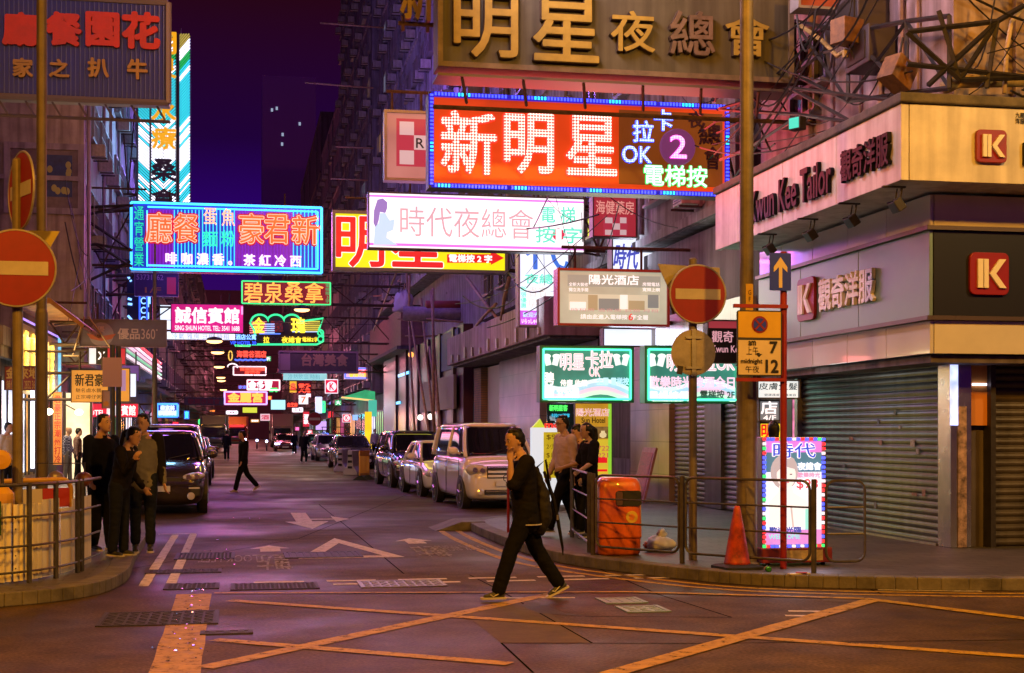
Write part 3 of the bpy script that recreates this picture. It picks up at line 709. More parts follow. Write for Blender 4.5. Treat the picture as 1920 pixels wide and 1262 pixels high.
block('bluish tenement with railed balconies behind the tall neon column', 1, 57.2, 84, 26, WALLP, -6.2, over=1.3, lit=.05, ac=.8, pipes=6)
block('dark tenement behind the cyan framed sign', 1, 84.5, 120, 23, WALLD, -6.2, over=1.1, lit=.05, ac=.6)
block('plain tenement past the street lamps', 1, 120.5, 180, 24, WALLD, -6.2, over=1.1, lit=.04, pitch=4, ac=.4)
block('dim tenement at the far end of the lamp row', 1, 180.5, 290, 22, WALLD, -6.2, over=1.1, lit=.03, pitch=7, ac=.2)
# the block that closes the street
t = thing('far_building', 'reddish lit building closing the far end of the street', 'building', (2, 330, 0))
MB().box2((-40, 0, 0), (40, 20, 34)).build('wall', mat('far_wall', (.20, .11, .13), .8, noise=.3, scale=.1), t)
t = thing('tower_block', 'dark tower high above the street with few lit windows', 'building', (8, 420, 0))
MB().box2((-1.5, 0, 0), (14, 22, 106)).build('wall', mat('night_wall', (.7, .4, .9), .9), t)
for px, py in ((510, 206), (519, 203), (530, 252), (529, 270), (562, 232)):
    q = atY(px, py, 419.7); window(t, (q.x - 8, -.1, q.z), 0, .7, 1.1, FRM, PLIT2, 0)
# ------------------------------------------------------------------ signs
SIGNS = {}
def rtube(mb, w, h, r, y, x=0, z=0):
    p = [(x - w / 2, y, z - h / 2), (x + w / 2, y, z - h / 2), (x + w / 2, y, z + h / 2), (x - w / 2, y, z + h / 2)]
    for i in range(4): mb.tube(p[i], p[(i + 1) % 4], r, 6)
    return mb
SIGNBK = mat('sign_casing', (.10, .09, .09), .5, .4, noise=.4, scale=5)
class Sign:
    """a signboard facing -Y, placed by the picture's box (x0,y0,x1,y1) at distance Y along the street"""
    def __init__(s, name, label, cat, box, Y, face, case=None, depth=.35, rim=.06, light=None, power=0, group=None, arm=None, back=0, rz=0.0):
        a = atY(box[0], box[1], Y); b = atY(box[2], box[3], Y)
        za = atY(box[0], box[3], Y).z; zb = atY(box[2], box[1], Y).z
        s.w = b.x - a.x; s.h = ((a.z - za) + (zb - b.z)) / 2; s.Y = Y
        s.c = Vector(((a.x + b.x) / 2, Y, (a.z + b.z + za + zb) / 4)); s.box = box
        s.o = thing(name, label, cat, s.c, rz, group); s.d = depth
        case = case or SIGNBK
        mb = MB().box((0, depth / 2, 0), (s.w - .01, depth, s.h - .01)); mb.build('casing', case, s.o, bevel=.01)
        if rim:
            mb = MB()
            for q in (-1, 1):
                mb.box((q * (s.w / 2 - rim / 2), -.03, 0), (rim, .08, s.h)); mb.box((0, -.03, q * (s.h / 2 - rim / 2)), (s.w - 2 * rim, .078, rim))
            mb.build('rim', case, s.o)
        if face is not None:
            MB().box((0, -.008, 0), (s.w - 2 * rim - .004, .012, s.h - 2 * rim - .004)).build('face', face, s.o)
        if power:
            power *= .58
            lamp('sign_glow', 'AREA', (0, -.35, 0), power, light, parent=s.o, rot=(R(-89.9), 0, 0), sx=s.w * .9, sy=s.h * .9)
            if back: lamp('sign_glow', 'AREA', (0, depth + .3, 0), power * back, light, parent=s.o, rot=(R(90), 0, 0), sx=s.w * .9, sy=s.h * .9)
        if arm is not None:
            mb = MB(); e = s.w / 2 if arm > s.c.x else -s.w / 2; far = arm - s.c.x; q = s.h / 2
            for z in (q * .8, -q * .8):
                mb.bar((e * .3, depth + .06, z), (far, depth + .06, z), .06); mb.bar((e * .9, depth + .06, z), (far, depth + 1.2, z), .04)
            k = max(2, int(abs(far - e) / 1.2)); xs = [e + (far - e) * i / k for i in range(k + 1)]
            for i in range(k): mb.bar((xs[i], depth + .06, -q * .8 if i % 2 else q * .8), (xs[i + 1], depth + .06, q * .8 if i % 2 else -q * .8), .04)
            mb.bar((-s.w * .3, depth + .06, q * .8), (-s.w * .3, depth + .06, q + .5), .04); mb.bar((s.w * .3, depth + .06, q * .8), (s.w * .3, depth + .06, q + .5), .04)
            mb.bar((-s.w * .42, depth + .06, q + .5), (far, depth + .06, q + .5), .05)
            mb.build('bracket', RUST, s.o)
    def px(s, x, y):
        p = atY(x, y, s.Y); return p.x - s.c.x, p.z - s.c.z
    def t(s, body, box, m, bold=.0, ext=.012, y=-.02, name='lettering', vert=False, line=1.0, shear=0.0, keep=False):
        x0, z1 = s.px(box[0], box[1]); x1, z0 = s.px(box[2], box[3])
        z1 = s.px(box[2], box[1])[1] * .5 + z1 * .5; z0 = s.px(box[0], box[3])[1] * .5 + z0 * .5
        return text(s.o, body, (x0 + x1) / 2, (z0 + z1) / 2, x1 - x0, None if keep else z1 - z0, m, y, ext, bold * min(z1 - z0, x1 - x0), name, vert=vert, line=line, shear=shear)
    def rect(s, box, m, name='panel', y=-.016, th=.006):
        x0, z1 = s.px(box[0], box[1]); x1, z0 = s.px(box[2], box[3])
        return MB().box(((x0 + x1) / 2, y, (z0 + z1) / 2), (x1 - x0, th, z1 - z0)).build(name, m, s.o)
    def frame(s, inset, r, m, name='neon_border', y=-.08):
        return rtube(MB(), s.w - 2 * inset, s.h - 2 * inset, r, y).build(name, m, s.o)
    def glyph_row(s, body, box, m1, m0, bold0=.05, bold1=.0, name='neon_character', y=-.03):
        """one raised neon character each: a fat glowing rim behind a core"""
        n = len(body); x0, y0, x1, y1 = box; wd = (x1 - x0) / n
        for i, ch in enumerate(body):
            if ch == ' ': continue
            b = (x0 + wd * i + wd * .05, y0, x0 + wd * (i + 1) - wd * .05, y1)
            o = s.t(ch, b, m0, bold0, .01, y, name)
            q = s.t(ch, b, m1, bold1, .012, y - .02, 'core'); q.parent = o
WL_PINKRED = dots('led_red', 'ffd6c4', 'ff2010', 2.6, 2.2, .055, .40)
# 1 the big lamp-bulb sign
S = Sign('led_sign', 'wide orange sign with three large pale red lamp-dot characters and blue lamp border', 'neon sign', (803, 186, 1366, 362), 25.0,
         glow('lamp_lit_face', (.72, .055, .006), .9, .4, .45), depth=.4, rim=.05, light=(1, .07, .06), power=330, arm=9.6, back=.5)  # face emission stands in for the red light its lamps throw on the board
S.rect((1160, 206, 1354, 352), glow('lamp_dim_face', (.22, .05, .006), .75, .4, .6), 'dim_glow_patch', -.017)  # patch coloured dimmer for the part of the board the lamps leave unlit
rim_m = glow('red_halo', (1.0, .03, .02), 1.6)
for ch, b in (('新', (827, 212, 928, 325)), ('明', (946, 216, 1035, 325)), ('星', (1062, 218, 1153, 328))):
    o = S.t(ch, b, rim_m, .045, .012, -.02, 'lamp_character'); q = S.t(ch, b, WL_PINKRED, .022, .02, -.055, 'core'); q.parent = o
    q = S.t(ch, b, WL_PINKRED, .0, .02, -.06, 'core'); q.parent = o
bl0 = glow('blue_halo', (.03, .10, 1.6), 1.2); bl1 = dots('led_blue', 'd8ecff', '2050ff', 2.0, 1.6, .03)
for ch, b in (('卡', (1226, 207, 1260, 245)), ('拉', (1186, 228, 1224, 267)), ('OK', (1166, 275, 1220, 306))):
    o = S.t(ch, b, bl0, .045, .012, -.02, 'lamp_character'); q = S.t(ch, b, bl1, .015, .012, -.045, 'core'); q.parent = o
x, z = S.px(1269, 277); MB().lathe([(.34, 0), (.34, -.04), (.32, -.06), (.28, -.06)], (x, -.015, z), 'Y', 28).build('number_disc', glow('disc_violet', (.24, .05, .17), .6), S.o)
o = S.t('2', (1254, 256, 1284, 298), glow('magenta_halo', (1.2, .05, .9), 1.0), .04, .012, -.08, 'lamp_character'); q = S.t('2', (1254, 256, 1284, 298), dots('led_pink', 'ffd0f8', 'ff40d0', 2, 1.5, .03), .012, .01, -.10, 'core'); q.parent = o
o = S.t('電梯按', (1207, 311, 1324, 350), glow('green_halo', (.0, .8, .12), 1.0), .045, .012, -.02, 'lamp_character'); q = S.t('電梯按', (1207, 311, 1324, 350), glow('green_core', 'c8ffd8', 1.8), .012, .012, -.045, 'core'); q.parent = o
S.t('夜', (1290, 210, 1318, 240), mat('unlit_red', (.14, .05, .03), .6), .02, .03, name='unlit_character'); S.t('總', (1310, 232, 1350, 272), _m['unlit_red'], .02, .03, name='unlit_character'); S.t('會', (1320, 276, 1350, 318), _m['unlit_red'], .02, .03, name='unlit_character')
# border lamps
mb = MB(); mc = MB(); n = 92
def bulb(x, z, k):
    (mc if (k % 23) in (8, 9, 10, 11) else mb).box((x, -.085, z), (.034, .03, .055 if abs(x) < S.w / 2 - .08 else .034))
for i in range(n):
    x = -S.w / 2 + .06 + (S.w - .12) * i / (n - 1)
    if i % 23 == 0: continue
    bulb(x, S.h / 2 - .04, i); bulb(x, -S.h / 2 + .04, i + 6)
for i in range(1, 26):
    z = -S.h / 2 + S.h * i / 26; k = i + 4
    (mc if 9 < i < 13 else mb).box((-S.w / 2 + .05, -.085, z), (.055, .03, .032)); (mc if 14 < i < 18 else mb).box((S.w / 2 - .05, -.085, z), (.055, .03, .032))
mb.build('border_lamps', glow('blue_lamps', (.10, .16, 3.2), 1.3), S.o); mc.build('border_lamps', glow('cyan_lamps', (.05, 1.3, 1.8), 1.2), S.o)
rtube(MB(), S.w - .09, S.h - .09, .05, -.05).build('border_channel', glow('blue_channel', (.03, .02, .55), .8), S.o)
# 2 white night club sign
S = Sign('lightbox_sign', 'long white backlit sign with faint pink brush characters and a woman silhouette', 'shop sign', (690, 366, 1096, 471), 35.0,
         glow('white_face', (1.0, .92, .97), 1.35, .12, .8), depth=.4, rim=.03, light=(1, .25, .75), power=170, arm=9.6, back=.4)
pk = glow('pink_strip', (.85, .20, .85), 1.0)
S.rect((692, 369, 1094, 378), pk, 'edge_strip'); S.rect((692, 455, 1094, 470), pk, 'edge_strip')
S.t('時代夜總會', (750, 390, 1000, 446), glow('faded_red', (.74, .42, .48), 1.0), .0, .004, -.018)
gt = glow('mint_letters', (.18, .85, .62), 1.0); S.t('電 梯', (1014, 388, 1078, 418), gt, .02, .004, -.018); S.t('按 字', (1004, 426, 1090, 456), gt, .02, .004, -.018)
x, z = S.px(1047, 440); MB().lathe([(.16, 0), (.16, -.008)], (x, -.016, z), 'Y', 20).build('number_disc', glow('disc_red', (.75, .04, .10), .9), S.o); S.t('1', (1042, 430, 1052, 451), glow('white_letters', (1, .9, .9), 1.2), .05, .004, -.026)
def fig(S, x0, y0, sx, sy, pts, m, y=-.018, name='figure'):
    poly = [S.px(x0 + a * sx, y0 + b * sy) for a, b in pts]
    return MB().prism(poly, y, y - .004).build(name, m, S.o)
fig(S, 695, 372, 50, 92, [(.25, .03), (.45, .0), (.62, .08), (.62, .2), (.55, .3), (.35, .28), (.3, .45), (.2, .62), (.1, .5), (.12, .25)], glow('lilac_print', (.34, .22, .62), .9))
fig(S, 695, 372, 50, 92, [(.35, .3), (.55, .3), (.72, .45), (.9, .42), (.85, .65), (.62, .7), (.6, .8), (1.0, .95), (.1, .95), (.15, .6), (.3, .5)], glow('pale_blue_print', (.55, .75, .98), 1.0), y=-.024)
# 3 yellow sign behind it
S = Sign('lightbox_sign', 'yellow backlit sign with big red white-edged characters and a red arrow', 'shop sign', (623, 399, 952, 510), 45.6,
         glow('yellow_face', (.78, .72, .006), 1.15, .2, .5), case=mat('grey_casing', (.33, .32, .31), .5, .3, noise=.2), depth=.5, rim=.10, light=(1, .95, .1), power=130, arm=9.8)
wr = glow('white_edge', (1, .95, .9), 1.2); rr = glow('sign_red', (.78, .012, .016), 1.0)
for ch, b in (('明', (631, 407, 719, 500)), ('星', (735, 405, 829, 500))):
    o = S.t(ch, b, wr, .035, .004, -.018); q = S.t(ch, b, rr, .018, .006, -.03, 'core'); q.parent = o
ar = [S.px(*p) for p in ((838, 477), (920, 477), (920, 470), (945, 484), (920, 497), (920, 493), (838, 493))]
MB().prism(ar, -.018, -.026).build('arrow', rr, S.o); S.t('電梯按 2 字', (842, 478, 922, 492), wr, .04, .004, -.03)
# 4 top unlit-looking sign with raised letters
S = Sign('night_club_sign', 'huge grey olive signboard with raised yellow characters at the top', 'shop sign', (820, -70, 1486, 142), 21.5,
         mat('olive_board', (.095, .09, .05), .6, noise=.25, scale=.8, stain=.45), case=mat('olive_rim', (.16, .12, .07), .6, noise=.4), depth=.5, rim=.08, arm=9.6)
YL = mat('yellow_letter', (.34, .25, .035), .5, noise=.25, scale=4); YD = mat('letter_side', (.05, .03, .012), .7)
OT = mat('dead_tube', (.06, .045, .03), .4)
for ch, b, mm in (('明', (850, -12, 967, 110), YL), ('星', (998, -12, 1118, 118), YL), ('夜', (1142, 26, 1223, 100), YL), ('總', (1253, 26, 1335, 106), mat('dull_letter', (.15, .10, .06), .6, noise=.4)), ('會', (1356, 32, 1436, 108), YL)):
    o = S.t(ch, b, YD, .026, .12, -.0, 'raised_character'); q = S.t(ch, b, mm, .014, .012, -.125, 'core'); q.parent = o
mb = MB().box((0, .25, -S.h / 2 - .12), (S.w, .6, .04)); mb.build('drip_tray', mat('tray_dark', (.10, .08, .08), .5, .4), S.o)
mb = MB()
for k in range(6): x = -S.w / 2 + S.w * (k + .4) / 6; mb.bar((x, -.0, -S.h / 2 - .15), (x + .15, .5, -S.h / 2 - .42), .035)
mb.bar((-S.w / 2, .5, -S.h / 2 - .5), (S.w / 2 + 1, .5, -S.h / 2 - .5), .05); mb.build('tray_bracket', RUST, S.o)
# the single character standing beside it
S2 = Sign('night_club_character', 'single dull raised character on a frame beside the olive signboard', 'shop sign', (748, -66, 812, 56), 22.5, None, case=STEEL, depth=.06, rim=0)
for c in list(S2.o.children): bpy.data.objects.remove(c)
S2.t('新', (750, -60, 812, 40), YD, .03, .1, 0, 'raised_character'); S2.t('新', (750, -60, 812, 40), mat('olive_letter', (.26, .19, .08), .6, noise=.4), .028, .012, -.11, 'front')
mb = MB().bar((-S2.w / 2, .1, -S2.h / 2 + .12), (S2.w / 2 + .3, .1, -S2.h / 2 + .12), .05).bar((-S2.w / 2, .1, S2.h / 2), (S2.w / 2 + .3, .1, S2.h / 2), .05)
mb.bar((-.2, .1, -S2.h / 2), (-.2, .1, S2.h / 2), .04).bar((.2, .1, -S2.h / 2), (.2, .1, S2.h / 2), .04).build('bracket', RUST, S2.o)
# 5 pharmacy sign with checks
S = Sign('pharmacy_sign', 'pinkish sign with red and white checks partly behind the orange lamp sign', 'shop sign', (720, 208, 812, 340), 31.0,
         glow('salmon_face', (.45, .19, .17), .75, .25, .8), case=mat('grey_casing', (.33, .32, .31), .5), depth=.3, rim=.06, arm=9.6)
rd = glow('check_red', (.38, .03, .06), .9); S.rect((743, 222, 812, 314), rd, 'check_panel')
wp = glow('check_white', (.55, .40, .42), .9); S.rect((749, 228, 776, 254), wp, 'check', -.024); S.rect((776, 254, 804, 282), wp, 'check', -.024); S.rect((749, 282, 776, 309), wp, 'check', -.024)
S.t('R', (780, 260, 795, 278), mat('black_letter', (.01, .01, .01), .5), .02, .004, -.028)
S = Sign('pharmacy_sign', 'red sign with small red and white check under the lamp sign', 'shop sign', (1110, 368, 1194, 446), 31.5,
         glow('red_face', (.42, .03, .05), .7), depth=.3, rim=.03)
S.t('海健藥房', (1117, 377, 1188, 402), glow('pale_red_letters', (.75, .35, .30), .8), .01, .004, -.018)
S.rect((1131, 405, 1176, 443), rd, 'check_panel')
for b in ((1134, 408, 1148, 419), (1148, 419, 1162, 431), (1162, 408, 1174, 419), (1134, 431, 1148, 441), (1162, 431, 1174, 441)): S.rect(b, wp, 'check', -.024)
# 6 white hanging column sign
S = Sign('column_sign', 'white column lightbox with blue brush character and purple foot', 'shop sign', (971, 462, 1068, 613), 38.0,
         glow('cold_white_face', (.82, .90, 1.0), 1.15, .1, 1), case=mat('grey_casing', (.33, .32, .31), .5), depth=.4, rim=.05, light=(.8, .85, 1), power=60)
S.t('代', (985, 452, 1066, 505), glow('blue_brush', (.06, .20, .75), .9), .02, .004, -.018); S.t('夜總', (984, 514, 1036, 532), glow('mint_letters', (.18, .85, .62), 1.0), .03, .004, -.018)
S.t('新張優惠', (976, 537, 987, 578), glow('mint_letters', (1, 1, 1)), .02, .004, -.018, vert=True)
S.t('貴賓\n房廳', (990, 538, 1026, 580), glow('cream_letters', (.75, .68, .60), .9), .0, .004, -.018)
S.rect((974, 582, 1066, 612), glow('purple_foot', (.62, .12, .80), 1.0), 'foot_panel'); S.t('歡迎光臨', (980, 586, 1020, 595), glow('cyan_letters', (.5, .85, 1), 1.1), .02, .004, -.024); S.t('いらっしゃいませ', (978, 598, 1020, 607), wr, .02, .004, -.024)
# 7 slanting white lightbox with blue brush letters
S = Sign('lightbox_sign', 'white backlit box with slanting blue brush characters above the grey hotel sign', 'shop sign', (1146, 432, 1268, 508), 33.0,
         glow('bluish_white_face', (.80, .86, 1.0), 1.2, .15, 1), depth=.4, rim=.03, light=(.8, .85, 1), power=50, arm=9.6)
S.t('時代', (1150, 458, 1198, 504), glow('navy_brush', (.08, .10, .55), .9), .02, .004, -.018, shear=.3); S.t('夜總會', (1200, 425, 1262, 447), glow('mint_letters', (1, 1, 1)), .02, .004, -.018); S.t('人', (1230, 470, 1256, 500), glow('ghost_letters', (.62, .66, .82), 1), .0, .004, -.018)
# 8 grey hotel sign
S = Sign('hotel_sign', 'beige lit hotel sign with red rim, white characters and pictures of beds', 'shop sign', (1044, 505, 1254, 612), 29.0,
         glow('beige_face', (.50, .50, .37), .80, .25, 1.2), case=mat('red_rim', (.33, .03, .05), .35), depth=.35, rim=.05, light=(1, .95, .75), power=70, arm=9.6)
S.rect((1064, 515, 1238, 540), glow('grey_band', (.36, .37, .31), .75), 'band')
S.t('陽光酒店', (1104, 516, 1197, 534), glow('white_letters', (1, 1, 1)), .012, .004, -.024)
for s_, b in (('全新大裝修', (1066, 530, 1102, 537)), ('獨立洗手間', (1066, 540, 1102, 547)), ('房間電話', (1204, 530, 1236, 537)), ('寬頻上網', (1204, 540, 1236, 547))): S.t(s_, b, glow('white_letters', (1, 1, 1)), .0, .004, -.028)
S.rect((1066, 551, 1236, 584), glow('picture_beige', (.62, .58, .42), .9), 'bed_picture', -.020)
for i, b in enumerate(((1068, 566, 1098, 582), (1102, 553, 1120, 582), (1122, 560, 1160, 582), (1162, 553, 1176, 580), (1178, 564, 1208, 582), (1214, 553, 1234, 578))):
    S.rect(b, (glow('bed_white', (.85, .85, .80), 1), glow('bed_tan', (.45, .36, .20), .8), glow('bed_shade', (.28, .30, .28), .7))[i % 3], 'bed_picture', -.028)
S.t('請由此進入電梯按  字全層', (1088, 590, 1214, 599), glow('white_letters', (1, 1, 1)), .0, .004, -.020); S.t('6', (1178, 588, 1186, 601), rr, .01, .004, -.024); S.t('時租房 過夜房 日租 月租', (1070, 579, 1234, 585), glow('rose_print', (.6, .3, .28), .9), .0, .002, -.034)
# 9/10 green bordered karaoke signs
GT = glow('green_tube', (.10, 1.5, .62), 1.8); GF = glow('teal_face', (.05, .26, .20), .8, .5, 1.2); GC = mat('green_casing', (.02, .16, .10), .4)
def karaoke(box, Y, label, big, second, third, side):
    S = Sign('karaoke_sign', label, 'neon sign', box, Y, GF, case=GC, depth=.3, rim=.04, light=(.3, 1, .75), power=16)
    S.frame(.075, .022, GT); x0, y0, x1, y1 = box; W = x1 - x0; H = y1 - y0
    pkh = glow('pink_letter', (1, .55, .62), 1.2); wh = glow('white_letters', (1, 1, 1))
    # swoosh of pale colours
    for k, c in enumerate(((.75, .95, 1), (.45, .75, .95), (.9, .65, .85), (.7, .95, .8))):
        pts = [(x0 + W * (.05 + .9 * i / 12), y0 + H * (.60 + .07 * k + .10 * math.sin(i / 12 * 6 + .5) + .10 * (i / 12))) for i in range(13)]
        poly = [S.px(*p) for p in pts] + [S.px(a, b + H * .075) for a, b in reversed(pts)]
        MB().prism(poly, -.016 - k * .002, -.0175 - k * .002).build('swoosh', glow('swoosh%s' % 'abcd'[k], c, .95), S.o)
    for fx in ((.13, .87) if side else (.13,)):   # beer mugs
        a = S.px(x0 + W * fx, y0 + H * .24); r = W / 177 * .1
        mb = MB()
        for q in (-1, 1): mb.box((a[0] + q * .085, -.03, a[1] - .03), (.12, .01, .18), M=Matrix.Rotation(q * .25, 3, 'Y')); mb.ball((a[0] + q * .10, -.03, a[1] + .07), (.085, .012, .05), 10, 5)
        mb.build('beer_mugs', glow('mug_white', (.85, .95, .92), 1.1), S.o)
    for s_, b in big:
        o = S.t(s_, b, wh, .04, .004, -.034, 'sign_letter'); q = S.t(s_, b, pkh, .012, .004, -.046, 'core'); q.parent = o
    for s_, b, m in second + third: S.t(s_, b, m, .03, .004, -.03)
    return S
lt = glow('white_letters', (1, 1, 1)); ct = glow('cyan_letters', (1, 1, 1)); lp = glow('rose_letters', (1, .62, .8), 1.15)
karaoke((1011, 649, 1187, 755), 28.5, 'green bordered karaoke sign with beer mugs, beside the twin sign behind the round sign', [('明星', (1050, 664, 1094, 694)), ('卡拉', (1098, 658, 1148, 690)), ('OK', (1104, 688, 1124, 706))],
        [('聘\n請', (1018, 698, 1038, 748), lt), ('侍應 收銀', (1050, 712, 1100, 724), lt), ('全層 電梯按', (1118, 708, 1178, 722), ct)], [('女公關', (1044, 728, 1084, 746), lt)], True)
karaoke((1207, 649, 1387, 757), 25.5, 'green bordered karaoke sign half hidden by the round road sign', [('明星卡拉OK', (1250, 664, 1376, 696))],
        [('歡樂時光啤酒全日', (1216, 706, 1376, 728), lp), ('早場特價', (1216, 734, 1290, 752), lt)], [('電梯按 2F', (1312, 732, 1376, 748), mat('dim_letters', (.1, .25, .3), .5))], False)
# small ones around
S = Sign('lightbox_sign', 'bluish white lightbox between the beige hotel sign and the karaoke signs', 'shop sign', (1130, 616, 1246, 650), 31.0, glow('bluish_white_face', (1, 1, 1)), depth=.3, rim=.02, light=(.7, .8, 1), power=25)
S = Sign('tailor_sign', 'black projecting tailor sign with red band behind the parking sign', 'shop sign', (1324, 600, 1392, 682), 23.6, mat('black_face', (.02, .016, .02), .3), depth=.2, rim=.02)
S.rect((1326, 602, 1390, 616), glow('red_band', (.45, .05, .07), .6), 'red_band'); S.t('觀奇', (1334, 621, 1374, 642), glow('rose_letter', (.75, .38, .45), .8), .015, .004, -.018); S.t('Kwun Kee', (1334, 648, 1390, 661), glow('rose_letter', (1, 1, 1)), .01, .004, -.018)
S = Sign('lightbox_sign', 'white skin clinic lightbox with black characters beside the lamp post', 'shop sign', (1417, 712, 1498, 748), 20.8, glow('paper_white', (.85, .88, .86), 1.0), depth=.25, rim=.02, light=(.9, 1, .95), power=4)
S.t('皮膚生髮', (1422, 718, 1494, 731), mat('black_letter', (.01, .01, .01), .5), .01, .004, -.018); S.t('健康護膚 中醫美容', (1432, 738, 1492, 743), mat('black_letter', (.01, .01, .01), .5), .0, .004, -.018)
S = Sign('lightbox_sign', 'grey lightbox with a white character and floor number', 'shop sign', (1420, 750, 1462, 790), 21.0, glow('grey_lit', (.20, .20, .21), .8), depth=.2, rim=.02)
S.t('店', (1426, 753, 1456, 776), lt, .03, .004, -.018); S.t('4/F', (1430, 779, 1454, 788), lt, .02, .004, -.018)
S = Sign('column_sign', 'tall yellow lit sign with red outlined characters behind the poster lightbox', 'shop sign', (1421, 792, 1468, 1000), 21.2, glow('hot_yellow', (1.0, .72, .02), 1.15, .2, 2), depth=.2, rim=.02, light=(1, .8, .1), power=5)
S.t('明星', (1426, 796, 1450, 850), rr, .03, .004, -.018, vert=True)
S = Sign('column_sign', 'narrow column of red and white shop lights by the shutter', 'shop sign', (1482, 748, 1499, 830), 22.6, glow('rose_box', (.9, .25, .45), .9, .7, 6), depth=.2, rim=.01)
S = Sign('shop_sign', 'orange red signboard with black characters at the very top', 'shop sign', (1494, -30, 1716, 23), 20.5, mat('orange_red_board', (.42, .09, .04), .5, noise=.2), case=mat('grey_casing', (.33, .32, .31), .5), depth=.3, rim=.04)
S.t('電梯按', (1600, -4, 1652, 6), mat('black_letter', (0, 0, 0)), .02, .004, -.018); S.t('1', (1668, -6, 1680, 7), mat('black_letter', (0, 0, 0)), .02, .004, -.018); S.t('字', (1690, -5, 1704, 6), mat('black_letter', (0, 0, 0)), .02, .004, -.018)
# hotel poster and standee at the doorway
S = Sign('hotel_poster', 'tall orange and yellow hotel poster with a vase picture on the stone wall', 'poster', (1077, 756, 1147, 905), 32.7, glow('poster_orange', (.85, .42, .03), .55, .25, 2), depth=.1, rim=.01, light=(1, .7, .2), power=6)
S.rect((1140, 757, 1147, 904), glow('lime_edge', (.35, .75, .05), .8), 'lime_edge'); S.t('陽光酒店', (1080, 766, 1142, 780), glow('white_letters', (1, 1, 1)), .03, .004, -.018); S.t('陽光酒店', (1080, 766, 1142, 780), glow('rose_red_letters', (.6, .08, .10), .8), .0, .004, -.026)
S.t('Sun Hotel', (1090, 783, 1134, 793), mat('black_letter', (0, 0, 0)), .02, .004, -.018); S.rect((1092, 800, 1140, 822), glow('brown_picture', (.28, .15, .04), .6, .5, 8), 'room_picture'); x, z = S.px(1130, 814)
MB().lathe([(.02, -.09), (.08, -.06), (.085, 0), (.04, .05), (.05, .08)], (x, -.03, z), 'Z', 14).build('vase_picture', glow('vase_cream', (.9, .7, .35), .8), S.o)
S.rect((1078, 824, 1140, 900), glow('poster_yellow', (.9, .65, .04), .7), 'yellow_panel'); S.t('2722\n3221', (1112, 836, 1142, 858), glow('rose_red_letters', (1, 1, 1)), .0, .004, -.024)
S.rect((1112, 858, 1138, 868), rr, 'red_mark', -.024); S.rect((1112, 880, 1138, 884), rr, 'red_mark', -.024)
t = thing('shop_window', 'dark doorway window with green neon characters and a white star sticker', 'shop window', atY(1052, 840, 37.5) - Vector((0, 0, .0)))
x0 = atY(1028, 757, 37.5); x1 = atY(1080, 900, 37.5); c = t.location; W_, H_ = x1.x - x0.x, x0.z - .15
MB().box((0, .03, (x0.z + .15) / 2 - c.z), (W_, .04, H_)).build('glass', mat('shop_glass', (.02, .06, .08), .08), t)
g = lambda a, b: (atY(a, b, 37.5).x - c.x, atY(a, b, 37.5).z - c.z)
a = g(1047, 765); text(t, '新明星客', a[0], a[1], .5, .16, glow('green_neon_text', (.1, 1.0, .15), 1.1), -.01, .01, .006)
a = g(1050, 779); text(t, '卡拉OK酒廊', a[0], a[1], .52, .10, glow('cyan_neon_text', (.05, .6, .9), .8), -.01, .01, .003)
a = g(1048, 797); mb = MB(); st = []
for k in range(24): q = .17 if k % 2 else .11; st.append((a[0] + q * math.cos(k * math.pi / 12), a[1] + q * math.sin(k * math.pi / 12)))
mb.prism(st, -.03, -.02).build('star_sticker', glow('sticker_white', (.8, .85, .85), .8), t)
a = g(1040, 832); text(t, '2/F', a[0], a[1], .26, .2, glow('yellow_neon_text', (.9, .9, .05), 1), -.01, .01, .012)
mb = MB()
for k in range(14): b = g(1028 + rnd.random() * 50, 775 + rnd.random() * 110); mb.box((b[0], -.0, b[1]), (.05 + .1 * rnd.random(), .02, .04 + .1 * rnd.random()))
mb.build('stickers', glow('sticker_mix', (.35, .45, .5), .5, .9, 9), t)
# canopy lamp strips etc: soft lobby light
lamp('lobby_light', 'AREA', (8.9, 38.5, 3.6), 12, (.7, .85, 1), sx=.6, sy=3, rot=(0, 0, 0))

# --- the far side of the street
CY = glow('cyan_tube', (.08, .95, 2.2), 1.7); BL = glow('blue_face', (.012, .05, .55), .65, .3, .6); RO = glow('red_orange_core', (1.3, .10, .02), 1.5); WO = glow('pale_orange_rim', (1.0, .55, .42), 1.25)
Y0 = 50.0
S = Sign('neon_sign', 'blue restaurant neon sign with cyan stripes, glowing red characters and cyan double border', 'neon sign', (243, 382, 606, 512), Y0, BL, case=mat('blue_casing', (.05, .05, .16), .4), depth=.5, rim=.04, light=(.25, .12, 1), power=420, arm=-5.6, back=.5)
S.frame(.06, .04, CY); mb = MB(); x0, x1, zq = S.px(277, 440)[0], S.w / 2 - .20, S.h / 2 - .20
for a, b in (((x0, zq), (x1, zq)), ((x1, zq), (x1, -zq)), ((x1, -zq), (x0, -zq))): mb.tube((a[0], -.08, a[1]), (b[0], -.08, b[1]), .028, 6)
mb.build('neon_border', CY, S.o)
mb = MB(); sw = S.w / 363
def stripes(pa, pb, step=7.0):
    x = pa
    while x < pb:
        a = S.px(x, 394); b = S.px(x, 502); mb.tube((a[0], -.05, a[1]), (b[0], -.05, b[1]), .017, 5); x += step
stripes(327, 440, 6.6); stripes(550, 596, 7); mb.build('neon_stripes', glow('cyan_stripe', (.06, .70, 1.5), 1.4), S.o)
mb = MB()
for x in list(range(282, 326, 6)) + list(range(442, 550, 6)):
    a = S.px(x, 394); b = S.px(x, 502); mb.tube((a[0], -.05, a[1]), (b[0], -.05, b[1]), .012, 5)
mb.build('neon_stripes', glow('violet_stripe', (.30, .03, .75), .8), S.o)
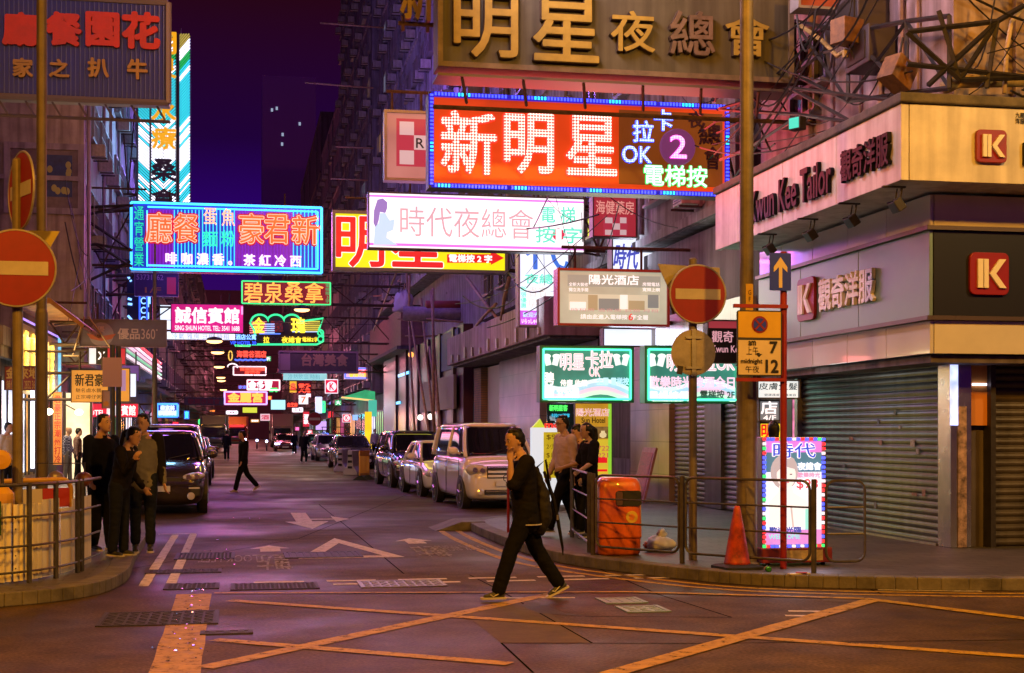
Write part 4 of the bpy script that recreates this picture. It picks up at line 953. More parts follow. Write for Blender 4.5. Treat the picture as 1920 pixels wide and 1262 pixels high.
S.rect((279, 392, 326, 502), glow('purple_panel', (.20, .008, .42), .8, .3, .8), 'violet_panel'); S.rect((441, 392, 551, 502), glow('purple_panel', (1, 1, 1)), 'violet_panel')
a = S.px(276, 395); b = S.px(276, 500); MB().tube((a[0], -.06, a[1]), (b[0], -.06, b[1]), .02, 6).build('neon_divider', CY, S.o)
rp = glow('red_glow_panel', (.55, .008, .03), .8, .4, 1.5)
for ch, bx in (('廳', (274, 400, 322, 455)), ('餐', (326, 402, 372, 454)), ('豪', (449, 402, 494, 457)), ('君', (496, 404, 542, 457)), ('新', (548, 406, 597, 458))):
    o = S.t(ch, bx, rp, .10, .006, -.06, 'neon_character'); q = S.t(ch, bx, WO, .035, .012, -.085, 'outline'); q.parent = o; q = S.t(ch, bx, RO, .006, .012, -.11, 'core'); q.parent = o
for ch, bx, m in (('蛋', (382, 391, 406, 422), 'y'), ('魚', (416, 392, 440, 424), 'y'), ('麵', (380, 434, 408, 463), 'g'), ('粉', (415, 433, 440, 463), 'g')):
    S.t(ch, bx, glow('neon_amber', (1.2, .55, .35), 1.2) if m == 'y' else glow('neon_teal', (.02, .85, .55), 1.1), .015, .014, -.09, 'neon_character')
S.t('啡 咖 濃 香 。 茶 紅 冷 西', (311, 477, 564, 498), glow('neon_pinkwhite', (1.0, .72, .95), 1.3), .035, .014, -.09, 'neon_lettering')
S.t('通宵營業', (252, 388, 270, 500), glow('neon_seagreen', (.01, .85, .40), 1.0), .0, .014, -.09, 'neon_lettering', vert=True)
lamp('sign_glow', 'AREA', (0, -.5, 0), 260, (1, .12, .25), parent=S.o, rot=(R(-89.9), 0, 0), sx=5, sy=1)
# the tall neon column
Yc = 60.0
S = Sign('neon_column', 'tall column sign covered in chevrons of white and cyan neon tubes', 'neon sign', (257, 62, 357, 392), Yc, mat('column_face', (.02, .02, .05), .5), depth=.9, rim=.0, light=(.25, .6, 1), power=600, arm=-5.0, back=.4)
PX = S.w / 100
colw = glow('tube_white', (1.0, 1.0, 1.15), 1.8); colc = glow('tube_cyan', (.04, .75, .90), 1.2); colg = glow('tube_green', (.02, .55, .12), 1.0); coly = glow('tube_gold', (.55, .42, .08), .9)
sets = {'w': MB(), 'c': MB(), 'g': MB(), 'y': MB()}
def hue(v):
    if v < 70: return 'y'
    if v < 95: return 'w'
    if v < 112: return 'g'
    if v < 122: return 'c'
    if v < 132: return 'w'
    if v < 215: return 'c'
    if 300 < v < 322: return 'c'
    if 345 < v < 356: return 'c'
    return 'w' if (v * 7) % 31 > 4 else 'c'
v = 40.0
while v < 440:
    k = hue(v)
    # outer column, rising toward the outer edge
    for xa, ya, xb, yb in ((334, v + 26, 356, v), (284, v, 306.5, v + 22), (329, v, 306.5, v + 22), (258, v, 281, v + 22)):
        ya_, yb_ = max(64, min(390, ya)), max(64, min(390, yb))
        if abs(ya_ - yb_) < 4: continue
        if ya_ != ya or yb_ != yb:
            f = (ya_ - ya) / (yb - ya); g2 = (yb_ - ya) / (yb - ya); xa, xb = xa + (xb - xa) * f, xa + (xb - xa) * g2
        a = S.px(xa, ya_); b = S.px(xb, yb_); sets[k].tube((a[0], -.05, a[1]), (b[0], -.05, b[1]), .026, 5)
    v += 5.6
for k, m in (('w', colw), ('c', colc), ('g', colg), ('y', coly)): sets[k].build('neon_chevrons', m, S.o)
mb = MB()
for x in (258, 282, 332, 335): a = S.px(x, 64); b = S.px(x, 390); mb.tube((a[0], -.07, a[1]), (b[0], -.07, b[1]), .04, 6)
mb.build('column_rail', mat('rail_dark', (.03, .02, .06), .4), S.o)
am = glow('amber_letter', (.85, .38, .01), 1.0); dk = mat('dark_violet_letter', (.02, .008, .05), .5)
for ch, y, m in (('月', 62, am), ('泉', 108, am), ('水', 190, am), ('療', 240, am), ('桑', 300, dk), ('拿', 356, dk)):
    S.t(ch, (285, y, 330, y + 40), m, .03, .03, -.12, 'raised_character')
# blue unlit-looking board with red letters near the top
S = Sign('restaurant_sign', 'dark blue ribbed signboard with unlit red and ochre characters', 'shop sign', (-30, -6, 318, 190), 30.0, mat('navy_board', (.008, .020, .30), .5, noise=.25, scale=1), case=mat('grey_casing', (.33, .32, .31), .5), depth=.4, rim=.0, arm=-6.2)
mb = MB(); x = -S.w / 2 + .12
while x < S.w / 2 - .1: mb.tube((x, -.04, -S.h / 2 + .1), (x, -.04, S.h / 2 - .1), .013, 5); x += .092
mb.build('dead_tubes', mat('dead_neon', (.045, .07, .34), .4), S.o)
mb = rtube(MB(), S.w - .06, S.h - .06, .07, -.03); mb.build('tubular_frame', mat('frame_grey', (.17, .15, .17), .45, .3), S.o)
RL = mat('red_letter', (.45, .02, .012), .5, noise=.2); OL = mat('ochre_letter', (.33, .20, .05), .55, noise=.2)
for ch, b in (('廳', (8, 28, 74, 86)), ('餐', (90, 28, 152, 86)), ('園', (164, 28, 222, 88)), ('花', (232, 28, 298, 92))): S.t(ch, b, RL, .05, .06, -.055, 'raised_character')
for ch, b in (('家', (26, 112, 62, 146)), ('之', (94, 114, 130, 146)), ('扒', (166, 112, 204, 146)), ('牛', (240, 114, 276, 150))): S.t(ch, b, OL, .04, .05, -.055, 'raised_character')
mb = MB()
for k in range(7): x = -S.w / 2 + S.w * (k + .5) / 7; mb.bar((x, .1, -S.h / 2), (x + .15, .3, -S.h / 2 - .25), .04)
mb.bar((-S.w / 2 - 2, .3, -S.h / 2 - .28), (S.w / 2, .3, -S.h / 2 - .28), .05); mb.build('tray_bracket', mat('frame_grey', (.17, .15, .17), .45), S.o)
# grey lilac signboard with logo
S = Sign('shop_sign', 'lilac grey unlit board with a round logo and ribbon, held by slanting rods', 'shop sign', (148, 599, 313, 651), 44.0, mat('lilac_board', (.13, .10, .17), .5, noise=.12), case=mat('lilac_rim', (.22, .15, .17), .5), depth=.18, rim=.02, arm=-5.6)
lg = mat('grey_pink_letter', (.52, .38, .42), .5)
S.t('優品', (221, 616, 262, 636), lg, .02, .006, -.018); S.t('360', (265, 617, 291, 636), lg, .0, .006, -.018); x, z = S.px(294, 619); rtube(MB(), .03, .03, .008, -.02, x, z).build('degree_mark', lg, S.o)
x, z = S.px(190, 627); MB().lathe([(.36, 0), (.36, -.008)], (x, -.016, z), 'Y', 28).build('logo_disc', mat('logo_lilac', (.26, .21, .30), .5), S.o)
x, z = S.px(190, 632); MB().prism([(x - .42, z + .1), (x - .3, z - .06), (x, z - .12), (x + .3, z - .06), (x + .42, z + .1), (x + .3, z + .08), (x, z + .02), (x - .3, z + .08)], -.026, -.034).build('logo_ribbon', mat('ribbon_red', (.38, .09, .06), .5), S.o); S.t('優', (182, 612, 196, 623), lg, .02, .004, -.026)
mb = MB()
for a, b in (((160, 595), (138, 668)), ((168, 595), (222, 672)), ((120, 668), (150, 668))):
    p, q = S.px(*a), S.px(*b); mb.bar((p[0], -.25, p[1]), (q[0], -.2, q[1]), .035)
mb.build('stay_rod', mat('rod_tan', (.35, .22, .12), .5), S.o)
S = Sign('shop_sign', 'small dim violet sign with phone number under the cyan framed sign', 'shop sign', (252, 512, 335, 556), 54.0, mat('violet_board', (.06, .025, .09), .4, noise=.2), case=mat('violet_rim', (.25, .12, .22), .5), depth=.2, rim=.03, arm=-5.6)
S.t('53731662', (256, 515, 306, 525), mat('rose_letter2', (.50, .28, .40), .5), .02, .004, -.018); S.t('1/F', (272, 539, 302, 549), mat('orange_letter', (.55, .22, .05), .5), .03, .004, -.018); S.rect((313, 520, 330, 552), glow('dim_red_print', (.25, .01, .05), .8), 'red_print')
# magenta hotel sign and the white box behind
S = Sign('lightbox_sign', 'white lightbox mostly hidden behind the magenta hotel sign', 'shop sign', (299, 572, 442, 638), 64.0, glow('pale_cyan_face', (.72, .92, 1.0), 1.2, .1, 1), depth=.3, rim=.03, arm=-5.6, light=(.8, .95, 1), power=50)
S.t('冷氣 雅房 日租 時租', (322, 626, 430, 636), glow('sky_letters', (.30, .48, .62), 1.0), .02, .004, -.018)
S = Sign('hotel_sign', 'magenta backlit hotel sign with white characters and phone line', 'shop sign', (320, 570, 457, 625), 62.0, glow('magenta_face', (.72, .012, .22), .95, .35, 1), depth=.35, rim=.03, light=(1, .06, .35), power=160, arm=-5.6, back=.4)
S.t('誠信賓館', (329, 577, 448, 606), glow('white_letters', (1, 1, 1)), .035, .006, -.018); S.t('SING SHUN HOTEL TEL: 3541 1688', (328, 611, 449, 620), glow('white_letters', (1, 1, 1)), .02, .004, -.018)
mb = MB(); a = S.px(454, 575); b = S.px(454, 590); mb.tube((a[0], -.05, a[1]), (b[0], -.05, b[1]), .04, 6); mb.build('neon_dash', glow('rose_tube', (1.2, .35, .75), 1.2), S.o)
S = Sign('neon_sign', 'blue neon characters beside the scalloped green neon sign', 'neon sign', (430, 628, 482, 646), 70.0, mat('night_board', (.02, .02, .05), .5), depth=.15, rim=.0, light=(.1, .2, 1), power=30)
S.t('會酒店公寓', (432, 627, 480, 637), glow('blue_white_tube', (.35, .75, 1.6), 1.3), .03, .01, -.03, 'neon_lettering'); S.t('VIP HOTEL 30', (432, 640, 480, 646), glow('blue_tube', (.05, .15, 1.6), 1.2), .03, .01, -.03, 'neon_lettering')
# red sauna sign
S = Sign('neon_sign', 'dark red neon sign with four orange characters and green tube border', 'neon sign', (452, 527, 621, 572), 75.0, glow('maroon_face', (.30, .008, .012), .7, .5, .6), depth=.35, rim=.03, light=(1, .2, .1), power=170, arm=9.8)
S.frame(.05, .035, glow('green_border', (.06, .95, .25), 1.3))
S.glyph_row('碧泉桑拿', (456, 530, 608, 568), glow('orange_core', (1.3, .42, .06), 1.4), glow('red_rim', (1.1, .02, .02), 1.0), .06, .012)
S.t('電梯按3字', (610, 532, 618, 568), glow('dim_green_text', (.02, .45, .15), 1), .0, .006, -.02, vert=True)
# scalloped green sign
S = Sign('neon_sign', 'scalloped green outlined neon sign with yellow characters and striped bars', 'neon sign', (466, 588, 608, 648), 80.0, None, depth=.02, rim=0, arm=9.8, light=(.3, 1, .3), power=120)
for c_ in list(S.o.children):
    if c_.name.startswith('casing'): bpy.data.objects.remove(c_)
pts = [(469, 606)]
for k in range(3):
    cx_ = 487 + k * 30
    pts += [(cx_ + 16 * math.cos(R(180 - a)), 603 - 13 * math.sin(R(a))) for a in range(20, 181, 20)]
pts += [(606, 597), (598, 618), (606, 630), (606, 640), (594, 646), (472, 646), (480, 632), (476, 618)]
poly = [S.px(*p) for p in pts]
MB().prism(poly, .0, .3).build('casing', mat('brown_board', (.06, .035, .02), .5), S.o)
gb = glow('green_border2', (.04, .80, .30), 1.4)
MB().path([(a, -.06, b) for a, b in poly], .055, 6, closed=True).build('neon_border', gb, S.o)
mb = MB()
for cc in ((601, 624), (601, 636)):
    a = S.px(*cc); mb.path([(a[0] + .16 * math.cos(k * .7), -.07, a[1] + .16 * math.sin(k * .7)) for k in range(9)], .04, 6, closed=True)
mb.build('neon_curl', gb, S.o)
for i, (x0, x1, y, c, nm) in enumerate([(468, 500, 604 + k * 4, (1.1, .25, .30), 'rose_bar') for k in range(6)] + [(496, 515, 608 + k * 4, (.45, .65, 1.2), 'sky_bar') for k in range(5)] + [(556, 600, 603 + k * 3.6, (.75, .62, .08), 'gold_bar') for k in range(6)] + [(548, 596, 622, (.5, .7, 1.2), 'sky_bar'), (486, 526, 626, (.15, .3, 1.3), 'blue_bar')]):
    a = S.px(x0, y); b = S.px(x1, y); MB().tube((a[0], -.03, a[1]), (b[0], -.03, b[1]), .035, 5).build('neon_bar', glow(nm, c, 1.0), S.o)
S.rect((508, 602, 530, 622), glow('red_block', (.30, .02, .02), .7), 'red_block', -.01)
yn = glow('yellow_neon', (1.3, .95, .05), 1.3); un = mat('unlit_brown', (.20, .11, .05), .6)
for ch, bx, m in (('金', (474, 596, 496, 624), yn), ('玫', (514, 600, 532, 622), un), ('瑰', (546, 596, 572, 624), yn)): S.t(ch, bx, m, .03, .02, -.08, 'neon_character')
S.t('卡', (486, 632, 494, 643), un, .02, .02, -.03); S.t('拉', (494, 631, 505, 643), yn, .02, .02, -.03); S.t('OK', (508, 632, 525, 642), un, .02, .02, -.03); S.t('夜總會', (528, 631, 565, 643), yn, .02, .02, -.03); S.t('電梯2字', (567, 632, 596, 641), yn, .02, .02, -.03)
# vertical blue neon
S = Sign('neon_column', 'narrow column of broken blue and white neon dashes under the cyan sign', 'neon sign', (238, 514, 286, 612), 57.0, mat('night_board2', (.015, .02, .06), .5), depth=.25, rim=0, light=(.2, .35, 1), power=70, arm=-5.6)
mb = MB()
for a, b in (((240, 518), (246, 528)), ((240, 560), (247, 562)), ((240, 570), (248, 571)), ((280, 556), (280, 576)), ((280, 586), (280, 598)), ((240, 592), (247, 600))): p, q = S.px(*a), S.px(*b); mb.tube((p[0], -.05, p[1]), (q[0], -.05, q[1]), .05, 6)
mb.build('neon_dash', glow('blue_white_tube', (1, 1, 1)), S.o); S.t('CCC', (264, 558, 273, 606), glow('blue_white_tube', (1, 1, 1)), .03, .01, -.05, 'neon_lettering', vert=True)
mb = MB()
for x in (262, 276): p, q = S.px(x, 516), S.px(x, 610); mb.tube((p[0], -.05, p[1]), (q[0], -.05, q[1]), .03, 6)
mb.build('neon_line', glow('blue_tube', (1, 1, 1)), S.o)
# orange porridge lightbox and the small ones under it
OB = glow('orange_box', (.85, .34, .05), .75, .2, 1.5); bt = mat('black_letter', (0, 0, 0))
S = Sign('lightbox_sign', 'orange backlit sign with dark characters hanging over the eatery', 'shop sign', (133, 693, 204, 755), 40.0, OB, depth=.25, rim=.02, light=(1, .55, .12), power=60, arm=-5.9)
S.t('新君豪', (141, 701, 194, 724), mat('green_black', (.02, .035, .02), .5), .015, .004, -.018); S.t('馳名鹵水鵝', (142, 728, 190, 736), bt, .0, .004, -.018); S.t('正宗嶂仔粥', (142, 740, 190, 748), bt, .0, .004, -.018)
S = Sign('lightbox_sign', 'pale orange lightbox half hidden by the pair of poles', 'shop sign', (207, 690, 244, 754), 41.0, OB, depth=.25, rim=.02); S.rect((210, 694, 236, 733), glow('lilac_box', (.45, .25, .45), .7), 'lilac_panel')
S = Sign('notice_sign', 'small beige notice with orange emblem below the orange sign', 'sign', (191, 732, 211, 766), 39.0, mat('beige_notice', (.5, .32, .22), .5), depth=.1, rim=.01); x, z = S.px(199, 757); MB().lathe([(.07, 0), (.07, -.006)], (x, -.018, z), 'Y', 14).build('emblem', mat('orange_emblem', (.7, .3, .03), .5), S.o)
S = Sign('hotel_sign', 'red backlit hotel sign low over the pavement behind the poles', 'shop sign', (158, 756, 260, 783), 52.0, glow('red_lit_face', (.78, .006, .05), 1.0, .2, 1), depth=.25, rim=.02, light=(1, .05, .1), power=90)
S.t('HOTEL', (160, 769, 196, 779), lt, .03, .004, -.018); S.t('誠信賓館', (200, 760, 254, 779), lt, .02, .004, -.018)
S = Sign('banner', 'tall orange vertical banner with red characters by the eatery door', 'banner', (99, 735, 117, 872), 43.0, glow('banner_orange', (.80, .26, .04), .6, .2, 1), depth=.1, rim=.01)
S.t('君豪正宗潮州打冷', (102, 742, 114, 868), glow('banner_red', (.5, .02, .01), .6), .02, .004, -.018, vert=True)
S = Sign('shop_sign', 'red sign with yellow characters behind the road sign pole', 'shop sign', (8, 686, 74, 732), 37.0, mat('brick_red_board', (.22, .025, .012), .5), depth=.15, rim=.015)
yd = mat('yellow_paint_letter', (.55, .35, .05), .5); S.t('金 來地', (12, 689, 72, 710), yd, .03, .004, -.018); S.t('鋪位招租', (12, 713, 44, 730), yd, .0, .004, -.018); S.t('2832 3618', (46, 714, 72, 729), yd, .0, .004, -.018)
# yellow vertical neon characters on the eatery front (faces the street)
t = thing('neon_lettering_panel', 'glowing yellow vertical characters on the eatery front with rainbow tubes', 'neon sign', (-5.75, 43.5, 0), R(90))
MB().box((0, .05, 3.65), (8.5, .08, 1.9)).build('board', mat('pale_board', (.40, .36, .25), .5), t)
yv = glow('yellow_letters_hot', (1.4, .85, .12), 1.5)
for i, s_ in enumerate(('新君豪', '餐廳火', '鍋海鮮', '打邊爐', '馳名粥')): text(t, s_, -3.1 + i * 1.35, 3.6, .5, 1.6, yv, -.02, .04, .02, vert=True)
mb = MB()
for x in (-4.1, 4.1): mb.tube((x, -.03, 2.6), (x, -.03, 4.7), .05, 8)
mb.build('rainbow_tube', glow('rainbow', (.25, .7, 1.0), 1.0, .8, 1.5), t); MB().tube((-4.1, -.03, 4.7), (4.1, -.03, 4.7), .03, 6).build('edge_tube', glow('violet_tube', (.45, .3, 1.2), 1.2), t)
lamp('sign_glow', 'AREA', (0, -.3, 3.4), 90, (1, .75, .2), parent=t, rot=(R(-89.9), 0, 0), sx=7, sy=1)
# striped glowing canopy edge further on
t = thing('neon_canopy', 'shop canopy edge with red, white and green neon stripes', 'canopy', (-4.4, 66, 0), R(90))
L_ = 24
MB().box((0, .6, 4.9), (L_, 1.6, 1.0)).build('fascia', mat('canopy_face', (.3, .2, .3), .4), t)
for k, (c, nm) in enumerate((((1.3, .03, .06), 'stripe_red'), ((1, .75, .85), 'stripe_white'), ((1, .55, .75), 'stripe_pink'), ((.1, .5, .25), 'stripe_green'), ((.95, .7, .85), 'stripe_white'))):
    MB().tube((-L_ / 2, -.26, 5.3 - k * .2), (L_ / 2, -.26, 5.3 - k * .2), .05, 6).build('neon_stripe', glow(nm, c, 1.0), t)
lamp('sign_glow', 'AREA', (0, -.5, 4.9), 120, (1, .3, .5), parent=t, rot=(R(-89.9), 0, 0), sx=L_, sy=.8)
def far_sign(label, box, Y, face, cols, body, border=None, arm=None, tb=None, extra=None, power=70, light=(1, .3, .3), name='neon_sign', cat='neon sign', vert=False, bold=.04):
    S = Sign(name, label, cat, box, Y, face, depth=.3, rim=0, arm=arm, power=power, light=light)
    x0, y0, x1, y1 = box; b = tb or (x0 + (x1 - x0) * .1, y0 + (y1 - y0) * .18, x1 - (x1 - x0) * .1, y1 - (y1 - y0) * .18)
    if body: S.t(body, b, cols, bold, .02, -.03, 'neon_lettering', vert=vert)
    if border: S.frame(.08, .06, border)
    return S
dkf = glow('dim_red_field', (.10, .005, .01), .8, .4, .5); rn = glow('red_neon', (1.3, .10, .05), 1.3); wn = glow('white_neon', (1, .85, .9), 1.4); bn = glow('blue_neon', (.12, .22, 1.5), 1.3); on = glow('orange_neon', (1.3, .35, .05), 1.2)
S = far_sign('small blue neon sign with pale characters over the pavement', (292, 755, 336, 784), 76, glow('deep_blue_face', (.01, .02, .35), .8), glow('pale_blue_neon', (.65, .75, 1.2), 1.3), '泰京林\n泰國菜館', glow('blue_border', (.1, .5, 1.3), 1.2), light=(.2, .3, 1), arm=-5.2)
S = far_sign('red neon sign over blue wave line with yellow oval', (430, 656, 500, 678), 125, None, rn, '海雲谷酒店', tb=(444, 658, 499, 670), arm=-5)
mb = MB()
for k in range(12): a = S.px(440 + k * 5, 674 + (k % 2) * 2); b = S.px(445 + k * 5, 674 + ((k + 1) % 2) * 2); mb.tube((a[0], -.05, a[1]), (b[0], -.05, b[1]), .07, 5)
mb.build('neon_wave', bn, S.o); a = S.px(432, 667); MB().path([(a[0] + .16 * math.cos(k * .628), -.05, a[1] + .42 * math.sin(k * .628)) for k in range(10)], .05, 6, closed=True).build('neon_oval', glow('oval_yellow', (1, .6, .1), 1.2), S.o)
S = far_sign('red neon sign with white border and curl under the wave sign', (436, 686, 500, 705), 132, dkf, rn, '富城遊戲機\n夜總會', wn, tb=(450, 688, 497, 703), arm=-5)
a = S.px(436, 688); MB().path([(a[0] + .45 * math.cos(k * .5 - .3), -.05, a[1] + .3 * math.sin(k * .5 - .3)) for k in range(8)], .06, 6).build('neon_curl', wn, S.o)
S = far_sign('pink white neon sign with three characters and green tail', (462, 711, 526, 733), 116, glow('crimson_field', (.45, .01, .05), .9), wn, '金多寶', wn, tb=(466, 714, 510, 730), arm=9, bold=.06)
S.t('酒吧', (505, 727, 520, 735), glow('green_neon', (.05, .9, .2), 1.2), .05, .02, -.05, 'neon_lettering')
S = far_sign('orange character sign with violet blue border low over the road', (419, 733, 502, 760), 108, glow('rose_field', (.55, .02, .08), .9), glow('orange_hot', (1.4, .55, .08), 1.3), '金麗宮', glow('lilac_border', (.65, .55, 1.4), 1.3), tb=(428, 737, 492, 754), arm=-5, power=60, light=(.8, .3, .8), bold=.06)
S = Sign('shop_sign', 'grey unlit board with dull yellow characters across the street', 'shop sign', (522, 658, 672, 700), 86.0, mat('slate_board', (.06, .055, .07), .5, noise=.2), case=mat('mauve_casing', (.20, .16, .21), .5), depth=.5, rim=.12, arm=9.6)
S.t('台灣美食', (566, 664, 652, 686), mat('dull_yellow_letter', (.26, .20, .13), .6), .04, .02, -.02); S.rect((526, 662, 544, 694), mat('mauve_panel', (.24, .2, .25), .5), 'side_panel')
S = far_sign('pale cyan lightbox strip under the grey unlit board', (531, 700, 613, 713), 95, glow('cyan_strip', (.35, .72, .75), .9, .3, .8), glow('cyan_text', (.15, .45, .5), .9), '冷熱飲品 時租', tb=(540, 702, 600, 711), name='lightbox_sign', cat='shop sign', light=(.4, .8, .8), bold=.0)
def circle_k(label, box, Y):
    S = Sign('shop_sign', label, 'shop sign', box, Y, glow('store_white', (1, .9, .95), 1.1), depth=.2, rim=0, light=(1, .6, .7), power=20)
    x0, y0, x1, y1 = box; q = lambda a, b: (x0 + (x1 - x0) * a, y0 + (y1 - y0) * b)
    rc = glow('store_red', (.75, .012, .06), 1.0); S.rect((*q(.06, .06), *q(.94, .94)), rc, 'red_panel')
    a = S.px(*q(.5, .5)); MB().lathe([(S.w * .37, 0), (S.w * .37, -.01)], (a[0], -.02, a[1]), 'Y', 20).build('white_disc', glow('store_white', (1, 1, 1)), S.o); S.t('K', (*q(.36, .27), *q(.68, .73)), rc, .06, .006, -.032)
circle_k('square red sign with a ringed letter on a post', (609, 711, 634, 738), 86); circle_k('smaller red sign with a ringed letter above the pavement', (642, 776, 658, 792), 84)
S = far_sign('white blue bordered sign with red and yellow characters by the tenement', (645, 689, 693, 711), 96, glow('cream_lit', (.9, .5, .6), 1.0), rn, '串燒大王', bn, tb=(650, 691, 690, 700), arm=9.4)
S.t('宵夜小菜', (655, 700, 690, 709), glow('amber_neon', (1.2, .7, .05), 1.2), .04, .02, -.05, 'neon_lettering')
far_sign('red neon cluster with yellow characters near the ringed letter sign', (544, 714, 584, 738), 120, dkf, rn, '電子\n大角', None, tb=(560, 720, 582, 736)); far_sign('small amber sign beside the red neon cluster', (543, 714, 556, 736), 119, glow('amber_face', (.9, .5, .03), 1.0), rn, '金舖', vert=True)
far_sign('cyan lightbox facing the traffic far down the street', (508, 750, 535, 768), 118, glow('aqua_face', (.45, .85, 1.0), 1.2), None, '', name='lightbox_sign', cat='shop sign', light=(.5, .9, 1)); far_sign('small red neon words next to the aqua box', (537, 753, 560, 765), 122, dkf, rn, '白芝麻')
S = far_sign('little white store sign with a coloured digit', (560, 741, 578, 758), 112, glow('store_white', (1, 1, 1)), glow('store_orange', (.9, .2, .05), 1), '7', tb=(565, 744, 573, 755), name='shop_sign', cat='shop sign')
far_sign('yellow green sign low over the far traffic', (455, 764, 482, 774), 140, glow('lime_face', (.65, .75, .05), 1.0), None, '', name='lightbox_sign', cat='shop sign'); far_sign('white vertical lightbox beside the street post', (591, 744, 604, 775), 108, glow('cool_box', (.7, .75, 1.1), 1.2), None, '', name='lightbox_sign', cat='shop sign', light=(.7, .7, 1))
far_sign('pinkish white sign above the far trucks', (488, 776, 506, 789), 150, glow('rose_white', (.9, .6, .7), .9), glow('red_small', (.6, .05, .1), 1), '酒', name='lightbox_sign', cat='shop sign'); far_sign('wide dim red unlit neon board in front of the dark tenement', (345, 745, 420, 760), 100, None, mat('dead_red', (.22, .03, .03), .5), '歌舞夜總會', arm=-5, power=0)
far_sign('crimson vertical sign far down on the tailor row', (568, 772, 580, 800), 130, glow('crimson_face', (.75, .03, .06), .9), wn, '酒家', vert=True); far_sign('violet white lit sign cluster near the far crossing', (592, 790, 612, 806), 125, glow('violet_white', (.75, .45, 1.1), 1.0), None, '', name='lightbox_sign', cat='shop sign')
far_sign('small blue lit sign near the yellow column', (661, 778, 671, 788), 84, glow('sky_lit', (.35, .6, 1.2), 1.0), None, '', name='lightbox_sign', cat='shop sign'); far_sign('orange neon words low on the dark tenement', (392, 768, 404, 773), 140, None, on, '小廚')
# yellow column and green awning by the far pavement
S = Sign('column_sign', 'bright yellow lit column under the green awning', 'shop sign', (684, 772, 697, 842), 84, glow('yellow_column', (1.0, .62, .02), 1.1, .3, 1), depth=.4, rim=0, light=(1, .7, .1), power=40)
t = thing('awning', 'green lit awning over the stall by the yellow column', 'awning', atY(672, 742, 85)); MB().prism([(-1.0, -.1), (1.0, -.3), (1.0, .25), (.4, .35)], 0, 2.5).build('cover', glow('green_awning', (.05, .55, .22), .7, .4, 1.2), t)
MB().box((.85, 0, -.75), (.5, .1, 1.0)).build('side_curtain', glow('mint_curtain', (.1, .7, .5), .7), t); MB().tube((-1, 0, -.1), (1, 0, -.3), .05).build('front_tube', glow('amber_tube', (1, .6, .2), 1.2), t)
# row of hanging street lights over the carriageway
for i, (px, py, Y) in enumerate(((402, 640, 62), (408, 661, 75), (411, 688, 92), (414, 708, 110), (415, 714, 118), (419, 731, 140), (566, 581, 62))):
    q = atY(px, py, Y); t = thing('street_lamp', ('hanging sodium lamp %s' % ('highest in the row', 'second from the top of the row', 'third from the top of the row', 'fourth from the top of the row', 'close under the fourth of the row', 'lowest in the row', 'between the red sauna sign and scalloped sign')[i]), 'street lamp', q, group='sodium lamps over the carriageway')
    MB().ball((0, 0, 0), (.34, .22, .10), 12, 6).build('bowl', glow('sodium_bowl', (2.2, 1.0, .35), 2.2), t); MB().lathe([(.36, .03), (.30, .14), (.08, .20)], n=14).build('hood', STEEL, t)
    mb = MB(); 
    mb.tube((-q.x - 5 if px < 500 else 9 - q.x, 0, .9), (9 - q.x if px > 500 else 6 - q.x, 0, .8), .012, 5); mb.tube((0, 0, .2), (0, 0, .85), .012, 5); mb.build('span_wire', CABLE, t)
    lamp('sodium_light', 'SPOT', (0, 0, -.2), 900, (1, .5, .14), .2, parent=t, angle=R(150))

# many more small neon signs packed toward the far end of the street
_r = random.Random(21)
_cols = [('far_red', (1.3, .05, .06)), ('far_pink', (1.3, .25, .7)), ('far_white', (1.0, .9, 1.0)), ('far_blue', (.12, .25, 1.5)), ('far_amber', (1.3, .55, .06)), ('far_cyan', (.1, .9, 1.1)), ('far_green', (.08, .95, .3))]
_looks = ['crimson', 'rose', 'white', 'blue', 'amber', 'cyan', 'green']
_spots = [(440, 640, 30, 10, 150), (474, 668, 34, 9, 160), (520, 690, 26, 9, 150), (536, 706, 22, 8, 170), (446, 722, 26, 8, 180), (486, 742, 24, 8, 165), (548, 764, 20, 9, 160), (516, 776, 18, 7, 190), (572, 728, 12, 18, 140), (600, 752, 10, 22, 135), (614, 770, 12, 14, 120), (628, 750, 12, 10, 115), (424, 770, 22, 7, 170), (470, 786, 16, 6, 200), (585, 690, 26, 9, 128), (640, 660, 22, 10, 118), (552, 800, 10, 8, 170), (576, 806, 10, 8, 150), (602, 812, 14, 8, 120), (345, 770, 10, 16, 100), (322, 790, 14, 12, 90), (372, 786, 10, 10, 115)]
for _i, (_x, _y, _w, _h, _Y) in enumerate(_spots):
    _a = _r.randrange(7); _b = (_a + 2 + _r.randrange(4)) % 7; _nb, _cb = _cols[_b]; _na, _ca = _cols[_a]; _lit = _i % 2
    _S = Sign('neon_sign', 'tiny %s sign with %s characters %s' % (_looks[_a], _looks[_b], ('high over the far traffic', 'over the vanishing point', 'under the ringed letter sign', 'beside the far lamp row', 'low above the far cars', 'in the far cluster')[_i % 6] + (', upper' if _y < 720 else ', lower')), 'neon sign', (_x, _y, _x + _w, _y + _h), _Y,
             glow(_na + '_field', tuple(v * .55 for v in _ca), .9, .5, .6) if _lit else glow('far_dim_field', (.12, .01, .03), .8), depth=.3, rim=0, light=_ca, power=60, arm=(9.3 if _x > 500 else -5.0), group='tiny neon signs at the far end')
    _S.t(''.join(_r.choice('金銀大富華新樂園酒店海鮮麵家藥房珠寶') for _ in range(3 if _w > 15 else 1)), (_x + 1.5, _y + 1.2, _x + _w - 1.5, _y + _h - 1.2), glow(_nb, _cb, 1.3), .03, .02, -.04, 'neon_lettering')
    if _i % 3 == 0: _S.frame(.05, .07, glow(_nb, _cb, 1.3))

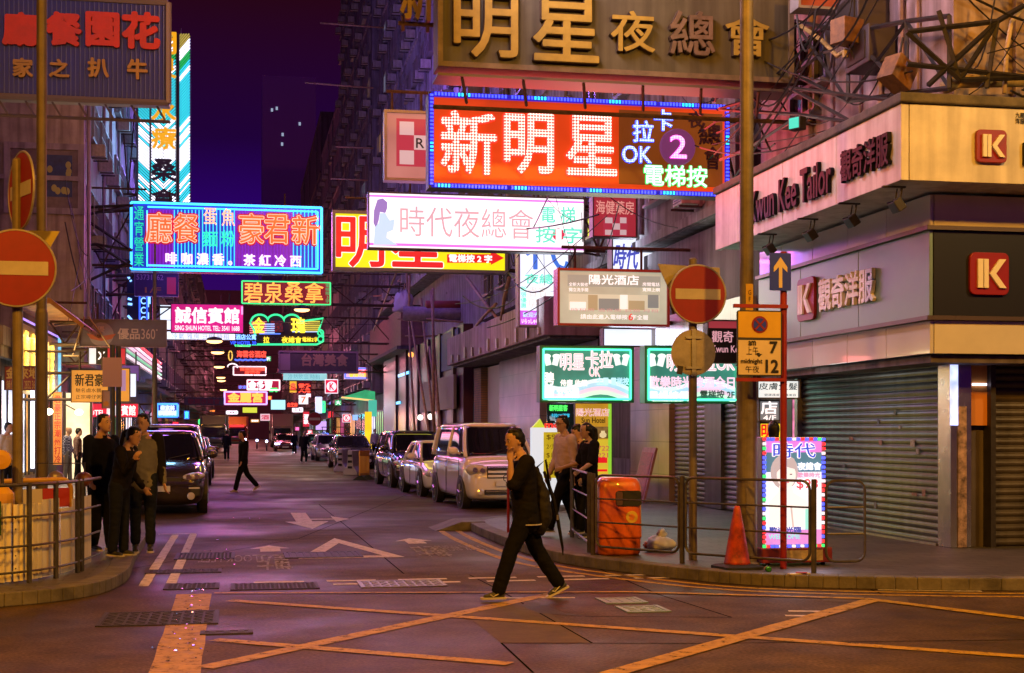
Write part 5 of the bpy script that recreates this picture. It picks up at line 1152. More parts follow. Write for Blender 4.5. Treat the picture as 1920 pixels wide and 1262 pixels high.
# more of the eatery side: red shop board, violet board, white upright box and two bare lamps
S = Sign('shop_sign', 'red lit board with a dark banner and white cross mark under the lilac board', 'shop sign', (166, 652, 236, 684), 47.0, glow('tomato_face', (.62, .03, .04), .8, .2, 1), depth=.2, rim=.02, arm=-5.6, light=(1, .2, .2), power=20)
S.rect((166, 653, 180, 683), glow('white_panel_lit', (.85, .85, .9), .9), 'white_panel'); S.rect((180, 653, 202, 683), mat('banner_black', (.02, .015, .02), .6), 'dark_banner', -.022); S.t('X', (184, 660, 197, 674), glow('white_letters', (1, 1, 1)), .04, .004, -.028)
S = Sign('shop_sign', 'dull violet board beside the white upright lightbox', 'shop sign', (222, 684, 262, 716), 54.0, glow('violet_dim_face', (.16, .07, .30), .8, .4, 1), depth=.2, rim=.03, arm=-5.6)
S = Sign('lightbox_sign', 'white blue upright lightbox between the orange box and striped canopy', 'shop sign', (243, 700, 256, 745), 53.0, glow('bluish_white_face', (1, 1, 1)), depth=.2, rim=.02, light=(.7, .8, 1), power=25)
for _x, _y, _Y, _l in ((91, 772, 42.5, 'bare warm lamp by the orange banner of the eatery'), (148, 773, 47.0, 'bare white lamp over the lit doorway near the red hotel sign')):
    q = atY(_x, _y, _Y); t = thing('shop_lamp', _l, 'lamp', q, 0, 'bare lamps on the eatery side'); MB().ball((0, 0, 0), (.13, .13, .10), 12, 7).build('bulb', glow('bare_bulb', (3.0, 2.2, 1.3), 3), t); MB().tube((0, .1, 0), (-.6, .1, .35), .02).build('bracket', STEEL, t); lamp('lamp_light', 'POINT', (0, -.2, 0), 60, (1, .8, .5), .1, parent=t)
t = thing('lit_doorway', 'bright cream doorway column under the orange lightbox', 'doorway', atY(147, 860, 48.3)); t.location.z = .13; MB().box((0, 0, 1.4), (.75, .2, 2.8)).build('panel', glow('cream_door_light', (1.0, .8, .5), 1.1, .3, 2), t)
for s_ in (-1, 1): MB().box((s_ * .42, -.05, 1.4), (.08, .3, 2.9)).build('jamb', STEEL, t)
t = thing('tube_lamp', 'upright white tube light at the eatery entrance', 'lamp', atY(61, 885, 41.5)); t.location.z = .13; MB().tube((0, 0, .5), (0, 0, 2.7), .05).build('tube', glow('white_tube', (1, 1, 1)), t); MB().box((0, .08, 1.6), (.16, .08, 2.4)).build('channel', STEEL, t)
# ------------------------------------------------------------------ street furniture
SIGNRED = mat('road_sign_red', (.22, .002, .012), .45, noise=.12, scale=6); SIGNWH = mat('road_sign_white', (.40, .36, .32), .5, noise=.15, scale=5)
SIGNGREY = mat('sign_back_grey', (.30, .27, .24), .5, .3, noise=.3, scale=6); POLE = mat('pole_grey', (.22, .19, .15), .5, .4, noise=.35, scale=5, stain=.4)
def no_entry(t, c, r, rz=0.0):
    d = MB().lathe([(r * .985, .0), (r * .985, -.012), (r * .97, -.016)], n=40, axis='Y').build('sign_disc', SIGNRED, t); d.location = c; d.rotation_euler = (0, 0, rz)
    e = MB(); e.path([(r * math.cos(2 * math.pi * k / 40), -.008, r * math.sin(2 * math.pi * k / 40)) for k in range(40)], .014, 6, closed=True); e = e.build('edge', SIGNGREY, d)
    b = MB().box((0, -.019, 0), (r * 1.62, .005, r * .36)).build('bar', SIGNWH, d)
    g = MB().box((0, .02, r * .4), (r * 1.2, .03, .05)).box((0, .02, -r * .4), (r * 1.2, .03, .05)).build('stiffener', GALV, d)
    return d
# by the tailor: disc, back of a second disc and a trapezoid plate on one post
b = gnd(1299, 1050, .13); t = thing('road_sign', 'no entry road sign on a grey post behind the railing, above a blank disc', 'road sign', (b.x, b.y, .13))
MB().lathe([(.05, 0), (.05, 3.6), (.03, 3.62)], n=14).build('pole', POLE, t)
def zof(py, pt): return (HY - py) * (pt.x * math.sin(TH) + pt.y * math.cos(TH)) / F + EYE - .13
no_entry(t, (.03, -.09, zof(553, b)), .345)
z = zof(662, b); MB().lathe([(.275, .0), (.275, -.012)], (-.02, -.075, z), 'Y', 36).build('sign_back', SIGNGREY, t)
MB().box((-.02, -.095, z), (.05, .02, .56)).box((-.02, -.10, z + .18), (.2, .02, .03)).box((-.02, -.10, z - .18), (.2, .02, .03)).build('stiffener', GALV, t)
MB().box((-.19, -.09, z - .21), (.07, .004, .10), M=Matrix.Rotation(.15, 3, 'Y')).build('sticker', STEEL, t)
z = zof(553, b); MB().prism([(-.42, .37), (.36, .34), (.36, .16), (.1, -.2), (-.2, -.1)], .06, .075).build('backing_plate', SIGNGREY, t).location = (0, 0, z)
# by the barrier: front disc and a side-on disc above
b = gnd(34, 1000, .13); b = Vector((-2.62, 15.6, .13)); q = atY(33, 700, b.y); b.x = q.x
t = thing('road_sign', 'large no entry road sign with a second disc turned aside above it', 'road sign', (b.x, b.y, .13))
MB().lathe([(.055, 0), (.055, zof(300, b)), (.03, zof(300, b) + .02)], n=14).build('pole', mat('pole_ochre', (.20, .16, .09), .55, .3, noise=.3, scale=5), t)
no_entry(t, (0, -.10, zof(505, b)), .40)
no_entry(t, (.05, -.03, zof(358, b)), .405, R(-64))
MB().prism([(.1, .42), (.42, .42), (.30, .2), (.1, .1)], .05, .065).build('backing_plate', mat('yellow_plate', (.35, .28, .05), .5), t).location = (0, 0, zof(505, b))
# lamp posts
b = gnd(1400, 1062, .13); t = thing('lamp_post', 'thick grey lamp post between the parking sign and the traffic cone', 'lamp post', (b.x, b.y, .13))
MB().lathe([(.15, 0), (.15, .04), (.118, .06), (.118, 1.9), (.116, 2.35), (.078, 2.42), (.076, 9.5)], n=24).build('pole', POLE, t)
MB().box((0, -.119, .75), (.1, .01, .3)).build('door_plate', POLE, t)
MB().box((0, -.088, zof(560, b)), (.085, .008, .32)).build('number_plate', mat('yellow_tape', (.55, .36, .04), .5), t); text(t, 'GF', 0, zof(556, b), .035, .13, mat('black_letter', (0, 0, 0)), -.095, .004, vert=True)
MB().tube((0, 0, 9.4), (-1.4, 0, 9.9), .05).box((-1.6, 0, 9.9), (.6, .25, .14)).build('lamp_arm', POLE, t)
q = atY(78, 880, 18.2); t = thing('lamp_post', 'tall dark lamp post behind the curved barrier', 'lamp post', (q.x, q.y, .13))
MB().lathe([(.075, 0), (.075, 3.0), (.062, 3.05), (.060, 9.6)], n=20).build('pole', mat('pole_brown', (.11, .085, .055), .5, .3, noise=.3, scale=5), t)
MB().tube((0, 0, 9.5), (1.2, -.4, 9.9), .05).box((1.4, -.5, 9.9), (.5, .25, .14)).build('lamp_arm', POLE, t)
for px, lab in ((211, 'slim dark pole of the pair by the red hotel sign, closer to the barrier'), (222, 'slim dark pole of the pair by the red hotel sign, nearer the smokers')):
    q = atY(px, 850, 25 + (px - 211) * .03); t = thing('sign_pole', lab, 'pole', (q.x, q.y, .13), 0, 'pair of slim poles'); MB().lathe([(.045, 0), (.045, 3.0), (.04, 3.02)], n=12).build('pole', STEEL, t)
    if px == 211: MB().box((0, -.06, 2.55), (.32, .01, .5)).build('sign_back', mat('lilac_back', (.3, .2, .32), .4, .4), t); MB().tube((0, -.05, 2.3), (0, -.05, 2.8), .015).build('clamp', STEEL, t)
q = atY(290, 850, 50); t = thing('street_pole', 'thin grey pole in front of the striped canopy', 'pole', (-2.72, q.y, .13)); MB().lathe([(.09, 0), (.09, 4), (.06, 4.05), (.06, 9)], n=12).build('pole', POLE, t); MB().tube((0, 0, 8.8), (1, 0, 9), .04).build('lamp_arm', POLE, t); t.location.x = q.x
q = atY(622, 840, 86.5); t = thing('sign_post', 'thin post carrying the square ringed letter sign', 'pole', (q.x, q.y, 0)); MB().tube((0, 0, .13), (0, 0, 5), .05).build('pole', POLE, t); MB().tube((0, 0, 4.6), (.3, 0, 4.9), .03).build('clamp', POLE, t)
t = thing('road_sign', 'distant no entry road sign among the traffic', 'road sign', atY(590, 809, 95) * 1.0); t.location.z = 0
MB().tube((0, 0, 0), (0, 0, 3), .04).build('pole', POLE, t); no_entry(t, (0, -.08, 2.5), .45)
# red post with parking board and one-way plate
b = gnd(1469, 1066, .13); t = thing('parking_sign', 'red post with yellow no stopping board and blue arrow plate', 'road sign', (b.x, b.y, .13))
RP = mat('red_post', (.26, .012, .012), .45, noise=.25, scale=6)
MB().lathe([(.038, 0), (.038, zof(474, b)), (.03, zof(472, b))], n=14).build('pole', RP, t)
s = (b.x * math.sin(TH) + b.y * math.cos(TH)) / F
x0 = (1369 - 1465) * s; x1 = (1457 - 1465) * s; za, zb = zof(584, b), zof(706, b); zm = zof(637, b)
MB().box(((x0 + .0) / 2, -.045, za + .05), (abs(x0) + .06, .04, .04)).build('cross_bar', RP, t); MB().box(((x0) / 2, -.045, zb - .04), (abs(x0) + .0, .04, .04)).build('cross_bar', RP, t)
def rrect(w, h, r, k=5): return [(sx * (w / 2 - r) + r * math.cos(R(a0 + i * 90 / k)), sz * (h / 2 - r) + r * math.sin(R(a0 + i * 90 / k))) for sx, sz, a0 in ((1, 1, 0), (-1, 1, 90), (-1, -1, 180), (1, -1, 270)) for i in range(k + 1)]
cx, cz = (x0 + x1) / 2, (za + zb) / 2; W_, H_ = x1 - x0, za - zb
bd = MB().prism(rrect(W_, H_, .03), -.055, -.075).build('board', mat('board_black', (.03, .03, .03), .5), t); bd.location = (cx, 0, cz)
YB_ = mat('board_yellow', (.60, .38, .02), .45, noise=.1); CB_ = mat('board_cream', (.62, .52, .36), .5, noise=.1); BLK = mat('black_letter', (0, 0, 0)); BLU = mat('sign_blue', (.015, .04, .60), .4)
zs = zm - cz; MB().box((0, -.0765, (H_ / 2 + zs) / 2), (W_ - .03, .003, H_ / 2 - zs - .03)).build('yellow_field', YB_, bd); MB().box((0, -.0765, (-H_ / 2 + zs) / 2), (W_ - .03, .003, H_ / 2 + zs - .03)).build('cream_field', CB_, bd)
zc = (H_ / 2 + zs) / 2; r = .095
MB().lathe([(r, 0), (r, -.003)], (0, -.079, zc), 'Y', 30).build('prohibition_ring', SIGNRED, bd); MB().lathe([(r * .78, 0), (r * .78, -.003)], (0, -.083, zc), 'Y', 30).build('prohibition_field', BLU, bd)
MB().box((0, -.088, zc), (r * 1.7, .002, r * .2), M=Matrix.Rotation(R(45), 3, 'Y')).box((0, -.0905, zc), (r * 1.7, .002, r * .2), M=Matrix.Rotation(R(-45), 3, 'Y')).build('prohibition_cross', SIGNRED, bd)
def bt(s_, px0, py0, px1, py1, bold=.0): return text(bd, s_, ((px0 + px1) / 2 - 1413) * s, zof((py0 + py1) / 2, b) - cz, (px1 - px0) * s, (py1 - py0) * s, BLK, -.079, .003, bold)
bt('am', 1391, 641, 1405, 649, .002); bt('上午', 1387, 651, 1410, 667); bt('7', 1433, 642, 1447, 663, .006); bt('midnight', 1376, 674, 1418, 685, .001); bt('午夜', 1385, 687, 1412, 700); bt('12', 1425, 676, 1449, 699, .006)
MB().prism([((a - 1413) * s, zof(c_, b) - cz) for a, c_ in ((1406, 663), (1413, 663), (1413, 665), (1418, 665), (1411.5, 671), (1405, 665), (1408, 665))], -.079, -.082).build('down_arrow', BLK, bd)
z0, z1 = zof(546, b), zof(476, b); cx = (1455 - 1465) * s; pl = MB().prism(rrect(42 * s, z1 - z0, .012), -.05, -.062).build('arrow_plate', BLU, t); pl.location = (cx, 0, (z0 + z1) / 2)
h = (z1 - z0) / 2; MB().prism([(-.02, -h * .85), (.02, -h * .85), (.02, h * .25), (.08, -h * .02), (.08, h * .25), (0, h * .78), (-.08, h * .25), (-.08, -h * .02), (-.02, h * .25)], -.0625, -.066).build('arrow', mat('sign_cream', (.62, .50, .30), .5), pl)
# railings
RAIL = mat('railing_paint', (.10, .09, .075), .45, .5, noise=.4, scale=9)
def railing(label, pts, h=1.02, rails=(.12, .42, .72, 1.0), posts=True, ends=(True, True), square=True):
    p = [Vector(q) for q in pts]; t = thing('railing', label, 'railing', (p[0].x, p[0].y, .13), 0, 'pavement railings'); o = p[0]
    for q in p if posts else (): MB().bar((q.x - o.x, q.y - o.y, 0), (q.x - o.x, q.y - o.y, h), .044).build('post', RAIL, t)
    for a, c in zip(p, p[1:]):
        d = (c - a).normalized(); a2 = a - o + d * .05; c2 = c - o - d * .05; mb = MB(); k = .1
        def arc_(A, D, z, up): return [(A.x + D.x * k * (1 - math.cos(i * math.pi / 8)), A.y + D.y * k * (1 - math.cos(i * math.pi / 8)), z - up * k * (1 - math.sin(i * math.pi / 8))) for i in range(5)]
        top = h - .02; bot = .12
        loop = arc_(a2, d, top, 1) + list(reversed(arc_(c2, -d, top, 1))) + arc_(c2, -d, bot, -1) + list(reversed(arc_(a2, d, bot, -1)))
        mb.path(loop, .016, 6, closed=True)
        for z in (.42, .71): mb.tube((a2.x, a2.y, z), (c2.x, c2.y, z), .012, 6)
        mb.build('rail_panel', RAIL, t)
    return t
def G2(px, py): q = gnd(px, py, .13); return (q.x, q.y)
railing('pavement railing behind the orange litter bin and traffic cone', [G2(1112, 1042), G2(1279, 1056), G2(1526, 1074)])
e0 = Vector(G2(1526, 1074)); railing('short round ended railing beside the poster lightbox', [tuple(e0 + Vector((.09, .0))), tuple(e0 + Vector((.62, -.05)))], posts=False)
q = Vector(G2(1092, 1013)); railing('short railing section where people wait', [tuple(q + Vector((-.02, .55))), G2(1105, 1036)])
t = thing('post', 'thin dark red post at the dropped kerb behind the walking man', 'post', (*G2(953, 998), .13)); MB().lathe([(.022, 0), (.022, .95), (.015, .96)], n=10).build('pole', RP, t); MB().path([(-.04, 0, .78), (-.07, 0, .8), (-.07, 0, .86), (-.03, 0, .88)], .008, 6).build('hook', STEEL, t)
t = thing('kerb_ramp', 'small sloping concrete ramp at the dropped kerb', 'ramp', (3.72, 24.0, 0)); MB().prism([(-.5, .0), (.35, .0), (.35, .15), (-.05, .15)], -.5, .5, 'XZ').build('slab', KERB, t, bevel=.01)
# curved barrier of corrugated sheets on the island
BAR = mat('corrugated_white', (.78, .72, .60), .5, noise=.15, scale=3, stain=.3)
cv = arc([(-4.6, 14.35), (-3.2, 14.45), (-2.3, 14.85), (-1.86, 15.7), (-1.70, 17.1)], 3); L = [0]
for a, c in zip(cv, cv[1:]): L.append(L[-1] + (Vector(c) - Vector(a)).length)
def on(sv, off=0.0):
    for i in range(len(cv) - 1):
        if sv <= L[i + 1] or i == len(cv) - 2:
            a, c = Vector(cv[i]), Vector(cv[i + 1]); d = (c - a).normalized(); f = (sv - L[i]) / (L[i + 1] - L[i]); p = a.lerp(c, f); return Vector((p.x + d.y * off, p.y - d.x * off, 0))
t = thing('works_barrier', 'curved barrier of cream corrugated sheets around the street corner', 'barrier', (-2.3, 14.85, .13)); O = Vector((-2.3, 14.85, 0))
sp = [0, 1.0, 1.75, 2.5, 2.95, 3.35, 3.75, L[-1]]
for k in range(len(sp) - 1):
    s0, s1 = sp[k] + .006, sp[k + 1] - .006; flat = k >= 4; n = max(2, int((s1 - s0) / .0105)); rings = []
    for i in range(n + 1):
        sv = s0 + (s1 - s0) * i / n; q = on(sv, (0 if flat else .014 * math.sin(2 * math.pi * sv / .074)) + .012 * (k % 2)) - O; hh = .80 + .015 * (k * 5 % 3) - (.10 if k == 5 else 0)
        rings.append([(q.x, q.y, .02), (q.x, q.y, hh)])
    mb = MB().ring(rings, False, False); me = mb.build('barrier_sheet', BAR if k != 2 else BAR, t); sm = me.modifiers.new('thick', 'SOLIDIFY'); sm.thickness = .004
q = [on(x_, .03) - O for x_ in (2.12, 2.22, 2.34)]
MB().ring([[(p.x, p.y, .50), (p.x, p.y, .84)] for p in q], False, False).build('green_sticker', mat('green_sheet', (.04, .10, .02), .5, noise=.6, scale=5), t).modifiers.new('thick', 'SOLIDIFY').thickness = .003
mb = MB()
for sv in (1.0, 1.75, 2.5):
    for z in (.15, .28, .55, .66): q = on(sv + .02, .018) - O; mb.ball((q.x, q.y, z), .008, 6, 4)
mb.build('rivets', STEEL, t)
# kerb railing following the barrier
t = thing('railing', 'curved black railing in front of the corrugated barrier', 'railing', (-2.3, 14.85, .13), 0, 'pavement railings')
for sv in (.2, 2.62, 3.05, 3.62, 3.78): q = on(min(sv, L[-1]), .10) - O; MB().bar((q.x, q.y, 0), (q.x, q.y, 1.02), .038).build('post', RAIL, t)
mb = MB()
for z, r_ in ((.12, .013), (.38, .013), (.68, .013), (1.0, .02)): mb.path([(p.x, p.y, z) for p in [on(x_, .10) - O for x_ in [i * L[-1] / 30 for i in range(31)]]], r_, 6)
mb.build('rails', RAIL, t)
# yellow tube barriers with red white boards behind
YT = mat('yellow_tube_paint', (.55, .30, .02), .5, noise=.2); RB = mat('red_board', (.38, .03, .02), .5); WB = mat('white_board', (.5, .45, .38), .5)
def tube_barrier(label, a, c, h=.98, stripes=True):
    a, c = Vector(a), Vector(c); d = c - a; ln = d.length; t = thing('tube_barrier', label, 'barrier', (a.x, a.y, .13), math.atan2(d.y, d.x), 'yellow tube barriers')
    k = .12; loop = [(0, 0, .02), (0, 0, h - k)] + [(k - k * math.cos(i * math.pi / 8), 0, h - k + k * math.sin(i * math.pi / 8)) for i in range(1, 5)] + [(ln - k + k * math.sin(i * math.pi / 8), 0, h - k + k * math.cos(i * math.pi / 8)) for i in range(0, 5)] + [(ln, 0, h - k), (ln, 0, .02)]
    MB().path(loop, .028, 8).build('frame', YT, t); MB().tube((0, 0, .62), (ln, 0, .62), .018).build('rail', YT, t)
    n = 4
    for i in range(n): MB().box((ln * (i + .5) / n, 0, .77), (ln / n - .004, .015, .22)).build('board', RB if i % 2 else WB, t)
tube_barrier('yellow tube barrier with red white boards behind the sheets, close to the smokers', (-3.1, 16.2), (-1.95, 17.3)); tube_barrier('yellow tube barrier with red white boards, behind the round sign pole', (-4.6, 16.0), (-3.2, 16.1))
t = thing('warning_light', 'yellow double round warning lamp on the barrier at the picture edge', 'warning lamp', (-3.05, 15.35, .13)); q = atY(4, 848, 15.35); t.location.x = q.x
YW = mat('amber_plastic', (.60, .33, .03), .35, coat=.3)
MB().lathe([(.10, .0), (.10, -.08), (.05, -.09)], (0, 0, 1.25), 'Y', 20).build('lens', YW, t); MB().lathe([(.03, 1.0), (.12, .9), (.13, .75), (.11, .6)], n=18).build('battery_box', YW, t); MB().tube((0, 0, 0), (0, 0, 1.2), .02).build('stand', STEEL, t)
t = thing('display_stand', 'small black frame with two round domes above the barrier', 'stand', (-2.05, 17.6, .13)); q = atY(105, 900, 17.6); t.location.x = q.x
MB().path([(-.22, 0, 0), (-.22, 0, 1.16), (.33, 0, 1.16), (.33, 0, 0)], .014, 6).build('frame', STEEL, t); MB().ball((0, 0, .98), (.10, .10, .09)).build('dome', mat('lilac_rubber', (.15, .11, .17), .3), t); MB().ball((.33, -.1, .97), (.10, .10, .09)).build('dome', mat('red_rubber', (.16, .05, .03), .3), t)
# litter bin
b = gnd(1165, 1042, .13); t = thing('litter_bin', 'orange plastic litter bin with dark slot beside the railing', 'litter bin', (b.x, b.y + .25, .13))
OBN = mat('bin_orange', (.66, .13, .012), .34, noise=.3, scale=5, coat=.4, stain=.25); s = 1.05
def sq(w, d, z, r=.11): return [(x, y, z) for x, y in rrect(w, d, r, 4)]
MB().ring([sq(.50, .46, .0), sq(.54, .50, .03), sq(.55, .51, .20), sq(.55, .51, .22)]).build('base', OBN, t, True)
MB().ring([sq(.575, .53, .215, .12), sq(.575, .53, .24, .12), sq(.565, .52, .5, .12), sq(.555, .51, .84, .12), sq(.53, .48, .91, .12), sq(.46, .42, .955, .12), sq(.32, .28, .97, .1)]).build('body', OBN, t, True)
MB().prism(rrect(.33, .19, .04), -.262, -.27).build('slot', BLACK, t).location = (.09, .0, .71)
MB().prism(rrect(.08, .17, .02), -.270, -.276).build('slot_liner', mat('liner_steel', (.25, .18, .14), .35, .8), t).location = (-.03, .0, .71)
MB().lathe([(.075, 0), (.075, -.004)], (.13, -.267, .48), 'Y', 24).build('badge', mat('badge_yellow', (.62, .42, .04), .5), t); MB().prism([(-.03, -.03), (.02, -.04), (.04, .01), (.0, .04), (-.035, .02)], -.273, -.276).build('badge_mark', mat('badge_orange', (.7, .2, .02), .5), t).location = (.13, 0, .48)
# plastic bag on the ground
def blob(name, c, r, m, parent, seed, amp=.25, n=18, mm=12):
    rr = random.Random(seed); mb = MB().ball((0, 0, 0), r, n, mm); vv = []
    for v in mb.v: k = 1 + amp * (rr.random() - .5) * 2; vv.append((c[0] + v[0] * k, c[1] + v[1] * k, max(.003, c[2] + v[2] * k)))
    mb.v = vv; return mb.build(name, m, parent, True)
b = gnd(1238, 1034, .13); t = thing('rubbish_bag', 'knotted white plastic bag on the paving beside the litter bin', 'plastic bag', (b.x, b.y, .13))
PB = mat('white_plastic', (.60, .58, .56), .3, noise=.15, scale=8); blob('bag', (0, 0, .09), (.20, .15, .11), PB, t, 3, .16); blob('knot', (.02, 0, .21), (.06, .05, .08), PB, t, 5, .3); blob('contents', (-.17, 0, .08), (.05, .05, .05), OBN, t, 6)
# cone
b = gnd(1382, 1066, .13); t = thing('traffic_cone', 'scuffed orange traffic cone on a black base by the kerb', 'traffic cone', (b.x, b.y, .13), R(10))
MB().ring([sq(.46, .46, 0, .06), sq(.46, .46, .03, .06), sq(.40, .40, .045, .06), sq(.28, .28, .055, .1)]).build('base', BLACK, t)
MB().lathe([(.155, .05), (.145, .08), (.118, .22), (.119, .225), (.085, .42), (.086, .425), (.04, .66), (.032, .70), (.02, .705)], n=28).build('cone', mat('cone_orange', (.50, .055, .012), .45, noise=.35, scale=7, dark=(.12, .02, .012)), t, True)
# can and litter by the kerb
b = gnd(1440, 1072, .13); t = thing('drink_can', 'crushed green drink can lying near the cone', 'can', (b.x, b.y, .16), R(80)); MB().lathe([(.02, -.06), (.031, -.055), (.031, .055), (.02, .06)], n=14, axis='X').build('body', mat('can_green', (.05, .30, .05), .25, .6), t, True); MB().lathe([(.031, .02), (.0315, .021), (.0315, .05), (.02, .0605)], n=14, axis='X').build('label_band', mat('can_cream', (.5, .45, .3), .4), t)
b = gnd(1498, 1078, .13); t = thing('litter', 'flattened pale litter on the kerb under the railing', 'litter', (b.x, b.y, .13)); MB().box((0, 0, .012), (.26, .07, .02), .2).build('wrapper', WB, t, bevel=.005); MB().box((.02, -.02, .028), (.12, .04, .01), -.3).build('flap', RB, t)
b = gnd(1340, 938, .13); t = thing('bottle', 'small bottle lying on the paving before the closed shop', 'bottle', (b.x, b.y, .17), .9); MB().lathe([(.035, -.12), (.04, -.1), (.04, .05), (.015, .1), (.015, .16)], n=12, axis='X').build('body', mat('brown_glass', (.2, .1, .02), .2), t, True); MB().lathe([(.017, .14), (.017, .165)], n=10, axis='X').build('cap', WB, t)
# leaning board by the stone wall
b = gnd(1228, 928, .13); q = Vector((8.75, b.y * 8.9 / b.x, .13)); t = thing('notice_board', 'long pinkish board leaning on the stone wall', 'board', q, R(-90)); M_ = Matrix.Rotation(R(-14), 3, 'X'); MB().box((0, -.1, .6), (1.0, .05, 1.2), M=M_).build('panel', mat('rose_board', (.42, .2, .22), .5, noise=.4, scale=8), t); MB().box((0, -.135, .6), (.8, .004, 1.0), M=M_).build('notice', mat('red_notice', (.35, .05, .08), .5, noise=.7, scale=18), t)
# standee at the hotel door
q = gnd(1030, 948, .13); t = thing('standee', 'white and yellow price board standing by the hotel door', 'sign', (q.x, q.y, .13)); MB().box((-.02, .05, .82), (.72, .16, 1.6)).build('body', glow('standee_white', (.75, .85, .95), .8), t); MB().box((.08, -.035, 1.05), (.42, .01, .95)).build('price_panel', glow('standee_yellow', (.62, .50, .02), .6, .3, 4), t)
MB().prism([(-.36, 1.62), (-.2, 1.80), (-.1, 1.62)], -.03, .1).build('crest', glow('standee_lime', (.6, .75, .05), .8), t); text(t, 'md', .05, 1.68, .3, .12, glow('standee_red', (.8, .04, .03), 1), -.02, .02, .01)
for k in range(5): text(t, ('$98', '2小時', '$168', '通宵', '$48')[k], .08, 1.42 - k * .19, .3, .11, mat('olive_print', (.16, .12, .01), .5), -.041, .003)
# rolling poster lightbox
b = gnd(1495, 1066, .13); t = thing('poster_lightbox', 'rolling lightbox with woman portrait poster and coloured lamp border on a dark red base', 'lightbox', (b.x + .12, b.y + .42, .13), R(2))
Wd, Ht = .76, 1.26; zc = .205 + Ht / 2
MB().box((0, .1, zc), (Wd + .02, .22, Ht + .02)).build('casing', mat('box_alu', (.40, .40, .42), .4, .6), t, bevel=.01)
FACE = glow('poster_face', (.90, .88, .95), 1.1); MB().box((0, -.016, zc), (Wd - .07, .006, Ht - .07)).build('face', FACE, t)
MB().box((0, .08, .12), (.86, .42, .17)).build('base', mat('base_maroon', (.16, .012, .02), .55, noise=.5, scale=5), t, bevel=.01); MB().box((.06, -.132, .12), (.5, .004, .12)).build('peeled_patch', mat('peeled_cream', (.36, .28, .18), .7, noise=.5, scale=9), t)
for x_ in (-.34, .34):
    for y_ in (-.06, .22): MB().lathe([(.035, -.015), (.035, .015)], (x_, y_, .035), 'X', 14).build('caster', BLACK, t)
def pr(u0, v0, u1, v1, m, n, y): return MB().box((((u0 + u1) / 2 - .5) * (Wd - .07), y, zc + (.5 - (v0 + v1) / 2) * (Ht - .07)), ((u1 - u0) * (Wd - .07), .003, (v1 - v0) * (Ht - .07))).build(n, m, t)
def pp(poly, m, n, y): return MB().prism([((u - .5) * (Wd - .07), zc + (.5 - v) * (Ht - .07)) for u, v in poly], y, y - .002).build(n, m, t)
pr(0, 0, 1, .11, glow('poster_orchid', (.80, .22, .80), .9), 'top_band', -.021); pr(.0, .11, 1, .30, glow('poster_teal', (.10, .24, .34), .8), 'dark_band', -.021); pr(0, .86, 1, 1, glow('poster_pink', (.80, .30, .75), .9), 'foot_band', -.021)
el = lambda cx_, cy_, rx, ry, a0=0, a1=360, k=22: [(cx_ + rx * math.cos(R(a0 + (a1 - a0) * i / k)), cy_ + ry * math.sin(R(a0 + (a1 - a0) * i / k))) for i in range(k)]
pp(el(.33, .30, .25, .17), glow('hair_print', (.50, .44, .47), .9), 'portrait_hair', -.024); pp(el(.36, .33, .17, .125), glow('skin_print', (.90, .80, .79), 1.05), 'portrait_face', -.027)
pp([(.12, .22), (.5, .17), (.56, .28), (.30, .24), (.16, .32)], glow('hair_print', (0, 0, 0)), 'portrait_fringe', -.030); pp([(.25, .42), (.45, .42), (.5, .5), (.74, .58), (.80, .84), (.02, .84), (.05, .58), (.2, .5)], glow('skin_pale_print', (.95, .88, .86), 1.05), 'portrait_shoulders', -.0255)
pp(el(.30, .322, .028, .006), glow('eye_print', (.25, .18, .2), .7), 'portrait_eye', -.033); pp(el(.44, .322, .026, .006), glow('eye_print', (0, 0, 0)), 'portrait_eye', -.033); pp(el(.38, .40, .028, .007), glow('lip_print', (.75, .25, .3), .8), 'portrait_mouth', -.033)
pp([(.46, .62), (.50, .84), (.47, .84), (.43, .64)], glow('shade_print', (.7, .6, .6), .8), 'portrait_shade', -.029)
def pt(s_, u0, v0, u1, v1, m, bold=.0, y=-.034): return text(t, s_, ((u0 + u1) / 2 - .5) * (Wd - .07), zc + (.5 - (v0 + v1) / 2) * (Ht - .07), (u1 - u0) * (Wd - .07), (v1 - v0) * (Ht - .07), m, y, .003, bold)
wl = glow('white_letters', (1, 1, 1)); pt('時代', .12, .02, .88, .16, wl, .012, -.026); pt('時代', .12, .02, .88, .16, glow('poster_blue', (.05, .10, .75), .9), .002, -.036)
pt('夜總會', .56, .21, .98, .28, glow('poster_white_blue', (.8, .85, 1), 1.2), .005); pt('歡樂時光', .56, .305, .96, .355, glow('poster_rose', (.9, .35, .55), 1), .003); pt('$98', .54, .37, .92, .47, wl, .01, -.03); pt('$98', .54, .37, .92, .47, glow('poster_red', (.80, .10, .15), .9), .003, -.036)
pt('歡迎光臨', .05, .83, .62, .885, glow('poster_navy', (.08, .10, .5), .8), .003); pt('WELCOME', .04, .90, .60, .945, glow('poster_aqua', (.3, .75, .75), 1), .002); pr(.70, .66, .84, .86, glow('poster_mint', (.35, .85, .75), .95), 'mint_column', -.030)
cs = {'r': MB(), 'g': MB(), 'b': MB(), 'w': MB()}; rr = random.Random(3)
for k in range(74):
    f = k / 74 * 2 * (Wd + Ht)
    if f < Wd: p = (f - Wd / 2, Ht / 2)
    elif f < Wd + Ht: p = (Wd / 2, Ht / 2 - (f - Wd))
    elif f < 2 * Wd + Ht: p = (Wd / 2 - (f - Wd - Ht), -Ht / 2)
    else: p = (-Wd / 2, -Ht / 2 + (f - 2 * Wd - Ht))
    cs[rr.choice('rrgbbw')].box((p[0] * .965, -.03, zc + p[1] * .98), (.032, .03, .032))
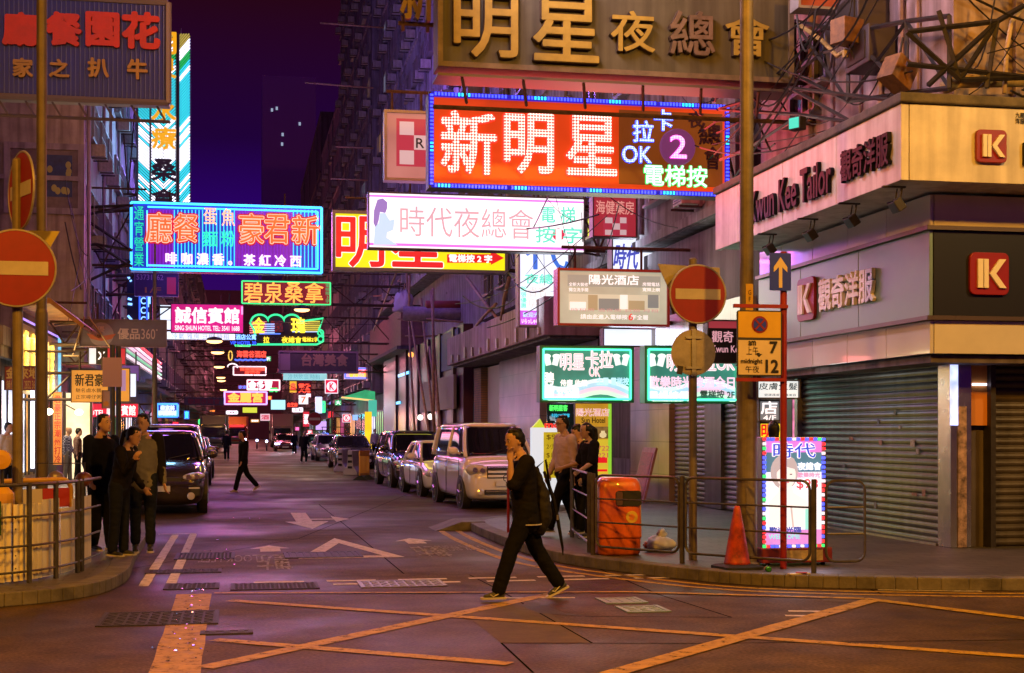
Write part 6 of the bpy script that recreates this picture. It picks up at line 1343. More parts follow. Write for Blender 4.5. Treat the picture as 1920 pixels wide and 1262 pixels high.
for k, c_ in (('r', (1.3, .04, .05)), ('g', (.05, 1.0, .2)), ('b', (.1, .15, 1.5)), ('w', (1, .8, .9))): cs[k].build('border_lamps', glow('lamp_' + k, c_, 1.3), t)
mb = MB()
for k in range(6): mb.box((Wd / 2 + .013, .1, zc + .22 + k * .045), (.006, .10, .02))
mb.build('vent', BLACK, t); lamp('poster_glow', 'AREA', (0, -.3, zc), 7, (.9, .8, 1), parent=t, rot=(R(-89.9), 0, 0), sx=.7, sy=1.2)
# water barriers and orange fence barrier on the carriageway
WBAR = mat('water_barrier', (.45, .44, .50), .5, noise=.15, scale=4)
for i, (px, py) in enumerate(((646, 884), (665, 890))):
    b = gnd(px, py); t = thing('water_barrier', ('white plastic water barrier next to the dark saloon', 'white plastic water barrier next to the amber fence')[i], 'water barrier', (b.x, b.y, 0), R(72), 'white water barriers')
    MB().prism([(-.28, 0), (.28, 0), (.28, .12), (.12, .35), (.09, .95), (-.09, .95), (-.12, .35), (-.28, .12)], -.75, .75, 'YZ').build('body', WBAR, t, bevel=.03)
    for z in (.3, .52, .74): MB().box((-.77, 0, z), (.06, .16, .09)).build('connector', BLACK, t)
b = gnd(683, 900); t = thing('fence_barrier', 'amber plastic fence barrier with black feet beside the black car', 'barrier', (b.x, b.y, 0), R(66)); AP = mat('amber_fence', (.62, .28, .02), .45, coat=.2)
mb = MB().box((0, 0, .92), (1.0, .05, .18)).box((0, 0, .2), (1.0, .05, .08)); 
for k in range(8): mb.box((-.47 + k * .134, 0, .55), (.05, .045, .62))
mb.build('panel', AP, t, bevel=.008)
for x_ in (-.4, .4): MB().prism([(-.28, 0), (.28, 0), (.05, .16), (-.05, .16)], x_ - .04, x_ + .04, 'YZ').build('foot', BLACK, t)

# ------------------------------------------------------------------ steelwork, scaffolding, cables
def truss(label, name, pts, segs, r=.05, m=STEEL, cat='steel frame'):
    o = Vector(pts[0]); t = thing(name, label, cat, o); mb = MB()
    for a, c in segs: mb.bar(Vector(pts[a]) - o, Vector(pts[c]) - o, r)
    mb.build('frame_bars', m, t); return t
def sl(py_list, X): return [atX(px, py, X) for px, py in py_list]
# frame above the tailor fascia, between the olive board and the upper wall
P = [atX(*p, 8.9) for p in ((1490, 40), (1490, 140), (1590, 60), (1590, 190), (1700, 40), (1700, 175), (1650, 150), (1780, 30), (1780, 165))]
truss('rusty steel sign frame over the tailor fascia, beside the olive signboard', 'steel_frame', P, [(0, 2), (2, 4), (4, 7), (1, 3), (3, 5), (5, 8), (0, 3), (2, 5), (4, 8), (0, 1), (2, 3), (4, 5), (7, 8), (1, 2), (3, 4)], .048)
P = [atX(*p, 8.6) for p in ((1345, 205), (1480, 165), (1400, 280), (1500, 215), (1600, 230), (1350, 300), (1690, 190))]
truss('lower dark sign frame behind the lamp sign, over the coping', 'steel_frame', P, [(0, 3), (1, 4), (0, 1), (2, 3), (3, 4), (5, 2), (2, 1), (4, 6), (1, 6)], .04)
P = [atY(*p, 16.6) for p in ((1700, 60), (1920, 10), (1800, 150), (1930, 145), (1740, 160), (1870, 40), (1850, 165), (1760, 20), (1700, 120))]
truss('tangle of dark beams above the cream wall corner', 'steel_frame', P, [(0, 5), (5, 1), (2, 3), (4, 5), (0, 2), (2, 5), (5, 6), (7, 2), (8, 3)], .05)
def pipe(label, pts, r, m, name='pipe'):
    o = Vector(pts[0]); t = thing(name, label, 'pipe', o); mb = MB().path([Vector(p) - o for p in pts], r, 10); mb.build('pipe_run', m, t, True)
    MB().tube(Vector(pts[-1]) - o, Vector(pts[-1]) - o + Vector((0, 0, -.1)), r * 1.3).build('pipe_end', m, t)
pipe('fat ochre pipe lying along the coping', [atY(1770, 165, 16.9), atY(1800, 152, 16.9), atY(1935, 150, 16.9)], .09, mat('ochre_pipe', (.42, .30, .10), .6, noise=.4, scale=8))
pipe('pale bent pipe rising up the cream wall', [atY(1883, 175, 16.7), atY(1888, 90, 16.7), atY(1897, 40, 16.7), atY(1925, 5, 16.7)], .03, mat('pale_pipe', (.5, .38, .2), .5))
pipe('slanting pipe across the rusty frame', [atX(1497, 45, 8.75), atX(1540, 75, 8.75), atX(1570, 105, 8.75), atX(1585, 95, 8.75)], .035, mat('ochre_pipe', (1, 1, 1)))
for px, py, X, lab in ((1588, 60, 8.7, 'rusty box hung on the steel frame over the coping'), (1683, 138, 8.7, 'tilted rusty box lower on the steel frame')):
    q = atX(px, py, X); t = thing('junction_box', lab, 'junction box', q, R(20)); MB().box((0, 0, 0), (.38, .3, .36), M=Matrix.Rotation(.0 if py < 100 else .5, 3, 'Y')).build('casing', mat('box_ochre', (.24, .12, .04), .6, noise=.5, scale=8), t, bevel=.01); MB().tube((0, 0, .1), (.1, 0, .5), .015).tube((0, 0, -.1), (.2, 0, -.5), .012).build('cable_tail', CABLE, t)
q = atX(1495, 232, 8.4); t = thing('floodlight', 'floodlight with a green lit lens above the coping', 'floodlight', q, R(-60)); MB().box((0, 0, 0), (.22, .16, .2)).build('housing', STEEL, t, bevel=.01); MB().box((0, -.085, 0), (.18, .01, .16)).build('lens', glow('green_lens', (.05, .6, .45), 1), t)
for k, (px, py) in enumerate(((1640, 30), (1660, 95))): q = atX(px, py, 9.3); t = thing('air_conditioner', ('dark air conditioner high on the pink lit wall', 'dark air conditioner under the first on the pink lit wall')[k], 'air conditioner', q, R(-90)); MB().box((0, -.2, 0), (.8, .5, .55)).build('casing', mat('ac_dark', (.06, .05, .06), .6), t, bevel=.02); MB().box((0, -.46, 0), (.6, .02, .4)).build('grille', STEEL, t)
# upper wall windows and strips over the tailor
cb = bpy.data.objects['corner_shop_building']
for px, py in ((1530, 110), (1510, 170)): q = atX(px, py, 9.33); window(cb, (q.x - XB, q.y - YB, q.z), R(-90), 1.1, .9, FRM, PANE, 0)
mb = MB()
for px in (1520, 1560, 1612, 1650, 1690, 1720): q = atX(px, 100, 9.3); mb.tube((q.x - XB, q.y - YB, 5.8), (q.x - XB, q.y - YB, 12), rnd.choice((.03, .05, .09)))
mb.build('drainpipe', mat('pink_pipe', (.32, .22, .24), .6, noise=.4), cb)
mb = MB()
for x_ in (10.2, 10.9, 12.0, 13.1): mb.box2(L2(x_, 17.3, 5.8), L2(x_ + .25, 17.39, 14))
mb.build('wall_pier', WALLPK, cb)
# bamboo scaffolding in front of the violet tenement
t = thing('scaffolding', 'bamboo scaffolding of slanting poles against the tenement', 'scaffolding', (8.2, 68, 0)); mb = MB(); o = Vector((8.2, 68, 0))
for a, c, X in (((780, 855), (762, 500), 8.2), ((812, 858), (765, 560), 8.1), ((820, 860), (790, 560), 8.2), ((828, 845), (808, 545), 8.1), ((815, 858), (812, 540), 8.0), ((833, 840), (805, 650), 8.1), ((768, 600), (768, 515), 8.0), ((875, 520), (950, 620), 8.2), ((940, 600), (955, 520), 8.0), ((890, 615), (930, 570), 8.1), ((700, 620), (760, 470), 8.1)):
    p = atX(*a, X); q = atX(*c, X); d = q - p; MB().path([p - o, p + d * .5 - o + Vector((0, .2, .03)), q - o], .055, 7).build('standard', BAMBOO, t, True)
mb = MB()
for a, c in (((745, 598), (915, 615)), ((765, 590), (900, 596)), ((760, 630), (830, 630)), ((800, 598), (960, 612)), ((700, 555), (780, 552)), ((630, 275), (700, 278)), ((600, 43), (720, 52)), ((572, 155), (700, 165)), ((620, 335), (690, 338))):
    X = 8.0 if a[0] > 690 else 7.6; Y = atX(a[0] if a[0] > 690 else 700, 600, X).y; p = atY(*a, Y); q = atY(*c, Y); MB().path([p - o, q - o], .05, 6).build('ledger', BAMBOO, t, True)
q = atX(757, 585, 7.9); t2 = thing('plastic_bag', 'pale plastic sheet bundle tied on the bamboo scaffolding', 'plastic bag', q); blob('bundle', (0, 0, .2), (.5, .3, .75), mat('pale_sheet', (.5, .45, .5), .4), t2, 9, .3); MB().tube((0, 0, .8), (.05, 0, 1.4), .03).build('tie', BAMBOO, t2)
t2 = thing('canvas_roll', 'striped canvas roll lying on the scaffold platform', 'canvas', atY(820, 590, 62)); MB().path([(-1.5, .2, .05), (0, 0, .0), (1.5, .1, .04)], .32, 12).build('roll', mat('canvas_grey', (.30, .25, .28), .7, noise=.4, scale=3), t2, True); MB().path([(-.5, 0, .42), (1.1, .1, .45)], .2, 10).build('red_sheet', mat('canvas_red', (.30, .06, .05), .7), t2, True)
# projecting billboard slab and dim shopfront behind the scaffolding
t = thing('shop_canopy', 'rust red slab canopy behind the bamboo poles', 'canopy', (8.3, 76, 0)); MB().box2((0, -2, 6.2), (1.2, 16, 8.2)).build('slab', mat('slab_red', (.22, .10, .08), .7, noise=.3), t); MB().box2((-.2, -2, 6.0), (1.2, 16, 6.18)).build('edge', WALLD, t)
t = thing('bar_front', 'dark bar front with cyan lamps behind the bamboo poles', 'shopfront', (8.8, 66, 0)); MB().box2((.0, -10, .13), (.4, 22, 6)).build('wall', mat('bar_wine', (.07, .015, .03), .4), t)
for y_ in (-8, -4, 0, 4, 9, 14): MB().box2((-.12, y_, .13), (.0, y_ + .5, 6)).build('column', mat('bar_column', (.035, .010, .016), .45), t)
MB().box2((-.25, -9, 2.6), (-.13, 2, 4.0)).build('name_board', mat('bar_board', (.20, .17, .15), .6), t); MB().box2((-.06, -9, 4.3), (-.02, -3.5, 5.9)).build('blue_curtain', mat('curtain_blue', (.03, .05, .16), .6, noise=.7, scale=6), t)
MB().box2((-.1, 8, 4.7), (-.06, 13, 4.85)).box2((-.1, 12, 3.2), (-.06, 14, 3.35)).build('cyan_lamp', glow('cyan_lamp', (.1, .7, 1.3), 1.3), t)
for y_ in (-1.5, 2.2): q = (-.2, y_, 2.35); MB().ball(q, (.14, .3, .14), 12, 6).build('globe_lamp', glow('white_globe', (1, .9, .75), 2.5), t)
MB().ball((-.2, 6, 5.6), (.15, .25, .15), 10, 6).build('amber_lamp', glow('amber_globe', (1.2, .5, .1), 1.5), t)
# hanging cables over the right and left fronts
def cables(label, starts, seed, n, X0, X1, Y0, Y1, Z0, Z1):
    r = random.Random(seed); o = Vector((X0, Y0, Z0)); t = thing('overhead_cables', label, 'cables', o); mb = MB()
    for k in range(n):
        a = Vector((X0 + r.random() * (X1 - X0), Y0 + r.random() * (Y1 - Y0), Z0 + r.random() * (Z1 - Z0))); c = Vector((X0 + r.random() * (X1 - X0), Y0 + r.random() * (Y1 - Y0), Z0 + r.random() * (Z1 - Z0))); sag = r.uniform(.1, .6)
        mb.path([a.lerp(c, i / 8) - o - Vector((0, 0, sag * 4 * (i / 8) * (1 - i / 8))) for i in range(9)], r.choice((.008, .012, .018)), 4)
    mb.build('cable_run', CABLE, t)
cables('loose black cables over the tailor coping and sign frame', 0, 1, 26, 8.0, 9.2, 17, 27, 5.9, 8.6); cables('loose black cables in front of the cream wall corner', 0, 2, 16, 8.6, 12.5, 16.2, 17.0, 5.9, 8.2); cables('black cables between the signs on the podium', 0, 4, 20, 6.5, 9.0, 27, 45, 4.6, 8.5); cables('black cables in front of the eatery corner', 0, 5, 14, -5.4, -3.9, 40, 56, 4.4, 9.5)
# struts on the far row that carry the cyan sign
P = [atY(*p, 49.3) for p in ((85, 465), (180, 458), (136, 390), (136, 540), (248, 470), (150, 405), (250, 385), (248, 500), (60, 405), (245, 490))]
truss('dark slanting struts holding the cyan framed sign', 'steel_frame', P, [(0, 1), (1, 4), (5, 4), (2, 3), (5, 6), (1, 7), (8, 2), (3, 9), (2, 6)], .07)
t = thing('awning', 'crumpled amber lit awning over the eatery', 'awning', (-5.0, 43, 4.9)); MB().prism([(-.9, .3), (0, .35), (.9, -.35), (.85, -.45), (0, .2), (-.9, .1)], -3.5, 4).build('cover', mat('amber_canvas', (.55, .26, .05), .6, noise=.4, scale=2), t)
mb = MB()
for k in range(5): mb.tube((0, -3.4 + k * 1.8, .3), (.9, -3.4 + k * 1.8, -.4), .025)
mb.build('rib', STEEL, t); lamp('awning_light', 'AREA', (-.3, 0, -.6), 120, (1, .8, .4), parent=t, sx=1, sy=6)
lamp('eatery_light', 'AREA', (-5.2, 43, 3.2), 160, (1, .82, .5), sx=1, sy=7)
# ------------------------------------------------------------------ vehicles (front toward -Y)
def paint(name, c, rough=.25, metal=.3): return mat(name, c, rough, metal, coat=.9, spec=.6)
TYRE = mat('tyre', (.015, .015, .015), .75); RIMM = mat('alloy_rim', (.42, .42, .44), .28, .9); LENS = mat('headlamp_glass', (.62, .62, .66), .10, .15, spec=.9); LENS_ON = glow('headlamp_on', (1.0, 1.1, 1.9), 8)
PLATE = mat('plate_white', (.6, .6, .56), .4); TRIM = mat('black_trim', (.02, .02, .02), .5); SEATM = mat('seat_dark', (.03, .03, .035), .7); TAIL = mat('tail_red', (.35, .01, .01), .25); CARGLASS = mat('car_glass', (.006, .006, .010), .05, spec=.9, coat=.5)
def sup(hw, y0, y1, z, n=28, e=5.0, yc=None):
    """rounded rectangle loop in plan"""
    o = []; cy, hl = (y0 + y1) / 2, (y1 - y0) / 2
    for k in range(n):
        a = 2 * math.pi * (k + .5) / n; c, s = math.cos(a), math.sin(a)
        o.append((hw * math.copysign(abs(c) ** (2 / e), c), cy + hl * math.copysign(abs(s) ** (2 / e), s), z))
    return o
_wheel = {}
def wheel(t, x, y, r, w):
    key = (r, w, x > 0)
    if key not in _wheel:
        s = 1 if x > 0 else -1
        a = MB().lathe([(r * .62, -w / 2), (r * .93, -w / 2), (r, -w / 2 + .03), (r, w / 2 - .03), (r * .93, w / 2), (r * .62, w / 2)], axis='X', n=28).build('wheel', TYRE, None, True)
        b = MB().lathe([(r * .64, s * (w / 2 - .06)), (r * .63, s * (w / 2 + .002)), (r * .58, s * (w / 2 - .01)), (r * .55, s * (w / 2 - .05)), (.02, s * (w / 2 - .05))], axis='X', n=28)
        for k in range(5):
            an = 2 * math.pi * k / 5 + .3; b.bar((s * (w / 2 - .02), .03 * math.cos(an), .03 * math.sin(an)), (s * (w / 2 - .02), r * .58 * math.cos(an), r * .58 * math.sin(an)), .055, .055)
        b.lathe([(.07, s * (w / 2 - .03)), (.06, s * (w / 2)), (.01, s * (w / 2))], axis='X', n=12)
        b = b.build('rim', RIMM, None, False); _wheel[key] = (a.data, b.data); bpy.data.objects.remove(a); bpy.data.objects.remove(b)
    a, b = _wheel[key]; o = bpy.data.objects.new('wheel', a); col.objects.link(o); o.parent = t; o.location = (x, y, r)
    q = bpy.data.objects.new('rim', b); col.objects.link(q); q.parent = o
def car(label, loc, rz, body, L=4.5, W=1.75, H=1.45, hood=.80, belt=.95, cowl=1.15, ws=.75, wr=.33, gl_rear=.35, nose=.55, on=False, kind='sedan', plate='S', group='cars parked along the kerbs', roof=None, cat='car', name='parked_car', zb=.18, rear=False):
    t = thing(name, label, cat, loc, rz, group); hw = W / 2; z2 = belt
    st = [(0.0, .70, zb + .16, nose), (.05, .82, zb + .06, nose + .08), (.22, .93, zb, (nose + hood) / 2 + .06), (.55, .98, zb, hood), (cowl * .75, 1.0, zb, (hood + belt) / 2), (cowl, 1.0, zb, belt), (L * .5, 1.0, zb, belt + .01), (L * .75, 1.0, zb, belt + .02), (L - .5, .98, zb, belt + .01), (L - .12, .93, zb + .05, belt - .03), (L, .80, zb + .15, belt - .18)]
    rings = []
    for y, k, a, b in st:
        w_ = hw * k; h = b - a
        half = [(w_ * .55, a - .0), (w_ * .93, a + .02), (w_ * .985, a + h * .25), (w_, a + h * .55), (w_ * .975, a + h * .80), (w_ * .90, b - .025), (w_ * .72, b + .0), (w_ * .35, b + .03 * (1 if y < cowl else .3))]
        rings.append([(x, y, z) for x, z in half] + [(-x, y, z) for x, z in reversed(half)])
    bo = MB().ring(rings).build('body', body, t, True, sub=2)
    # cabin
    ry = L - gl_rear; rt = ry - (.55 if kind == 'sedan' else .22 if kind == 'suv' else .08)
    zr = H - .05; yt = cowl + ws
    lo = []
    for f in (0, .12, .5, .85, 1.0):
        e = 1 - (1 - f) ** 1.15 if f else 0
        lo.append(sup(hw * (.93 - .17 * f ** 1.3), cowl - .02 + (yt - cowl) * (f ** .95), ry - (ry - rt) * f, z2 - .02 + (zr - z2 + .02) * f, 36, 7))
    MB().ring(lo).build('windows', CARGLASS, t, True)
    w1 = hw * .775
    MB().ring([sup(w1 + .0, yt - .03, rt + .02, zr - .055, 36, 6), sup(w1 + .02, yt - .06, rt + .03, zr - .02, 36, 6), sup(w1 - .04, yt - .02, rt - .02, zr + .025, 36, 6), sup(w1 * .75, yt + .12, rt - .12, zr + .05, 36, 5)]).build('roof', roof or body, t, True)
    def edge(f, y): return hw * (.93 - .17 * f ** 1.3) + .004
    for s in (-1, 1):
        mb = MB()
        for y0_, y1_, r in ((cowl + .0, yt - .02, .045), (L * .52, L * .53, .04), (ry - .02, rt + .02, .07)):
            pts = [];
            for i in range(6):
                f = i / 5; yy = y0_ + (y1_ - y0_) * (f ** .95); ins = .10 if y0_ < L * .3 or y0_ > L * .7 else .0
                pts.append((s * (edge(f, yy) - ins * .55), yy + (.03 if y0_ < L * .3 else -.03 if y0_ > L * .7 else 0), z2 - .04 + (zr - z2) * f))
            mb.path(pts, r, 8)
        mb.build('pillar', body, t, True)
        mb = MB().ball((s * (hw + .10), cowl + .32, belt + .09), (.12, .06, .085), 14, 8); mb.tube((s * (hw - .05), cowl + .34, belt + .02), (s * (hw + .05), cowl + .33, belt + .07), .025); mb.build('mirror', body, t, True)
        # door seams and handles
        mb = MB()
        for yy in (cowl + .25, L * .52, L * .76): mb.box((s * (hw * 1.0 - .002), yy, (zb + belt) / 2 + .02), (.012, .012, belt - zb - .2))
        mb.build('door_seam', TRIM, t); mb = MB()
        for yy in (L * .52 - .18, L * .74 - .1): mb.box((s * (hw * .99), yy, belt - .14), (.03, .16, .03))
        mb.build('door_handle', body, t, bevel=.005)
        for yy in (.82 + (.1 if kind != 'van' else 0), L - .85):
            MB().lathe([(wr * 1.17, s * (hw - .16)), (wr * 1.17, s * (hw + .004)), (wr * 1.10, s * (hw + .006))], (0, yy, wr + .01), 'X', 28).build('wheel_arch', TRIM, t); wheel(t, s * (hw - .10), yy, wr, .22)
        if rear: continue
        hz = nose + .06 if kind != 'van' else nose + .12
        hl = MB().ball((0, 0, 0), (.24, .16, .085 if kind != 'van' else .15), 16, 9); hl.v = [(s * (hw * .72) + x * (1) , .17 + y + s * x * .28 + (.04 if kind == 'van' else 0), hz + z + s * x * .10) for x, y, z in hl.v]
        h = hl.build('headlight', LENS_ON if on else LENS, t, True)
        for dx in (-.08, .07): MB().lathe([(.055, -.02), (.06, .0), (.03, .02)], (s * (hw * .72) + s * dx, .03 + dx * .28, hz + dx * .1), 'Y', 14).build('lamp_ring', CHROME, h)
        MB().lathe([(.07, 0), (.075, -.03), (.05, -.04)], (s * hw * .68, .02, zb + .2), 'Y', 16).build('fog_light', LENS, t)
    if rear:
        for s in (-1, 1): MB().box((s * hw * .74, L - .06, belt - .2), (.3, .14, .16)).build('tail_light', TAIL, t, bevel=.02)
        return t
    # face: grille, intakes, plate, bonnet seam, wipers
    gz = nose - .02
    if kind == 'suv':
        MB().prism([(-.42, gz - .16), (.42, gz - .16), (.52, gz + .08), (-.52, gz + .08)], .01, .10).build('grille', TRIM, t, bevel=.02)
        for s in (-1, 1): MB().prism([(s * .50, zb + .14), (s * .84, zb + .2), (s * .86, zb + .42), (s * .60, zb + .38)], .02, .2).build('air_intake', TRIM, t, bevel=.02); MB().box((s * .70, .03, zb + .36), (.26, .03, .03)).build('day_lamp', mat('day_lamp', (.7, .7, .75), .2), t)
        MB().box((0, .0, zb + .42), (W * .8, .06, .035)).build('bumper_line', body, t, bevel=.01)
    elif kind == 'van':
        MB().box((0, .01, gz + .10), (.88, .06, .26)).build('grille', TRIM, t, bevel=.015)
        for k, z in enumerate((.0, .09, .18)): MB().box((0, -.03, gz + .02 + z), (.86, .03, .05 if k < 2 else .035)).build('grille_bar', body if k < 2 else CHROME, t, bevel=.006)
        MB().box((0, -.01, zb + .2), (1.0, .05, .10)).build('lower_intake', TRIM, t, bevel=.01); MB().box((0, -.04, zb + .22), (.95, .02, .03)).build('bumper_bar', CHROME, t)
    else:
        MB().prism([(-.45, gz - .02), (.45, gz - .02), (.5, gz + .09), (-.5, gz + .09)], .0, .06).build('grille', TRIM, t, bevel=.01); MB().box((0, -.012, gz + .05), (.8, .02, .025)).build('grille_bar', CHROME, t); MB().prism([(-.34, zb + .1), (.34, zb + .1), (.44, zb + .26), (-.44, zb + .26)], -.005, .1).build('lower_intake', TRIM, t, bevel=.015)
        MB().box((0, -.03, zb + .04), (W * .78, .12, .04)).build('front_lip', body, t, bevel=.01)
    p = MB().box((0, -.045, nose - .17 if kind != 'van' else zb + .38), (.52, .012, .115)).build('number_plate', PLATE, t)
    if plate: text(p, plate, 0, nose - .17 if kind != 'van' else zb + .38, None, .075, mat('black_letter', (0, 0, 0)), -.052, .003, .004)
    mb = MB()
    for x in (-.35, .2): mb.tube((x, cowl - .02, belt + .01), (x + .42, cowl + .08 * ws, belt + .06 + .04 / max(.2, ws)), .008, 5)
    mb.build('wiper', TRIM, t)
    for s in (-1, 1): MB().ball((s * .36, yt + .45, belt + .12), (.20, .10, .26), 12, 8).build('headrest', SEATM, t, True)
    if on:
        for s in (-1, 1): lamp('headlamp', 'SPOT', (s * hw * .72, -.15, nose), 260, (.75, .8, 1), .06, parent=t, rot=(R(84), 0, R(180)), angle=R(50))
    return t
def place(px, py, Y=None): q = gnd(px, py); return (q.x, q.y, 0)
SILV = paint('silver_paint', (.36, .36, .39), .28, .7); PEARL = paint('white_paint', (.80, .78, .75), .22, .0); DARKP = paint('black_paint', (.016, .014, .018), .16, .2); BRONZE = paint('dark_bronze_paint', (.055, .042, .045), .20, .5); NAVY = paint('navy_paint', (.05, .05, .07), .2, .4); REDP = paint('dark_red_paint', (.12, .01, .012), .25, .2)
# tailor side, from the corner back
car('white one-box van parked behind the walking man, second row of lamps dark', (5.60, 29.6, 0), R(3), PEARL, 4.6, 1.72, 1.86, 1.02, 1.16, .72, .78, .33, .12, .72, kind='van', plate='S3', cat='van', name='parked_van')
car('white saloon car parked behind the white van', (5.45, 35.3, 0), R(3), PEARL, 4.5, 1.75, 1.44, .78, .94, 1.15, .85, .33, .75, .52, plate='')
car('black tall car with a blue reflection on its windscreen, behind the amber fence', (5.35, 41.4, 0), R(3), DARKP, 4.5, 1.80, 1.70, .98, 1.08, 1.0, .72, .36, .25, .68, kind='suv', plate='')
car('dark saloon car parked beside the white water barriers', (5.05, 62.5, 0), R(2), NAVY, 4.5, 1.75, 1.50, .85, .98, 1.1, .8, .33, .6, .58, plate='', on=False)
car('silver car with orange reflections behind the dark saloon', (5.1, 80.0, 0), R(2), SILV, 4.5, 1.72, 1.5, .82, .96, 1.1, .8, .33, .6, .56, plate='')
car('pale car parked farther back on the tailor side', (5.0, 92.0, 0), 0, PEARL, 4.5, 1.72, 1.55, .85, .98, 1.1, .8, .33, .5, .56, plate='')
car('dark red car with one headlamp lit driving in the middle distance', (3.7, 118.0, 0), 0, REDP, 4.5, 1.75, 1.5, .82, .96, 1.1, .8, .33, .6, .56, plate='', on=True, group='cars on the carriageway', name='car')
# far side
car('dark bronze sport utility car parked behind the three smokers', (-1.62, 28.9, 0), R(1.2), BRONZE, 4.8, 1.95, 1.69, 1.0, 1.10, 1.15, .95, .385, .35, .70, kind='suv', plate='3')
car('silver tall car parked behind the bronze one', (-1.72, 36.2, 0), R(1), SILV, 4.7, 1.80, 1.86, 1.0, 1.12, .8, .75, .34, .15, .70, kind='van', plate='')
car('dark saloon car with green reflections behind the silver tall car', (-1.75, 44.0, 0), R(1), DARKP, 4.6, 1.76, 1.48, .82, .96, 1.1, .8, .33, .6, .56, plate='')
car('dark taxi shaped saloon farther back in the far row', (-1.8, 51.5, 0), R(1), REDP, 4.6, 1.76, 1.48, .82, .96, 1.1, .8, .33, .6, .56, plate='', roof=SILV)
def truck(label, loc, cab, box, H=3.0, W=2.1, on=False, red=None, boxm=None):
    t = thing('truck', label, 'truck', loc, 0, 'trucks down the street')
    MB().ring([sup(W / 2, 0.1, 1.9, .45, 28, 8), sup(W / 2, 0, 1.9, .6, 28, 8), sup(W / 2, 0.02, 1.9, 1.2, 28, 8), sup(W / 2 * .96, .25, 1.9, 2.1, 28, 8), sup(W / 2 * .9, .4, 1.8, 2.2, 28, 6)]).build('cab', cab, t, True)
    MB().prism([(-W * .42, 1.22), (W * .42, 1.22), (W * .38, 2.0), (-W * .38, 2.0)], 0, .2).build('windscreen', CARGLASS, t).location = (0, -.03, 0)
    MB().box2((-W / 2 - .1, 2.0, .8), (W / 2 + .1, 6.0, H)).build('cargo_box', box, t, bevel=.03)
    MB().prism([(.4, 2.22), (1.9, 2.22), (1.95, H), (1.5, H)], -W / 2 * .9, W / 2 * .9, 'YZ').build('wind_deflector', boxm or box, t, bevel=.03)
    MB().box((0, -.04, .55), (W * .96, .1, .28)).build('bumper', TRIM, t, bevel=.02); MB().box((0, -.03, .95), (W * .6, .05, .2)).build('grille', TRIM, t)
    if red: MB().box((0, .15, 2.22), (W * .7, .1, .22)).build('lit_name_board', red, t)
    for s in (-1, 1):
        MB().lathe([(.13, 0), (.14, -.05), (.05, -.07)], (s * W * .38, -.02, .85), 'Y', 16).build('headlight', LENS_ON if on else LENS, t); MB().box((s * (W / 2 + .16), .2, 1.6), (.16, .06, .34)).build('mirror', TRIM, t, bevel=.02)
        for yy in (.9, 4.8): wheel(t, s * (W / 2 - .12), yy, .38, .24)
        if on: lamp('headlamp', 'SPOT', (s * W * .38, -.2, .85), 300, (.75, .8, 1), .08, parent=t, rot=(R(84), 0, R(180)), angle=R(55))
    return t
GREYB = mat('dark_cargo', (.06, .05, .07), .5); CREAMB = mat('cream_cargo', (.6, .5, .38), .5); ORB = mat('orange_canvas', (.55, .14, .06), .6)
q = gnd(455, 838); truck('oncoming truck with lit headlamps and orange cargo box', (-.3, 142, 0), paint('truck_red', (.25, .03, .03)), ORB, 3.15, 2.1, True, glow('truck_name_red', (.9, .05, .06), 1.0))
truck('cream box truck standing far down the tailor side', (4.3, 148, 0), paint('truck_white', (.5, .48, .45)), CREAMB, 3.5, 2.2, False)
truck('dark box truck parked in the far row ahead of the saloons', (-2.0, 112, 0), paint('truck_grey', (.05, .05, .06)), GREYB, 2.9, 2.0, False)
# parked motorbikes
for i, (px, Y) in enumerate(((482, 135), (500, 124))):
    q = atY(px, 830, Y); t = thing('motorbike', ('motorbike with lit blue white lamp in the traffic', 'second motorbike with lit lamp, closer to the dark red car')[i], 'motorbike', (q.x, Y, 0), 0, 'motorbikes in the traffic')
    for yy in (.3, 1.6): MB().lathe([(.2, -.05), (.3, -.05), (.3, .05), (.2, .05)], (0, yy, .3), 'X', 18).build('wheel', TYRE, t)
    MB().path([(0, .3, .3), (0, .45, .85), (0, .9, .75), (0, 1.5, .8)], [.05, .09, .14, .1], 10).build('frame', DARKP, t, True); MB().tube((-.32, .45, .98), (.32, .45, .98), .02).build('handlebar', STEEL, t); MB().ball((0, .25, .82), (.1, .06, .1)).build('headlight', LENS_ON, t)
# ------------------------------------------------------------------ people
def capsule(mb, chain, n=12):
    """tapered limb: chain of (point, rx, ry) with rounded ends; ry is the depth (front to back) radius"""
    P = [(Vector(p), a, b) for p, a, b in chain]; rings = []; m = len(P)
    def frame(t):
        u = Vector((1, 0, 0)) - t * t.x
        if u.length < .2: u = Vector((0, 1, 0)) - t * t.y
        u.normalize(); return u, t.cross(u)
    def rg(c, t, a, b):
        u, v = frame(t); return [c + u * (a * math.cos(2 * math.pi * k / n)) + v * (b * math.sin(2 * math.pi * k / n)) for k in range(n)]
    t0 = (P[1][0] - P[0][0]).normalized(); t1 = (P[-1][0] - P[-2][0]).normalized()
    for f in (.98, .75, .4): c, a, b = P[0]; k = math.sqrt(max(0, 1 - f * f)); rings.append(rg(c - t0 * min(a, b) * f, t0, a * k, b * k))
    for i, (c, a, b) in enumerate(P):
        t = t0 if i == 0 else t1 if i == m - 1 else ((P[i + 1][0] - P[i][0]).normalized() + (P[i][0] - P[i - 1][0]).normalized()).normalized(); rings.append(rg(c, t, a, b))
    for f in (.4, .75, .98): c, a, b = P[-1]; k = math.sqrt(max(0, 1 - f * f)); rings.append(rg(c + t1 * min(a, b) * f, t1, a * k, b * k))
    mb.ring(rings)
